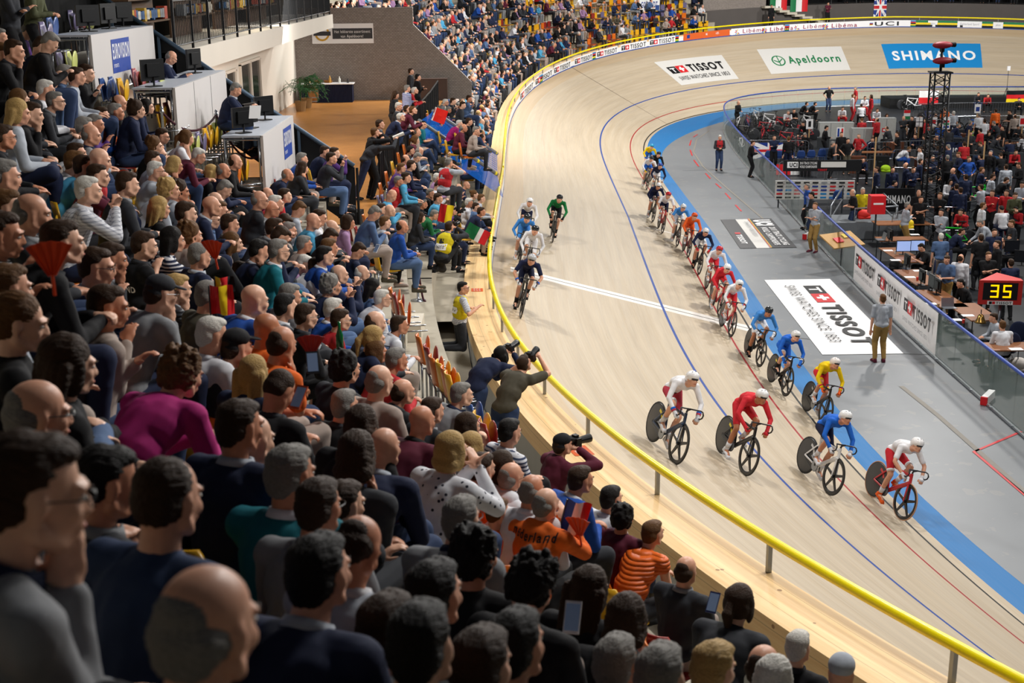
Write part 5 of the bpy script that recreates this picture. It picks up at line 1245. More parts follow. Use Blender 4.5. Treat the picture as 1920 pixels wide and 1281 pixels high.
CN.update(r1='red',b1='royal blue',b2='light blue',g1='green',y1='yellow',n1='dark navy',o1='orange',w1='white',rw='crimson')
def suit_stripe(p,tgt): pass
def rider(mx,my,phase,jersey,shorts,helmet,frame,accent,label,skin=0,sleeve='long',shoe='W',tyre=None,yaw=0,glove='W',cuff=None,hemc=None,num=None,panel=None):
    s,v=locate(mx,my); N=TNOR(s); t=TDIR(s); up=(N*.75+V3(0,0,.25)).normalized(); t=(Matrix.Rotation(math.radians(yaw),3,N)@t); t=(t-up*t.dot(up)).normalized(); x=t.cross(up)
    R=Matrix((x,t,up)).transposed(); rot=R.to_quaternion(); pt=TP(s,v,0,.0)
    # wheels on the boards: lower the bike so both contact patches sit on the surface
    bike(pt+N*.004,rot,0 if phase=='bikeA' else 1,frame,accent,' '.join(('bicycle of the '+label).split()[:16]),tyre=tyre)
    g=person(phase,pt,0,'bs',jersey,shorts,shoe,skin,sleeve,'',1,0,'cyclist',rot=rot,short=1,tight=1,helmet=paint(helmet,.25),face=1)
    p=get_pose(phase)
    lab=label; g['label']=lab; g['category']='person'; g['group']='riders on the track'
    # sock, glove, cuffs, hem and number as parts of the rider
    for sd,S,E,W in p.arms:
        u=(W-E).normalized()
        link('glove',gm(('glove',phase,sd),lambda:fuse(glove_mb(W,E,sd,p.curl),.010,1,'glove')),g,cloth(glove))
        if cuff: 
            for q,c in enumerate(cuff): a=E.lerp(W,.62+.12*q); link('cuff_band',gm(('cuff',phase,sd,q),lambda:MB().tube([a,E.lerp(W,.62+.12*q+.115)],[.043-.003*q,.041-.003*q],12).me('cuff',(None,),True)),g,cloth(c))
    for sd,Hp,K,A,td in p.legs:
        link('sock',gm(('sock',phase,sd),lambda:MB().tube([A+(K-A)*.04,A+(K-A)*.30],[.041,.049],12).me('sock',(None,),True)),g,cloth('W' if shoe!='K' else 'K'))
        if hemc: link('hem_band',gm(('hem',phase,sd),lambda:MB().tube([Hp.lerp(K,.77),Hp.lerp(K,.87)],[.071,.067],14).me('hem',(None,),True)),g,cloth(hemc))
    if num:
        T=spine_R(p.su); c=p.waist+V3(0,-.02,0); lb=text2d(num,.03)
        a=p.pel.lerp(p.waist,.5)
    return g
def glove_mb(W,E,sd,curl):
    mb=MB(); u=(W-E).normalized(); mb.cap(W-u*.02,W+u*.02,.036,.036); mb.ball(W+u*.055,(.048,.050,.036),None,10,8); return mb
RID=[ # midpoint of the wheel contacts in the photo
((1236,842),'bikeA','w1','rw','f0f0f2','23364f','e6d21c','rider in white jersey and crimson shorts nearest the yellow rail',0,'long','W',None,-16,'W',('b1','rw'),'w1'),
((1366,868),'bikeB','r1','r1','ececec','1b1c1e','e6d21c','rider all in red with dark legs and a white vented helmet',3,'long','W',None,-16,'r1',None,None),
((1521,904),'bikeA','b1','n1','f0f0f0','d8d8d8','c8c8c8','rider in royal blue jersey, black shorts and white helmet',1,'long','W',None,-18,'W',None,None),
((1654,948),'bikeB','w1','r1','f2f0f0','b5222c','c02a30','foremost rider in white and red on a red bicycle',0,'short','o1',M_tan,-18,'W',None,'w1'),
((1522,782),'bikeA','y1','r1','f0e8e4','17181a','9a9a9a','rider in yellow jersey with red shorts on the blue band',1,'long','W',None,-14,'o1',('r1','y1'),'y1'),
((1454,726),'bikeA','b1','b1','e8e8e8','151618','e6d21c','rider in blue suit with a white and black helmet',0,'long','K',None,-14,'b1',('w1',),'w1'),
((1407,674),'bikeB','b2','w1','22262a','17181a','5aa0c8','rider in light blue jersey, white shorts and dark helmet',3,'long','K',None,-13,'W',('w1','w1'),None),
((1357,620),'bikeA','w1','r1','eeeeee','b5222c','c02a30','rider in white jersey and red shorts just past the finish line',0,'long','W',None,-12,'W',('r1',),None),
((1338,584),'bikeB','r1','r1','f2f2f2','b5222c','d8d8d8','rider in red suit and plain white helmet ahead of the finish line',0,'long','W',None,-12,'r1',None,'w1'),
((1326,548),'bikeA','w1','r1','c02a35','a8222c','d8d8d8','rider in white and red with a striped red helmet',0,'long','W',None,-10,'W',('r1',),None),
((1303,507),'bikeB','n1','w1','e6e2e2','17181a','9a9a9a','rider in dark jersey with white shorts and green cuffs',1,'long','K',None,-10,'r1',('r1','g1'),None),
((1284,476),'bikeA','o1','o1','e0531c','7a1f24','d8d8d8','rider all in orange with an orange helmet',0,'long','W',None,-10,'K',None,None),
((1263,456),'bikeB','b2','W','d8dde2','17181a','5aa0c8','rider in pale blue and white beside the orange rider',0,'short','W',None,-10,'W',None,None),
((1236,432),'bikeA','w1','n1','c2242e','b5222c','d8d8d8','rider in white and black with a bright red helmet',0,'short','W',None,-10,'W',('r1',),None),
((1219,411),'bikeB','n1','n1','e8e8ea','17181a','9a9a9a','rider in dark navy with a white helmet far down the line',1,'long','W',None,-10,'W',None,None),
((1224,368),'bikeA','n1','w1','2d4aa0','17181a','9a9a9a','rider in navy with a blue and white helmet near the back',0,'long','W',None,-10,'W',None,None),
((1208,352),'bikeB','w1','b1','20242a','17181a','9a9a9a','rider in white and blue with a black helmet near the back',0,'long','W',None,-10,'y1',None,None),
((1221,343),'bikeA','K','K','141518','17181a','9a9a9a','rider all in black half hidden near the back of the line',0,'long','K',None,-10,'K',None,None),
((1209,325),'bikeB','y1','b1','2b9fd0','1d63c8','e6d21c','last rider of the line in yellow and blue with a cyan helmet',0,'long','W',None,-10,'b1',None,None),
((1034,448),'bikeA','g1','K','1c1f22','17181a','9a9a9a','lone rider in green jersey with a black helmet',0,'long','K',None,6,'K',None,None),
((972,585),'bikeB','n1','n1','b9babd','17181a','e6d21c','rider in navy and blue with a silver helmet high on the banking',0,'short','K',None,4,'W',('b1',),None),
((984,520),'bikeA','w1','w1','1a1c1f','17181a','c02a30','rider in white with a black helmet and red visor behind the silver helmet',0,'long','W',None,4,'W',None,None),
((972,492),'bikeB','b2','b2','24272a','17181a','5aa0c8','rider in light blue with a dark helmet beside the yellow rail',0,'long','W',None,4,'W',None,None),
((978,458),'bikeA','w1','n1','eeeef0','17181a','9a9a9a','rider in white and navy with a white helmet beside the rail',0,'long','W',None,4,'W',None,None)]
for q,ph,je,sh,he,fc,ac,lb,sk,sl,so,ty,yw,gl,cu,hm in RID:
    yw={-16:8,-18:9,-14:7,-13:7,-12:6}.get(yw,3 if q[0]>1100 else 2)
    rider(q[0],q[1],ph,je,sh,he,fc,ac,lb,sk,sl,so,ty,yw,gl,cu,hm)
# ---------------------------------------------------------------- photographers, officials and people at rails
def at_head(px,py,pose,yaw,t=None,z=None,sc=1.0):
    hl=get_pose(pose).hc*sc; o=Matrix.Rotation(yaw,3,'Z')@hl
    Q=atd(px,py,t) if t else atz(px,py,z+hl.z); return Q-o
def special(px,py,pose,yaw_deg,hair,top,legs,who,t=None,z=None,group='photographers and people at the rails',sl='long',**k):
    yaw=math.radians(yaw_deg); loc=at_head(px,py,pose,yaw,t,z)
    if z is not None: loc.z=z
    nm=k.pop('name','spectator')
    o=person(pose,loc,yaw,hair,top,legs,k.pop('shoe','K'),k.pop('skin',0),sl,k.pop('pat',''),k.pop('hi',1),k.pop('glasses',0),nm,k.pop('hood',0),face=k.pop('face',0),**k)
    q=get_pose(pose); tt=(atd(px,py,1)-V3(0,0,CH)); PEOPLE.append(dict(o=o,px=px,py=py,hair=hair,top=top if top in GARM else 'K',po=pose,pat='',q=False,kid=0,w=.17*CF/((loc-V3(0,0,CH)).length),short='',who=who,grp=group)); return o
def camera_thing(owner,pose,label,lens=.16,dark='17181a',off=(0,.05,0)):
    p=get_pose(pose); M=Matrix.Translation(owner.location)@owner.rotation_euler.to_matrix().to_4x4()
    h=(p.arms[0][3]+p.arms[1][3])/2; q=(p.arms[1][3]-p.arms[1][2]).normalized()
    c=p.hc+p.HR@V3(0,.155,0); g=empty('photo_camera',(M@c.to_4d()).to_3d(),0,label,'camera'); g.rotation_euler=(M.to_3x3()@p.HR).to_euler()
    MB().box((0,0,0),(.14,.06,.10)).box((0,.0,.06),(.06,.05,.03)).obj('camera_body',g,M_plastic)
    MB().lathe((0,0,0),[(.0,.03),(.035,.03),(.038,.08),(.045,lens),(.045,lens+.03),(.03,lens+.03),(0,lens+.01)],'Y',14).obj('lens',g,mat('lens'+dark,dark,.35)); return g
V_Y=mat('vest_yellow','c9bd1c',.7,0,.08)
a=special(869,540,'kneel',-75,'ks','W','D','bearded kneeling photographer',t=24.6,vest='Y',sl='short',pat='q',glasses=1,face=1)
def vestprint(o,pose,col='Y'):
    p=get_pose(pose); zc=p.chest.z-.10
    back_print(o,'photo_vest',[(None,-.13,zc-.05,.26,.12,MT['w']),('PHOTO',-.10,zc-.01,.20,.05,MT['k']),('2018',-.06,zc+.13,.12,.04,MT['k'])],0,0,0,0,None)
vestprint(a,'kneel')
a=special(843,425,'crouch',-30,'bs','D','K','photographer crouching in yellow photo vest',t=27,vest='Y'); vestprint(a,'crouch')
camera_thing(a,'crouch','black camera held by the crouching photographer in the yellow vest')
a=special(842,305,'snap',-40,'gs','L','D','photographer seated',t=31,vest='R',sl='short'); camera_thing(a,'snap','black camera raised by the grey-haired photographer in the red vest')
a=special(941,664,'shootlow',-38,'kl','N','J','photographer leaning over the ledge',t=17.4); camera_thing(a,'shootlow','black camera at the eye of the long-haired photographer in navy')
a=special(983,682,'shoot',-30,'bs','F','J','photographer leaning on the pine ledge',t=16.6,sl='short'); camera_thing(a,'shoot','black camera of the photographer in the brown shirt')
a=special(1056,834,'snapstand',-55,'Kh','M','J','photographer in hooded jacket at the ledge',t=13.4,hood=1); camera_thing(a,'snapstand','black camera of the photographer in the maroon jacket and cap')
a=special(722,264,'shoot',-70,'gy','D','N','suited photographer bent over the concourse railing',z=CZ); camera_thing(a,'shoot','pale telephoto lens camera of the suited photographer',.30,'c9c4ba')
special(704,248,'snapstand',-60,'ms','K','K','woman standing behind the suited photographer',z=CZ)
special(713,233,'stand',-80,'bs','D','K','man standing behind the concourse railing',z=CZ)
special(752,220,'rail',-80,'ws','N','D','man in suit leaning on the concourse railing',z=CZ,glasses=1)
special(764,205,'rail',-80,'bs','W','J','man leaning on the concourse railing',z=CZ); special(775,207,'rail',-85,'ms','M','J','woman at the concourse railing',z=CZ)
special(778,170,'rail',-80,'ws','R','K','person leaning at the railing',z=CZ); special(764,166,'standx',-60,'gs','B','K','person at the concourse tables',z=CZ,pat='s'); special(784,145,'standx',-70,'ks','K','K','person behind the railing tables',z=CZ)
special(771,134,'stand',-90,'bs','D','K','person standing far along the concourse railing',z=CZ)
for px,py,h,tp in ((748,200,'ws','D'),(742,178,'bl','K')): special(px,py,'standh',-100,h,tp,'K','person beside the concourse railing',z=CZ)
# press desks
special(322,108,'desk',-82,'gy','N','J','commentator writing at the middle press desk',t=24.6,glasses=1,group='commentators at the press desks')
special(443,168,'paper',-80,'gs','N','J','commentator reading a sheet of paper',t=24.2,sl='short',group='commentators at the press desks',face=0)
special(20,-34,'standx',-90,'gs','D','K','person standing at the top left corner',t=19,group='people standing above the press desks'); special(68,-36,'standh',-90,'bs','H','K','person in camouflage coat at the top left',t=20,group='people standing above the press desks')
decal('paper_sheet',[(MT['w'],rect(-.10,-.14,.2,.28))],lambda x,y,L:atd(478,210,23.3)+V3(x,y*.6,y*.75),label='sheet of paper held by the commentator at the lowest press desk',cat='paper')
# people along the bend wall
for px,py,h,tp,lg,ps in ((1163,27,'ws','Z','K','stand'),(1228,44,'ks','D','K','standh'),(1445,22,'ks','K','K','stand'),(1552,24,'ks','M','K','standx'),(1203,62,'bs','D','D','standx')):
    ss=s_px(px,2.0,5.5); q=SP(ss,2.0,TP(ss,TW).z+.25); o=person(ps,q,yaw_at(ss),h,tp,lg,hi=0,name='bystander'); PEOPLE.append(dict(o=o,px=px,py=py,hair=h,top=tp if tp in GARM else 'L',po='stand',pat='',q=False,kid=0,w=6,short='',who='bystander standing at the far bend wall',grp='bystanders along the bend wall'))
i=0
RR_=random.Random(5)
for s in np.arange(57,91,.75):
    if RR_.random()<.25: continue
    q=SP(s,RR_.uniform(3.6,4.3),TP(s,TW).z+1.75); o=person('stand',q,yaw_at(s)+RR_.uniform(-.4,.4),RR_.choice(['bs','ks','gs']),RR_.choice('KNDGK'),RR_.choice('KJD'),hi=0,name='bystander'); px,py=proj(q)
    o['label']='pair of dark legs standing on the balcony over the far bend'; o['category']='person'; o['group']='people standing on the bend balcony'
# ---------------------------------------------------------------- things people hold
def clapper(px,py,t,rz,label,tilt=0.3,mk='e0461c'):
    g=empty('fan_clapper',atd(px,py,t),rz,label,'clapper'); g.rotation_euler=(tilt,0,rz); g.scale=(.6,.6,.6); V=[];n=9
    for k in range(n+1):
        a=-.5+1.0*k/n; d=.012*(k%2); V+= [(.05*math.sin(a),d,.05*math.cos(a)),(.30*math.sin(a),d,.30*math.cos(a)),(.05*math.sin(a),d+.003,.05*math.cos(a)),(.30*math.sin(a),d+.003,.30*math.cos(a))]
    F=[]
    for k in range(n): a=4*k; F+=[(a,a+4,a+5,a+1),(a+2,a+3,a+7,a+6),(a+1,a+5,a+7,a+3),(a,a+2,a+6,a+4)]
    link('folded_card',mesh('fan',V,F,(mat('clapper'+mk,mk,.4),)),g); MB().tube([(0,.006,-.10),(0,.006,.06)],.012,6).obj('grip',g,mat('clapper'+mk,mk,.4)); return g
clapper(100,530,5.2,.3,'orange and white fan clapper at the left edge beside the man in charcoal'); clapper(243,350,13.0,-.6,'orange clapper card held over the row near the maroon-clad man'); clapper(1088,1012,8.6,-.5,'red printed clapper held by the man in the orange hoodie'); clapper(405,492,9.6,-.3,'red orange clapper by the woman in the striped top'); clapper(585,675,8.2,.1,'red and white clapper held below the man in the orange T-shirt',.3,'b7322c'); clapper(822,222,(atz(822,222,5.15)-V3(0,0,CH)).length/1.03,.3,'red folded cloth fan on the concourse railing',.3,'d8331f')
def flag(px,py,t,items,label,w_=.45,h=.30,rz=0,tilt=0,name='hand_flag',pole=.6):
    P=atd(px,py,t); R=Matrix.Rotation(rz,3,'Z')@Matrix.Rotation(tilt,3,'Y'); g=empty(name,P,0,label,'flag')
    decal('flag_cloth',items,lambda x,y,L:R@V3(x*w_,.03*math.sin(x*7+y*2)-.003*L,y*h),g,sub=10); MB().tube([R@V3(0,0,-pole+h),R@V3(0,0,h)],.006,6).obj('stick',g,M_darksteel)
flag(404,548,9.4,[(MT['k'],rect(.7,0,.35,1)),(MT['r'],rect(.35,0,.35,1)),(MT['y'],rect(0,0,.35,1))],'black red and yellow hand flag behind the child in black',.13,.11)
flag(395,590,9.0,[(MT['r'],rect(0,0,1,1)),(MT['y'],rect(.45,0,.3,1))],'red and yellow flag cloth draped behind the leather jacket',.16,.2)
flag(1045,1005,8.8,[(MT['b'] if False else MT['n'],rect(0,0,.34,1)),(MT['w'],rect(.33,0,.34,1)),(MT['r'],rect(.66,0,.34,1))],'blue white and red flag standing behind the man in the orange hoodie',.17,.27,0,.25)
flag(808,225,(atz(808,225,5.2)-V3(0,0,CH)).length/1.03,[(mat('flagred','e0261c',.5,0,0),rect(0,0,1,1)),(MT['w'],rect(0,.0,.12,1))],'bright red flag hanging over the concourse railing',.40,.40,0,.35)
flag(820,415,29,[(MT['r'],rect(0,0,.5,1)),(MT['y'],rect(.5,0,.5,1))],'red and yellow flag folded among the seats below the tunnel net',.3,.4,0,.2)
flag(868,440,27.5,[(MT['gr'],rect(0,0,.5,1)),(MT['w'],rect(.5,0,.2,1)),(MT['r'],rect(.7,0,.3,1))],'green white and red flag lying by the crouching photographer',.5,.3,0,.5)
def phone(px,py,t,label,rz=-.6,c='d9dade'):
    g=empty('mobile_phone',atd(px,py,t),rz,label,'phone'); g.rotation_euler=(-.7,0,rz); MB().box((0,0,0),(.072,.009,.145)).obj('shell',g,mat('phone'+c,c,.3)); MB().box((0,-.0055,0),(.062,.002,.12)).obj('screen',g,mat('phone_screen','6d7f9c',.1,0,0,emit=.12))
phone(1073,1158,5.8,'white phone held up by the curly-haired woman in the bottom crowd',-.2); phone(706,466,20,'pale phone in the hands of the man seated by the aisle'); phone(586,680,8.0,'dark phone held in front of the orange T-shirt',.2,'202226'); phone(560,745,7.6,'phone in the hands of the buzz-cut man in black',-.5,'c4532c'); phone(1337,1130,8.8,'dark blue camera phone held over the ledge side by the bald man in charcoal',-.5,'27305a'); phone(722,660,14,'phone held by the white-haired woman in the white top',-.5,'30343c')
MB().lathe((0,0,0),[(0,0),(.032,0),(.032,.14),(.013,.20),(.013,.26),(0,.26)],n=12).obj('beer_bottle',None,mat('green_glass','0f5a2c',.1),True,label='green glass bottle held beside the man in the red T-shirt',cat='bottle').location=atd(638,660,11)
# lettering on the crowd's clothes
for p in PEOPLE:
    if (round(p['px']),round(p['py']))==(1025,945):
        z=get_pose(p['po']).chest.z; back_print(p['o'],'top',[('nederland',-.17,z+.095,.34,.06,MT['k'])],0,0,0,0,None)
    if (round(p['px']),round(p['py']))==(272,460):
        z=get_pose(p['po']).chest.z; back_print(p['o'],'top',[('DEUTSCHLAND',-.16,z-.06,.32,.05,MT['w'])],0,0,0,0,None)
# ---------------------------------------------------------------- far crowd and its seats
def crowd():
    cm_=[cloth_fixed(c) for c in 'KNDGKWBRMCIAFNDVKNKL']+[mat('crowd_skin%d'%i,SKINS[i],.5) for i in (0,1,2)]+[mat('crowd_hair'+c,HC[c],.5) for c in 'kbmlgw']+[cloth_fixed(c) for c in 'JKDGA']; V=[];F=[];MI=[]; R=random.Random(21)
    def proto(lean):
        m=MB(); a=math.radians(lean); hd=V3(0,.62*math.sin(a)+.0,.53+.62*math.cos(a))
        m.cap((0,0,.53),(0,.42*math.sin(a),.53+.40*math.cos(a)),.15,.16,7,0); 
        for s in(-1,1):
            S=V3(s*.20,.40*math.sin(a),.53+.40*math.cos(a)); E=V3(s*.24,.16+.2*math.sin(a),.72); m.cap(S,E,.055,.05,5,0); m.cap(E,(s*.06,.40,.68),.045,.035,5,0); m.ball((s*.05,.43,.68),.045,None,5,4,1)
            m.cap((s*.09,0,.52),(s*.13,.45,.52),.09,.07,6,3); m.cap((s*.13,.45,.50),(s*.12,.42,.08),.065,.05,6,3); m.ball((s*.12,.50,.05),(.05,.12,.045),None,6,4,4)
        m.cap(hd-V3(0,0,.15),hd-V3(0,0,.05),.055,.055,6,1); m.ball(hd,(.075,.095,.115),None,8,6,1); m.ball(hd+V3(0,-.025,.035),(.085,.095,.095),None,8,6,2); return m
    pr=[proto(l) for l in (5,14,24,34)]; pr=[(np.array([tuple(q) for q in m.v]),m.f,m.mi) for m in pr]
    n=0; seats=[]
    for k in range(0,17):
        s=-5.0 if k<2 else 10.4
        while s<51.3:
            d=.8+.9*k+.45; z=farz(s,d-.25); q=SP(s,d,z); nx=SP(s+.1,d,z); sc=(nx-q).length/.1; s+=.57/max(.4,sc)
            if k<2 and q.y<45: continue
            q=q+V3(R.uniform(-.12,.12),R.uniform(-.12,.12),0); px,py=proj(q+V3(0,0,1.1))
            if py<-25 or px<560 or (q.x<-8.2 and q.y<97): continue
            pe=.93
            if px>920 and py<75: pe=.42
            if px>1040 and py<60: pe=.3
            if abs((s%13)-6)<.5 and k>3: continue
            if R.random()>pe: seats.append((q,yaw_at(s))); continue
            vv,ff,mi=R.choice(pr); y=yaw_at(s)+R.uniform(-.3,.3); c,si=math.cos(y),math.sin(y); h=R.uniform(1.06,1.18); n0=len(V)
            X=vv[:,0]*c-vv[:,1]*si; Y=vv[:,0]*si+vv[:,1]*c; V+=list(zip(X*h+q.x,Y*h+q.y,vv[:,2]*h+q.z)); F+=[tuple(a+n0 for a in f) for f in ff]
            tp=R.randrange(20); sk=20+R.choice([0,1,2]); hr=23+R.choice([0,1,1,2,3,4,5,4]); bald=R.random()<.12; pn=29+R.choice([0,0,1,2,3,4]); MI+=[{0:tp,1:sk,2:(sk if bald else hr),3:pn,4:30}[i] for i in mi]; n+=1
    me=mesh('crowd',V,F,cm_,True); me.polygons.foreach_set('material_index',MI); me.update()
    link('crowd',me,kind='stuff',label='dense crowd of small seated spectators filling the far stand around the bend',cat='crowd')
    V=[];F=[];MI=[]; mats=[mat('seat_plastic_'+c,SEATC[c],.3,0,.06) for c in 'YORBV']; b=MB().box((0,-.22,.66),(.42,.04,.36)).box((0,0,.44),(.42,.42,.04)).box((0,-.22,.2),(.36,.03,.4)); vv=np.array([tuple(q) for q in b.v])
    for q,y in seats:
        c,si=math.cos(y),math.sin(y); n0=len(V); X=vv[:,0]*c-vv[:,1]*si; Y=vv[:,0]*si+vv[:,1]*c; V+=list(zip(X+q.x,Y+q.y,vv[:,2]+q.z)); F+=[tuple(a+n0 for a in f) for f in b.f]; MI+=[R.choice([0,0,0,0,1,2,3,4])]*len(b.f)
    me=mesh('seats',V,F,mats); me.polygons.foreach_set('material_index',MI); me.update(); link('stadium_seats',me,kind='stuff',label='rows of empty yellow, orange and blue seats in the far stand',cat='seats')
    return n,len(seats)
print('crowd',crowd())
# ---------------------------------------------------------------- infield: officials, teams and their gear
def pit(px,py,face_,hair,top,legs,pose,who,sl='long',**k):
    "px py = head in the photo; stands or sits on the infield floor"
    yw={'a':0,'l':90,'c':180,'r':-90,'al':40,'ar':-40,'cl':135,'cr':-135}[face_]
    return special(px,py,pose,yw,hair,top,legs,who,z=.012,group='people on the infield',sl=sl,name='crew_member',hi=k.pop('hi',0),**k)
pit(1655,560,'a','ms','L','Q','stand','official standing on the grey apron seen from behind','short',hi=1,shoe='M')
pit(1528,386,'cl','ms','L','Q','standx','official with folded arms beside the glass','short',hi=1,shoe='M')
pit(1350,258,'c','ws','D','J','standh','photographer in a red vest on the apron',vest='R')
pit(1385,193,'cr','gy','K','K','standh','man in black coat inside the far glass corner'); pit(1555,165,'c','by','K','J','hips','man in black shirt and jeans on the far apron','short')
for px,py,f,h,t,l,ps,w_ in [(1604,166,'l','gs','R','R','stand','person in red on the far apron'),(1600,180,'r','ms','W','R','stand','person in white jacket and red trousers on the far apron'),(1622,184,'c','bs','W','R','lap','person in white sitting near the team in red'),(1633,181,'l','bl','R','R','stand','woman in red on the far apron'),(1615,198,'a','bs','W','K','lap','person in white shirt seen from behind near the team in red'),
 (1835,177,'c','ks','D','J','clasp','person squatting on the far stage'),(1853,180,'c','ks','R','K','clasp','person in red sitting on the far stage'),(1911,187,'c','ks','K','K','clasp','person in black sitting by the German flag'),
 (1580,204,'c','bs','W','R','clasp','team member sitting in white and red'),(1645,207,'c','bs','W','R','clasp','team member sitting in white'),(1663,217,'c','bl','A','E','clasp','woman sitting in beige and green'),(1513,195,'r','ks','K','K','clasp','person sitting in black, left'),(1529,195,'r','ks','K','K','clasp','person sitting in black, right'),(1478,211,'c','gs','W','D','clasp','person sitting by the bicycle racks'),(1489,208,'c','ks','K','K','clasp','person in black by the bicycle racks'),
 (1452,258,'c','ks','N','K','standx','mechanic with folded arms at the bicycle racks'),(1412,268,'r','bs','K','K','standh','person bending beside the glass'),(1578,252,'c','bs','K','K','stand','man in black by the white lockers'),(1590,264,'c','ks','K','F','hips','man in black shirt and brown trousers'),(1562,270,'r','gs','K','K','standh','grey-haired man in black near the blue chairs'),(1636,262,'c','bs','N','K','clasp','man seated before the grey lockers'),(1682,252,'l','bs','K','K','standx','man in black right of the lockers'),
 (1705,280,'r','ms','W','B','deep','cyclist bending over in white and blue'),(1710,222,'cl','ks','K','K','stand','person in black under the far stage, left'),(1727,220,'l','ks','K','K','standh','person in black under the far stage, right'),(1736,226,'l','bl','R','K','stand','woman in red near the flags'),(1774,215,'c','bs','W','K','stand','person in white left of the tower'),(1788,212,'a','ws','L','J','stand','person in pale blue right of the tower'),(1772,205,'a','bs','O','K','stand','person in orange beyond the tower'),
 (1836,216,'a','gs','W','K','stand','person in white seen from behind, left of two'),(1846,227,'a','bs','W','K','stand','person in white seen from behind, right of two'),(1867,208,'a','bs','O','K','stand','person in bright orange by the far stage'),(1893,210,'l','ks','K','K','standh','person in black by the far barriers'),(1903,218,'a','by','A','K','stand','person in a pinkish shirt by the right edge'),(1779,243,'a','bs','D','K','stand','person in a dark quilted vest'),
 (1808,270,'a','bs','R','J','stand','man in red T-shirt and jeans'),(1905,286,'c','bs','R','K','clasp','man in red sitting at the right edge'),(1618,300,'c','ks','N','K','clasp','mechanic seated by the toolboxes'),(1643,318,'l','bs','N','K','stand','staff member in navy, first of the group by the banner'),(1674,318,'c','bs','N','K','stand','staff member in navy, second of the group by the banner'),(1678,344,'r','ks','N','K','clasp','staff member sitting behind the SHIMANO board'),(1698,310,'l','by','N','K','stand','staff member in navy, third of the group by the banner'),(1713,318,'c','bs','N','K','standx','staff member with folded arms by the banner'),(1727,303,'r','bs','N','K','stand','staff member in navy left of the tower'),(1761,316,'c','ks','K','K','chin','person with chin on hand right of the tower'),
 (1783,341,'c','kl','W','K','lap','woman in white right of the tower'),(1793,350,'a','bs','N','K','stand','person in navy jacket near the blue bag'),(1801,357,'a','bs','N','K','stand','person in navy jacket with white trim'),(1811,332,'a','bs','N','K','stand','person beside the cyan bag'),(1513,350,'l','gs','B','K','stand','steward in a blue bib beyond the glass'),(1521,366,'l','ks','D','J','standh','man in charcoal leaning by the glass'),(1598,361,'l','wy','K','J','standh','balding man in black polo and jeans on the ramp'),(1618,358,'c','ws','Y','K','stand','steward in a yellow vest on the ramp'),
 (1702,386,'r','gs','L','Q','standx','official in pale blue shirt with folded arms'),(1723,362,'c','gy','K','K','stand','man in dark suit by the foot of the tower'),(1727,374,'c','bs','K','K','standx','person in suit by the foot of the tower'),(1862,332,'r','bs','L','K','standh','man in pale shirt right of the tower'),(1844,386,'r','ms','W','K','stand','man in white shirt and dark trousers'),(1887,362,'cl','bs','R','R','stand','team member in red tracksuit'),(1904,367,'c','bs','H','D','standh','person in green patterned top'),(1917,346,'c','ks','L','K','standh','person in pale blue at the right edge'),
 (1764,444,'a','ws','I','A','stand','white-haired official in blue shirt seen from behind'),(1775,487,'cl','bs','I','Q','standh','official in pale blue shirt and tie'),(1802,484,'ar','by','W','K','stand','man in white polo seen from behind'),(1854,480,'c','ms','K','F','standx','man in blazer holding a blue folder'),(1869,458,'l','bs','K','K','stand','man in black T-shirt at the monitors'),(1895,493,'a','bs','N','K','stand','man in dark suit seen from behind'),(1839,446,'a','bs','K','K','stand','man in black T-shirt seen from behind'),(1865,436,'c','bs','N','K','stand','man in navy near the monitors'),(1895,446,'l','bs','K','K','clap','man pointing at the right edge'),
 (1800,531,'l','ks','K','K','cheek','man in black with headphones at the timing table'),(1727,464,'l','ks','K','K','desk','woman at the computer table'),(1879,610,'a','ms','W','K','lap','man in white shirt seated behind the glass'),(1862,596,'l','bs','L','K','lap','man hidden behind the timing clock'),(1840,445,'c','gs','K','K','stand','crew member behind the monitors'),(1745,240,'c','bs','K','K','stand','crew member left of the tower truss'),(1550,240,'r','ks','K','K','standh','crew member among the racks'),(1880,240,'l','ks','K','K','stand','crew member among the far bicycles'),(1820,250,'c','ks','D','K','standh','crew member at the far workbench'),(1910,310,'l','bs','K','K','standh','crew member at the right workbench')]:
    sit=ps in('clasp','lap','deep','chin','cheek','desk'); pit(px,py,f,h,t,l,ps,w_,'short' if t in 'LIRKW' and ps!='lap' and RR_.random()<.6 else 'long')
# team bicycles parked in racks
Rb=random.Random(8)
def parked(px,py,yaw,c,label): 
    q=atz(px,py,.02); g=bike(q,Matrix.Rotation(yaw,3,'Z').to_quaternion(),Rb.randrange(2),c,'9a9a9a',label,tyre=M_tyre,group='team bicycles parked on the infield'); return g
wh=['far left','left','second','third','fourth','fifth','sixth','seventh','eighth','ninth','tenth','eleventh','twelfth','thirteenth']
for i,(px,py,c) in enumerate([(1382,245,'e8e8ea'),(1400,262,'17181a'),(1412,250,'17181a'),(1420,232,'e4e4e6'),(1428,268,'b5222c'),(1440,255,'a8222c'),(1448,238,'e8e8ea'),(1456,282,'17181a'),(1464,262,'17181a'),(1472,245,'b5222c'),(1480,275,'b5222c'),(1490,258,'17181a'),(1498,288,'17181a'),(1512,262,'b5222c')]):
    parked(px,py,Rb.choice([.3,-.4,2.8,1.2]),c,'%s %s bicycle in the racks at the left end of the team area'%(wh[i],{'e':'white','1':'black','b':'red','a':'dark red'}[c[0]]))
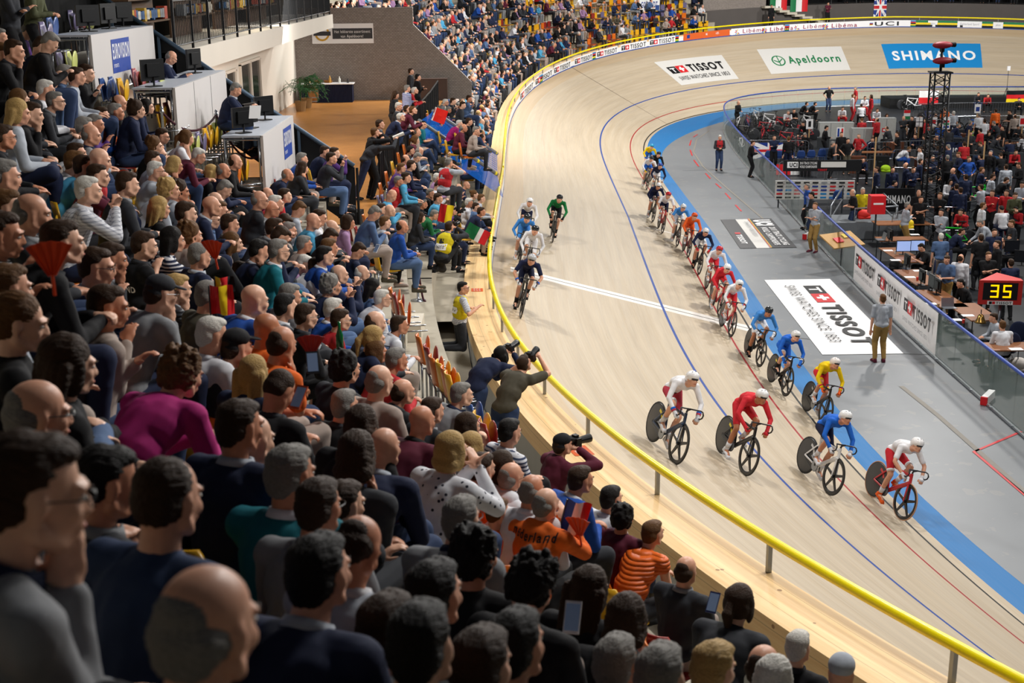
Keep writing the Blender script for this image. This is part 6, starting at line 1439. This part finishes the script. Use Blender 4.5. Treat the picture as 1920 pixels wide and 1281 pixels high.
for i,(px,py,c) in enumerate([(1700,205,'17181a'),(1715,206,'e8e8ea'),(1860,255,'17181a'),(1872,262,'b5222c'),(1888,258,'17181a'),(1905,262,'e8e8ea'),(1835,250,'1d63c8'),(1640,300,'17181a'),(1815,415,'17181a'),(1822,385,'22c23a'),(1790,468,'1fc02c')]):
    parked(px,py,Rb.choice([1.3,1.7,-1.4]) if i!=10 else 1.6,c,['black bicycle on the far stage','white bicycle on the far stage','black bicycle in the right rack, leftmost','red bicycle in the right rack','black bicycle in the right rack, middle','white bicycle in the right rack','blue bicycle in the right rack','black bicycle beside the seated mechanic','black bicycle by the crates right of the tower','dark bicycle with green frame behind the white-shirted man','bright green bicycle behind the white-haired official'][i])
# chairs
M_bluech=mat('blue_chair_shell','27427c',.45)
def shellchair(px,py,rz,label,m=M_bluech,grp='blue shell chairs in the team area'):
    g=empty('shell_chair',atz(px,py,.012),rz,label,'chair',grp); link('shell_back',SM[0],g,m); link('seat_pan',SM[1],g,m)
    for sx in(-1,1):
        for sy in(-1,1): MB().tube([(sx*.16,sy*.15-.02,.42),(sx*.20,sy*.20-.02,0)],.011,6).obj('leg',g,M_tube)
for i,(px,py) in enumerate([(1438,312),(1457,312),(1478,313),(1498,312),(1517,311),(1537,309)]): shellchair(px,py,0.1,'blue shell chair, %s in the row behind the UCI banner'%wh[i+1].replace('left','first'))
for i,(px,py) in enumerate([(1563,392),(1672,312)]): shellchair(px,py,.3,['single blue shell chair by the ramp','blue shell chair beside the staff in navy'][i])
M_navych=mat('navy_upholstery','17203c',.8)
def banquet(px,py,rz,label):
    g=empty('padded_chair',atz(px,py,.012),rz,label,'chair','navy padded chairs at the timing tables')
    MB().ball((0,-.22,.72),(.23,.035,.26),None,18,10).obj('backrest',g,M_navych,True); MB().ball((0,0,.46),(.23,.22,.05),None,16,8).obj('seat',g,M_navych,True)
    for sx in(-1,1):
        MB().tube([(sx*.19,-.24,.62),(sx*.19,-.22,.42),(sx*.20,-.26,0)],.012,6).obj('rear_leg',g,M_tube); MB().tube([(sx*.18,.18,.42),(sx*.19,.21,0)],.012,6).obj('front_leg',g,M_tube)
for px,py,rz,l in [(1884,692,.1,'navy padded chair of the man in the white shirt behind the glass'),(1826,540,.3,'navy padded chair left of the man in the blazer'),(1908,670,-.5,'navy padded chair at the right edge by the white bag'),(1735,545,1.2,'chair with a red jacket over it at the computer tables'),(1765,525,1.0,'dark chair behind the official in the tie')]: banquet(px,py,rz,l)
# tables with gear
def table(px,py,L,W,rz,label,top='8a5a3a',h=.74):
    q=atz(px,py,h); q.z=.012; g=empty('folding_table',q,rz,label,'table'); MB().box((0,0,h-.015),(L,W,.03)).obj('table_top',g,mat('ttop'+top,top,.4))
    for sx in(-1,1):
        for sy in(-1,1): MB().tube([(sx*(L/2-.08),sy*(W/2-.06),h-.03),(sx*(L/2-.08),sy*(W/2-.06),0)],.016,6).obj('leg',g,M_darksteel)
    return q
gd=lambda a,b:math.atan2((atz(*b,0)-atz(*a,0)).y,(atz(*b,0)-atz(*a,0)).x)
TR=gd((1650,545),(1800,655))
T_=[(1690,478,2.2,.75,TR,'brown table with computers behind the upper end of the TISSOT boards'),(1720,520,2.0,.75,TR,'brown table with keyboards and paper at the glass'),(1765,560,2.0,.75,TR,'brown table with a laptop behind the TISSOT boards'),(1825,585,1.8,.8,TR,'brown table with the brass bell under the timing clock'),(1690,448,1.6,.7,0,'wooden table with monitors seen from the front'),(1900,650,1.4,.7,0,'table with a paper cup and white bag at the right edge'),(1790,325,1.6,.6,0,'long brown workbench right of the tower'),(1905,268,1.6,.7,0,'workbench with tools at the right edge'),(1640,285,2.2,.6,0,'table with white paper behind the blue chairs'),(1690,418,1.9,.8,.0,'light brown table by the ramp with papers')]
for t_ in T_: table(*t_)
M_scr=mat('lit_screen','8fa6d8',.2,0,0,emit=.9)
def mon(px,py,rz,label,scr=None,h=.74,**k): q=atz(px,py,h); return monitor(q,rz,label,scr,**k)
for px,py,rz,l,sc in [(1693,478,PI,'monitor with a lit blue page, left one on the computer table',M_scr),(1719,477,PI,'monitor with a lit blue page, right one on the computer table',M_scr),(1746,545,PI+TR,'large black monitor at the glass',None),(1757,553,TR,'black monitor seen from behind on the timing table',None),(1896,478,PI,'silver framed screen at the right edge, left of two',None),(1915,498,PI-.5,'silver framed screen at the right edge, right of two',None),(1668,455,TR,'small monitor on the first table behind the boards',None),(1700,505,TR,'small monitor on the second table behind the boards',None),(1728,535,TR,'small dark monitor left of the folder man',None)]: mon(px,py,rz,l,sc)
def laptop(px,py,rz,label):
    g=empty('laptop',atz(px,py,.75),rz,label,'laptop'); MB().box((0,0,.01),(.34,.24,.018)).obj('keyboard_base',g,M_steel); MB().box((0,.14,.13),(.34,.012,.23),RX(-14)).obj('lid',g,M_steel)
laptop(1780,578,TR+1.6,'silver laptop open on the timing table'); laptop(1650,450,TR,'dark laptop at the upper end of the glass tables')
g=empty('brass_bell',atz(1838,605,.76),0,'brass last-lap bell on the table under the timing clock','bell'); MB().lathe((0,0,0),[(.15,0),(.13,.04),(.09,.12),(.07,.19),(.03,.22),(0,.22)],n=18).obj('bell_body',g,mat('brass','b08a4a',.25,.9),True); MB().tube([(0,0,.22),(0,0,.34)],.012,6).obj('handle',g,M_darksteel)
Rp=random.Random(4)
for i,(px,py) in enumerate([(1665,470),(1679,488),(1706,520),(1722,508),(1745,570),(1792,600),(1705,430),(1715,440),(1905,655),(1815,592)]):
    MB().box((0,0,.004),(.30,.21,.008)).obj('paper_stack',None,M_white,label='white papers on the infield tables, %s from the far end'%wh[i+1].replace('left','first'),cat='paper').location=atz(px,py,.75)
    if i<6: MB().lathe((0,0,0),[(0,0),(.03,0),(.038,.10),(0,.10)],n=10).obj('paper_cup',None,mat('cup%d'%(i%3),['e8e4dc','b58a5a','c9352c'][i%3],.5),label='small cup on the tables, %s from the far end'%wh[i+1].replace('left','first'),cat='cup').location=atz(px+14,py+6,.75)
for px,py,c,l in [(1620,410,'d8322c','red cloth on the sloping desk by the ramp'),(1700,428,'e8c81c','yellow cloth on the light brown table'),(1810,332,'1c7fd0','cyan bag beside the man in navy'),(1660,322,'9fc81c','lime green bag among the navy-clad staff'),(1827,256,'a8d83c','lime green ball beside the sign'),(1842,270,'8a6a44','brown cardboard boxes by the right rack'),(1812,262,'7a5c3c','brown crate under the far workbench'),(1680,505,'2a2c30','black bag by the keyboards'),(1908,695,'d8d2cc','white carrier bag hanging at the right edge'),(1865,305,'1f5f9c','blue holdall at the right workbench')]:
    MB().ball((0,0,.16),(.24,.18,.17),None,12,8).box((0,0,.05),(.4,.28,.1)).obj('bag',None,mat('bag'+c,c,.6),True,label=l,cat='bag').location=atz(px,py,.75 if px in(1620,1700) else .012)
# crowd barriers
def barrier(a,b,label,h=1.0,m=None):
    A=atz(*a,.012);B=atz(*b,.012); g=empty('crowd_barrier',A,0,label,'barrier','steel crowd barriers on the infield'); u=B-A; of=u
    MB().tube([V3(0,0,.05),V3(0,0,h-.08),u*.04+V3(0,0,h),u*.96+V3(0,0,h),u+V3(0,0,h-.08),u+V3(0,0,.05)],.02,7).obj('frame',g,m or M_tube); n=max(4,int(u.length/.16)); mb=MB(); mb.tube([V3(0,0,.16),u+V3(0,0,.16)],.012,5)
    for k in range(1,n): mb.tube([u*k/n+V3(0,0,.16),u*k/n+V3(0,0,h)],.007,4)
    mb.obj('bars',g,M_tube)
    for f in(.12,.88): MB().box(u*f+V3(0,0,.02),(.5,.05,.03),Matrix.Rotation(math.atan2(u.y,u.x)+PI/2,3,'Z')).obj('foot',g,M_tube)
for a,b,l in [((1400,300),(1515,301),'barrier behind the row of blue chairs'),((1460,345),(1545,343),'barrier in front of the blue chairs, left'),((1550,343),(1640,340),'barrier in front of the blue chairs, right'),((1625,305),(1755,300),'barrier before the bending cyclist'),((1672,320),(1760,322),'barrier left of the tower, rounded ends'),((1705,438),(1800,440),'barrier at the foot of the tower, front'),((1800,440),(1812,392),'barrier at the foot of the tower, right side'),((1670,455),(1705,438),'barrier by the light brown table'),((1780,330),(1860,332),'barrier at the brown workbench'),((1850,300),(1920,302),'barrier at the right edge, lower'),((1700,225),(1830,222),'barrier below the far stage, left'),((1830,222),(1920,222),'barrier below the far stage, right'),((1620,262),(1680,262),'barrier before the white lockers'),((1840,420),(1920,425),'barrier behind the monitors at the right')]: barrier(a,b,'steel crowd '+l)
# lockers
def lockers(x0,x1,y,h,label,n=3):
    A=atz(x0,y,.012);B=atz(x1,y,.012); L=(B-A).length; g=empty('locker_block',A,math.atan2((B-A).y,(B-A).x),label,'cabinet'); MB().box((L/2,.3,h/2),(L,.6,h)).obj('carcass',g,mat('locker_grey','9c9f9e',.5))
    for k in range(n): MB().box((L*(k+.5)/n,-.008,h*.5),(L/n-.04,.016,h-.08)).obj('door',g,mat('locker_door','b9bab6',.5))
lockers(1535,1600,262,.95,'long low grey cabinet left of the lockers'); lockers(1596,1640,280,1.1,'grey shelf block with papers, middle of the cabinets',2); lockers(1642,1678,268,1.35,'white cabinet with two red stickers',2)
decal('sticker',[(MT['r'],rect(0,0,.22,.22)),(MT['w'],rect(.06,.06,.1,.1)),(MT['r'],rect(.5,.1,.22,.22))],lambda x,y,L:atz(1652,268,.012)+V3(x,-.03-.002*L,.6+y),label='red square stickers on the white cabinet',cat='sticker')
# banners in front of the pit
def pitboard(x0,x1,yb,z0,z1,items,label,thick=.05,col='17181b'):
    A=atz(x0,yb,.012);B=atz(x1,yb,.012); L=(B-A).length; u=(B-A)/L; n=V3(u.y,-u.x,0); g=empty('display_board',A,0,label,'sign'); mm=mat('board'+col,col,.5)
    MB().box(u*L/2+V3(0,0,(z0+z1)/2)-n*thick/2,(L,thick,z1-z0),Matrix.Rotation(math.atan2(u.y,u.x),3,'Z')).obj('panel',g,mm)
    for f in(.05,.95): MB().box(u*L*f-n*.1+V3(0,0,z1/2),(.05,.05,z1)).obj('post',g,M_darksteel)
    decal('print',items(L,z1-z0),lambda x,y,l:u*x+V3(0,0,z0+y)+n*(.004+.003*l),g)
pitboard(1466,1612,372,1.15,1.62,lambda L,H:[(MT['w'],rect(L*.05,H*.3,L*.14,H*.55)),(MT['k'],'UCI',L*.08,H*.4,L*.10,H*.35,.05),(MT['w'],'2018 TRACK CYCLING',L*.21,H*.62,L*.22,H*.22,.02),(MT['w'],'WORLD CHAMPIONSHIPS',L*.21,H*.30,L*.22,H*.22,.02),(MT['dw'],rect(L*.48,H*.35,L*.32,H*.5)),(MT['r'],'TISSOT',L*.44,H*.03,L*.12,H*.18,.03)],'black UCI championship banner above the sponsor wall')
def sponsors(L,H):
    it=[(MT['dw'],rect(0,0,L,H))]; R=random.Random(2)
    for r in range(5):
        for c in range(9):
            m_=MT[R.choice('kkgnrb')]; it.append((m_,rect(L*(c+.15)/9,H*(r+.3)/5,L*.075,H*.09)))
    return it
pitboard(1452,1600,390,.35,1.12,sponsors,'white sponsor wall with rows of small marks','' and .05 or .05,'c9cbce')
pitboard(1640,1712,414,.35,1.25,lambda L,H:[(MT['w'],'SHIMANO',L*.15,H*.38,L*.75,H*.32,.03)],'black SHIMANO board right of the sponsor wall')
pitboard(1765,1812,305,.1,1.0,lambda L,H:[(MT['w'],'USA',L*.3,H*.3,L*.5,H*.4,.03)],'navy USA team board right of the tower','' and 0 or .05,'1b2440')
# ramp rails
for a,b,l in [((1555,440),(1578,400),'grey metal handrail of the ramp, left'),((1600,445),(1680,440),'grey metal handrail of the ramp, front'),((1640,400),(1678,440),'grey metal handrail of the ramp, sloping right')]:
    A=atz(*a,.012);B=atz(*b,.012); g=empty('ramp_rail',A,0,l,'railing'); u=B-A; MB().tube([V3(0,0,0),V3(0,0,1.05),u+V3(0,0,1.05),u],.035,8).obj('rail',g,M_steel,True); MB().tube([V3(0,0,.55),u+V3(0,0,.55)],.025,7).obj('mid_rail',g,M_steel)
A=atz(1600,470,.012); MB().box((0,0,.3),(3.0,1.6,.6)).obj('ramp_platform',None,mat('ramp_grey','6b7075',.6),label='grey platform of the ramp below the red box',cat='platform').location=atz(1630,440,.012)
q=atz(1640,440,.6); g=empty('red_box',q,0,'red lap-counter box on a pole beside the ramp','box'); MB().box((0,0,1.05),(.50,.45,.62)).obj('box_body',g,MT['r']); MB().box((0,-.23,1.1),(.34,.01,.06)).obj('white_strip',g,MT['w']); MB().tube([(0,0,0),(0,0,.8)],.03,8).obj('pole',g,M_darksteel)
g=empty('sloping_desk',atz(1578,470,.6),.5,'sloping cardboard coloured desk with bunting by the ramp','desk'); MB().box((0,0,.35),(1.3,.8,.04),RX(24)).obj('desk_board',g,mat('kraft','b98f52',.6)); MB().box((-.2,-.05,.38),(.3,.25,.02),RX(24)).obj('red_card',g,MT['r']); MB().box((.25,.1,.45),(.3,.2,.02),RX(24)).obj('yellow_card',g,MT['y']); MB().tube([(0,0,-.5),(0,0,.3)],.03,6).obj('support',g,M_darksteel)
# signs on sticks and flags
def stick(px,py,h,items,label,w_=.35,hh=.5,m=None):
    q=atz(px,py,.012); g=empty('placard',q,0,label,'sign'); MB().box((0,.02,h/2),(.06,.02,h)).obj('stick',g,m or mat('pale_wood','b9966a',.6)); MB().box((0,0,h+hh/2-.1),(w_,.02,hh)).obj('card',g,M_white); decal('print',items,lambda x,y,L:V3((x-.5)*w_,-.012-.002*L,h-.1+y*hh),g)
for px,py,h,it,l in [(1515,295,1.55,[(MT['k'],rect(.3,.2,.4,.6))],'white placard on a stick behind the blue chairs'),(1572,312,1.5,[(MT['n'],rect(.1,.1,.27,.8)),(MT['r'],rect(.63,.1,.27,.8))],'tricolour placard on a stick by the toolboxes'),(1697,268,1.4,[(MT['gr'],rect(0,0,1,.33)),(MT['r'],rect(0,.67,1,.33))],'green white and red placard left of the tower'),(1768,312,1.9,[(MT['gr'],rect(.1,.4,.8,.2)),(MT['r'],rect(.1,.65,.8,.2)),(MT['n'],rect(.1,.12,.8,.22))],'placard with a green, red and blue emblem right of the tower'),(1829,255,1.4,[(MT['n'],rect(.2,.2,.6,.5))],'placard with a dark square by the right rack'),(1912,292,1.6,[(MT['r'],rect(.1,.2,.8,.6))],'placard with a red emblem at the right edge'),(1720,280,1.3,[(MT['k'],rect(.46,0,.08,1)),(MT['k'],rect(0,.46,1,.08))],'white placard with a cross near the bending cyclist'),(1747,280,1.3,[(MT['r'],rect(.2,.3,.6,.4))],'white placard with a red mark against the tower')]: stick(px,py,h,it,l)
for px,py,h,l in [(1811,318,1.9,'bare wooden stick by the man in jeans'),(1840,345,1.9,'bare wooden post right of the tower'),(1636,362,2.4,'tall grey pole above the SHIMANO board')]: MB().box((0,0,h/2),(.06,.04,h)).obj('post',None,mat('pale_wood','b9966a',.6),label=l,cat='post').location=atz(px,py,.012)
flag(1722,196,88,[(MT['w'],rect(0,.5,1,.5)),(MT['r'],rect(0,0,1,.5))],'white and red flag standing on the far stage',1.3,.9,0,0); flag(1886,193,88,[(MT['k'],rect(0,.66,1,.34)),(MT['r'],rect(0,.33,1,.33)),(MT['y'],rect(0,0,1,.33))],'black red and yellow flag at the far right of the stage',1.3,.8,0,0)
pitboard(1410,1480,303,.15,.95,lambda L,H:[(MT['n'],rect(0,0,L,H)),(MT['w'],[(0,0),(L*.12,0),(L,H*.86),(L,H),(L*.88,H),(0,H*.14)]),(MT['w'],[(0,H),(0,H*.86),(L*.88,0),(L,0),(L,H*.14),(L*.12,H)]),(MT['w'],rect(L*.4,0,L*.2,H)),(MT['w'],rect(0,H*.35,L,H*.3)),(MT['r'],rect(L*.45,0,L*.1,H)),(MT['r'],rect(0,H*.42,L,H*.16))],'union flag cloth on the barrier left of the blue chairs')
pitboard(1455,1515,330,.05,.55,lambda L,H:[(MT['r'],rect(0,0,L*.45,H)),(MT['w'],rect(L*.45,0,L*.55,H))],'red and white flag cloth low on the barrier under the blue chairs')
# far stage
A,B=atz(1665,203,.0),atz(1925,203,.0); MB().box((A+B)/2+V3(0,1.2,.35),((B-A).length,2.4,.7)).obj('stage',None,M_black,label='low black stage along the far side of the infield',cat='stage')
# truss tower
q=atz(1741,432,.012); g=empty('truss_tower',q,0,'tall black lattice truss tower in the middle of the infield','tower'); H=5.75; sq=.27
for sx in(-1,1):
    for sy in(-1,1): MB().tube([(sx*sq,sy*sq,0),(sx*sq,sy*sq,H)],.035,8).obj('chord',g,M_blackmetal,True)
mb=MB(); n=20
for k in range(n):
    z0,z1=H*k/n,H*(k+1)/n
    for a,b in (((-1,-1),(1,-1)),((1,-1),(1,1)),((1,1),(-1,1)),((-1,1),(-1,-1))):
        s_=1 if k%2 else -1; p,r_=((a,b) if s_>0 else (b,a)); mb.tube([(p[0]*sq,p[1]*sq,z0),(r_[0]*sq,r_[1]*sq,z1)],.016,5); mb.tube([(a[0]*sq,a[1]*sq,z1),(b[0]*sq,b[1]*sq,z1)],.014,5)
mb.obj('lattice',g,M_blackmetal); MB().tube([(0,0,H),(0,0,H+.8)],.05,8).obj('mast',g,M_blackmetal,True); MB().box((0,0,H),(.7,.7,.05)).obj('top_plate',g,M_blackmetal)
M_rc=mat('red_rain_cover','8f2430',.5)
for z_,dx in ((H+.95,.0),(H+.40,.05)):
    c_=empty('broadcast_camera',q+V3(dx,0,z_),.3,'red covered broadcast camera on the truss tower, %s one'%('upper' if z_>H+.6 else 'lower'),'camera'); MB().ball((0,0,0),(.42,.16,.13),None,14,8).obj('rain_cover',c_,M_rc,True); MB().lathe((.40,0,0),[(.0,-.02),(.08,-.02),(.09,.12),(0,.12)],'X',12).obj('lens',c_,M_plastic); MB().box((0,0,-.16),(.12,.12,.16)).obj('mount',c_,M_plastic)
# timing clock: a red prism on a pole
q=atz(1862,655,.012); g=empty('lap_clock',q,-.12,'red three-sided lap clock showing 35 on a pole','clock'); zc=1.22; W_=1.06
tri=[(-W_/2,-.2),(W_/2,-.2),(W_*.5,.05),(.1,.72)]
V=[(x,y,zc) for x,y in tri]+[(x,y,zc+.62) for x,y in tri]; link('housing',mesh('housing',V,[(0,3,2,1),(4,5,6,7),(0,1,5,4),(1,2,6,5),(2,3,7,6),(3,0,4,7)],(None,)),g,mat('clock_red','c2302c',.45))
M_led=mat('amber_led','ffb400',.4,0,0,emit=2.2)
SEG={'3':'abcdg','5':'acdfg'}
def segs(ch,x,y,w_,h,t):
    P={'a':rect(x,y+h-t,w_,t),'b':rect(x+w_-t,y+h/2,t,h/2),'c':rect(x+w_-t,y,t,h/2),'d':rect(x,y,w_,t),'g':rect(x,y+h/2-t/2,w_,t),'f':rect(x,y+h/2,t,h/2),'e':rect(x,y,t,h/2)}
    return [(M_led,P[c]) for c in SEG[ch]]
decal('display',[(MT['k'],rect(-.42,.12,.84,.44))]+segs('3',-.24,.18,.20,.33,.042)+segs('5',.06,.18,.20,.33,.042)+[(MT['w'],rect(-.3,.0,.62,.10))]+[(MT['r'],rect(-.18,.015,.07,.07)),(MT['k'],rect(-.26,.015,.07,.07)),(MT['k'],'TISSOT',-.09,.02,.38,.06,.03)],lambda x,y,L:V3(x,-.204-.002*L,zc+y),g)
MB().tube([(.1,.1,0),(.1,.1,zc)],.045,10).obj('pole',g,M_steel,True); MB().box((.1,.1,.02),(.5,.5,.04)).obj('foot',g,M_darksteel)
# TISSOT boards fixed to the track side of the glass
fine=resample(GP,.05); xs=[proj(q)[0] for q in fine]
i0=min(range(len(fine)),key=lambda i:abs(xs[i]-1757)+(1000 if proj(fine[i])[1]<300 else 0)); i1=min(range(len(fine)),key=lambda i:abs(xs[i]-1603)+(1000 if proj(fine[i])[1]<300 else 0))
seg=fine[min(i0,i1):max(i0,i1)+1]; 
if proj(seg[0])[0]>proj(seg[-1])[0]: seg=seg[::-1]
Lb=.05*(len(seg)-1)
def bfn(x,y,L):
    f=max(0,min(len(seg)-1.001,x/.05)); i=int(f); p=seg[i].lerp(seg[i+1],f-i); u=(seg[min(i+5,len(seg)-1)]-seg[max(0,i-5)]).normalized(); n=V3(u.y,-u.x,0); 
    if n.x>0: n=-n
    return p+n*(.06+.004*L)+V3(0,0,.16+y)
its=[]
for k in range(3):
    its.append((MT['w'],rect(Lb*k/3,0,Lb/3,1.08)))
for k in range(3):
    its+=sc_items(tissot(0,0,1,.05),Lb*(k+.08)/3,.52,Lb*.84/3,.34,7,1)+[(MT['g'],'SWISS WATCHES SINCE 1853',Lb*(k+.1)/3,.27,Lb*.75/3,.11,0)]
decal('tissot_board',its,bfn,sub=12,label='long white TISSOT board with the logo three times on the glass balustrade',cat='sign')
# starting blocks on the apron and a tripod
for px,py,c,l in [(1852,752,'e8e6e0','white starting block with a red end beside the glass'),(1515,446,'e8e6e0','small white block with a red end at the foot of the glass')]:
    g=empty('block',atz(px,py,.012),-.6,l,'block'); MB().box((0,0,.09),(.14,.62,.18)).obj('white_body',g,MT['w']); MB().box((0,-.33,.09),(.145,.06,.185)).obj('red_end',g,MT['r'])
g=empty('tripod',atz(1885,200,.02),0,'thin tripod with a pale lamp head on the far apron','tripod')
for k in range(3): MB().tube([(0,0,1.3),(.5*math.cos(k*2.1),.5*math.sin(k*2.1),0)],.02,5).obj('leg',g,M_blackmetal)
MB().tube([(0,0,1.3),(0,0,2.5)],.015,5).obj('mast',g,M_blackmetal); MB().box((0,0,2.6),(.2,.1,.3)).obj('head',g,M_white)

# more crew, bicycles and cases crowding the pit
Rx=random.Random(77); placed=[(p['px'],p['py']) for p in PEOPLE if p.get('grp')=='people on the infield']
reg=[(1690,215,1915,300,26),(1690,300,1915,400,12),(1470,225,1690,262,7),(1800,400,1915,440,4)]
for x0,y0,x1,y1,n in reg:
    c=0
    for _ in range(n*30):
        if c>=n: break
        px,py=Rx.uniform(x0,x1),Rx.uniform(y0,y1); q=atz(px,py,1.65)
        w_=CF*.45/((q-V3(0,0,CH)).length)
        if any(abs(px-a)<w_*1.0 and abs(py-b)<w_*1.0 for a,b in placed): continue
        placed.append((px,py)); c+=1; ps=Rx.choice(['stand','standh','standx','hips','clasp','phone','reach'])
        pit(px,py,Rx.choice(['a','l','c','r','cl','al']),Rx.choice(['ks','bs','ms','gs','bl','by']),Rx.choice('KKNNDDWRLBKN'),Rx.choice('KKNJD'),ps,'crew member')
for i in range(26):
    px,py=Rx.uniform(1700,1915),Rx.uniform(225,330)
    if i>18: px,py=Rx.uniform(1390,1530),Rx.uniform(240,290)
    parked(px,py,Rx.uniform(-.6,.6)+Rx.choice([0,PI]),Rx.choice(['17181a','17181a','e8e8ea','b5222c','1d2c5c']),'team bicycle parked in the crowded rows of the infield pit')
for i in range(46):
    px,py=(Rx.uniform(1640,1915),Rx.uniform(240,430)) if i<34 else (Rx.uniform(1420,1700),Rx.uniform(255,330)); w_,d_,h_=Rx.uniform(.4,.9),Rx.uniform(.35,.6),Rx.uniform(.3,.8); q=atz(px,py,.012); cc=Rx.choice(['141518','1b1d22','23262b','2b2f38','3a3d40','55301f','24344f'])
    g=empty('equipment_case',q,Rx.uniform(-.3,.3),'dark equipment case standing among the crew in the infield pit','case','equipment cases on the pit floor')
    MB().box((0,0,h_*.4),(w_,d_,h_*.8)).obj('case_body',g,paint(cc,.5)); MB().box((0,0,h_*.9),(w_*1.01,d_*1.01,h_*.19)).obj('lid',g,paint(cc,.5)); MB().tube([(-.08,-d_/2-.01,h_*.6),(-.07,-d_/2-.04,h_*.62),(.07,-d_/2-.04,h_*.62),(.08,-d_/2-.01,h_*.6)],.01,5).obj('handle',g,M_steel)
# ---------------------------------------------------------------- labels that single each person out
def uniq():
    for p in PEOPLE:
        g=GARM.get(p['top'],'top') if p['short']!='short' else 'T-shirt'
        pt={'s':'striped ','q':'checked ','p':'quilted ','f':'patterned ','':''}[p['pat']]
        p['base']='%s with %s in %s%s %s'%('child' if p['kid'] else p.get('who','seated spectator'),hair_name(p['hair']),pt,CN[p['top']],g)
        if p.get('who'): p['base']=p['who']
        if p.get('who')=='crew member': p['base']='crew member with %s in %s'%(hair_name(p['hair']),CN[p['top']])
        p['short_']='%s in %s%s'%(hair_name(p['hair']).replace(' hair','') if p['hair'][1]!='x' else 'bald one',pt,CN[p['top']])
    from collections import Counter
    cb=Counter(p['base'] for p in PEOPLE); cs=Counter(p['short_'] for p in PEOPLE)
    anchors=[p for p in PEOPLE if cs[p['short_']]==1 or (cb[p['base']]==1 and p.get('who') and len(p['who'].split())<9)]
    for p in anchors:
        if cs[p['short_']]>1: p['short_']='the '+p['who']
    used=set()
    for p in PEOPLE: p['lab']=None
    far=lambda p:p['w']<9
    for p in sorted(PEOPLE,key=lambda p:-p['w']):
        cand=[p['base']] if cb[p['base']]==1 else []
        an=sorted((a for a in anchors if a is not p),key=lambda a:math.hypot(a['px']-p['px'],a['py']-p['py']))[:9]
        for a in an:
            dx,dy=p['px']-a['px'],p['py']-a['py']
            rel=('left of' if dx<0 else 'right of') if abs(dx)>abs(dy) else ('behind' if dy<0 else 'before')
            cand.append('%s, %s %s'%(p['base'].replace('seated spectator','spectator'),rel,a['short_']))
        for a in an:
            cand.append('%s, %s, near %s'%(p['base'].replace('seated spectator','spectator').replace(' with ',', '),POSEN.get(p['po'],'upright'),a['short_']))
        for c in cand:
            if c not in used and 4<=len(c.replace(',',' ').split())<=16: used.add(c); p['lab']=c; break
        if p['lab'] is None: p['lab']=cand[-1]
        p['o']['label']=p['lab']; p['o']['category']='person'; p['o']['group']=p.get('grp','spectators seated in the near stand')
        p['o'].pop('k',None)
    print('dup labels',len(PEOPLE)-len(set(p['lab'] for p in PEOPLE)))
uniq()
# seats: which one, by colour and the person on or next to it
def seat_labels():
    A=[(p['px'],p['py'],p) for p in PEOPLE]; used={}
    for g,c in SEATS:
        if g.get('label'): continue
        px,py=proj(g.matrix_world.translation if False else g.location+V3(0,0,.9))
        near=sorted(A,key=lambda a:math.hypot(a[0]-px,a[1]-py))[:8]; done=False
        emp=g.get('px') is not None
        for rel in ('beside','near') if emp else ('under','beside','near'):
            for a in near:
                t='%s %sseat %s the %s'%(SEATN[c],'empty ' if emp else '',rel,(a[2]['lab'].replace('seated spectator with ','').replace('spectator with ','').replace('spectator, ','').split(', ')[0] if True else ''))
                if len(t.split())>16: continue
                if t not in used: used[t]=1; done=True; break
            if done: break
        g['label']=t; g['category']='seat'; g['group']='folding seats in the near stand'
        for kk in ('px','py'):
            g.pop(kk,None)
seat_labels()
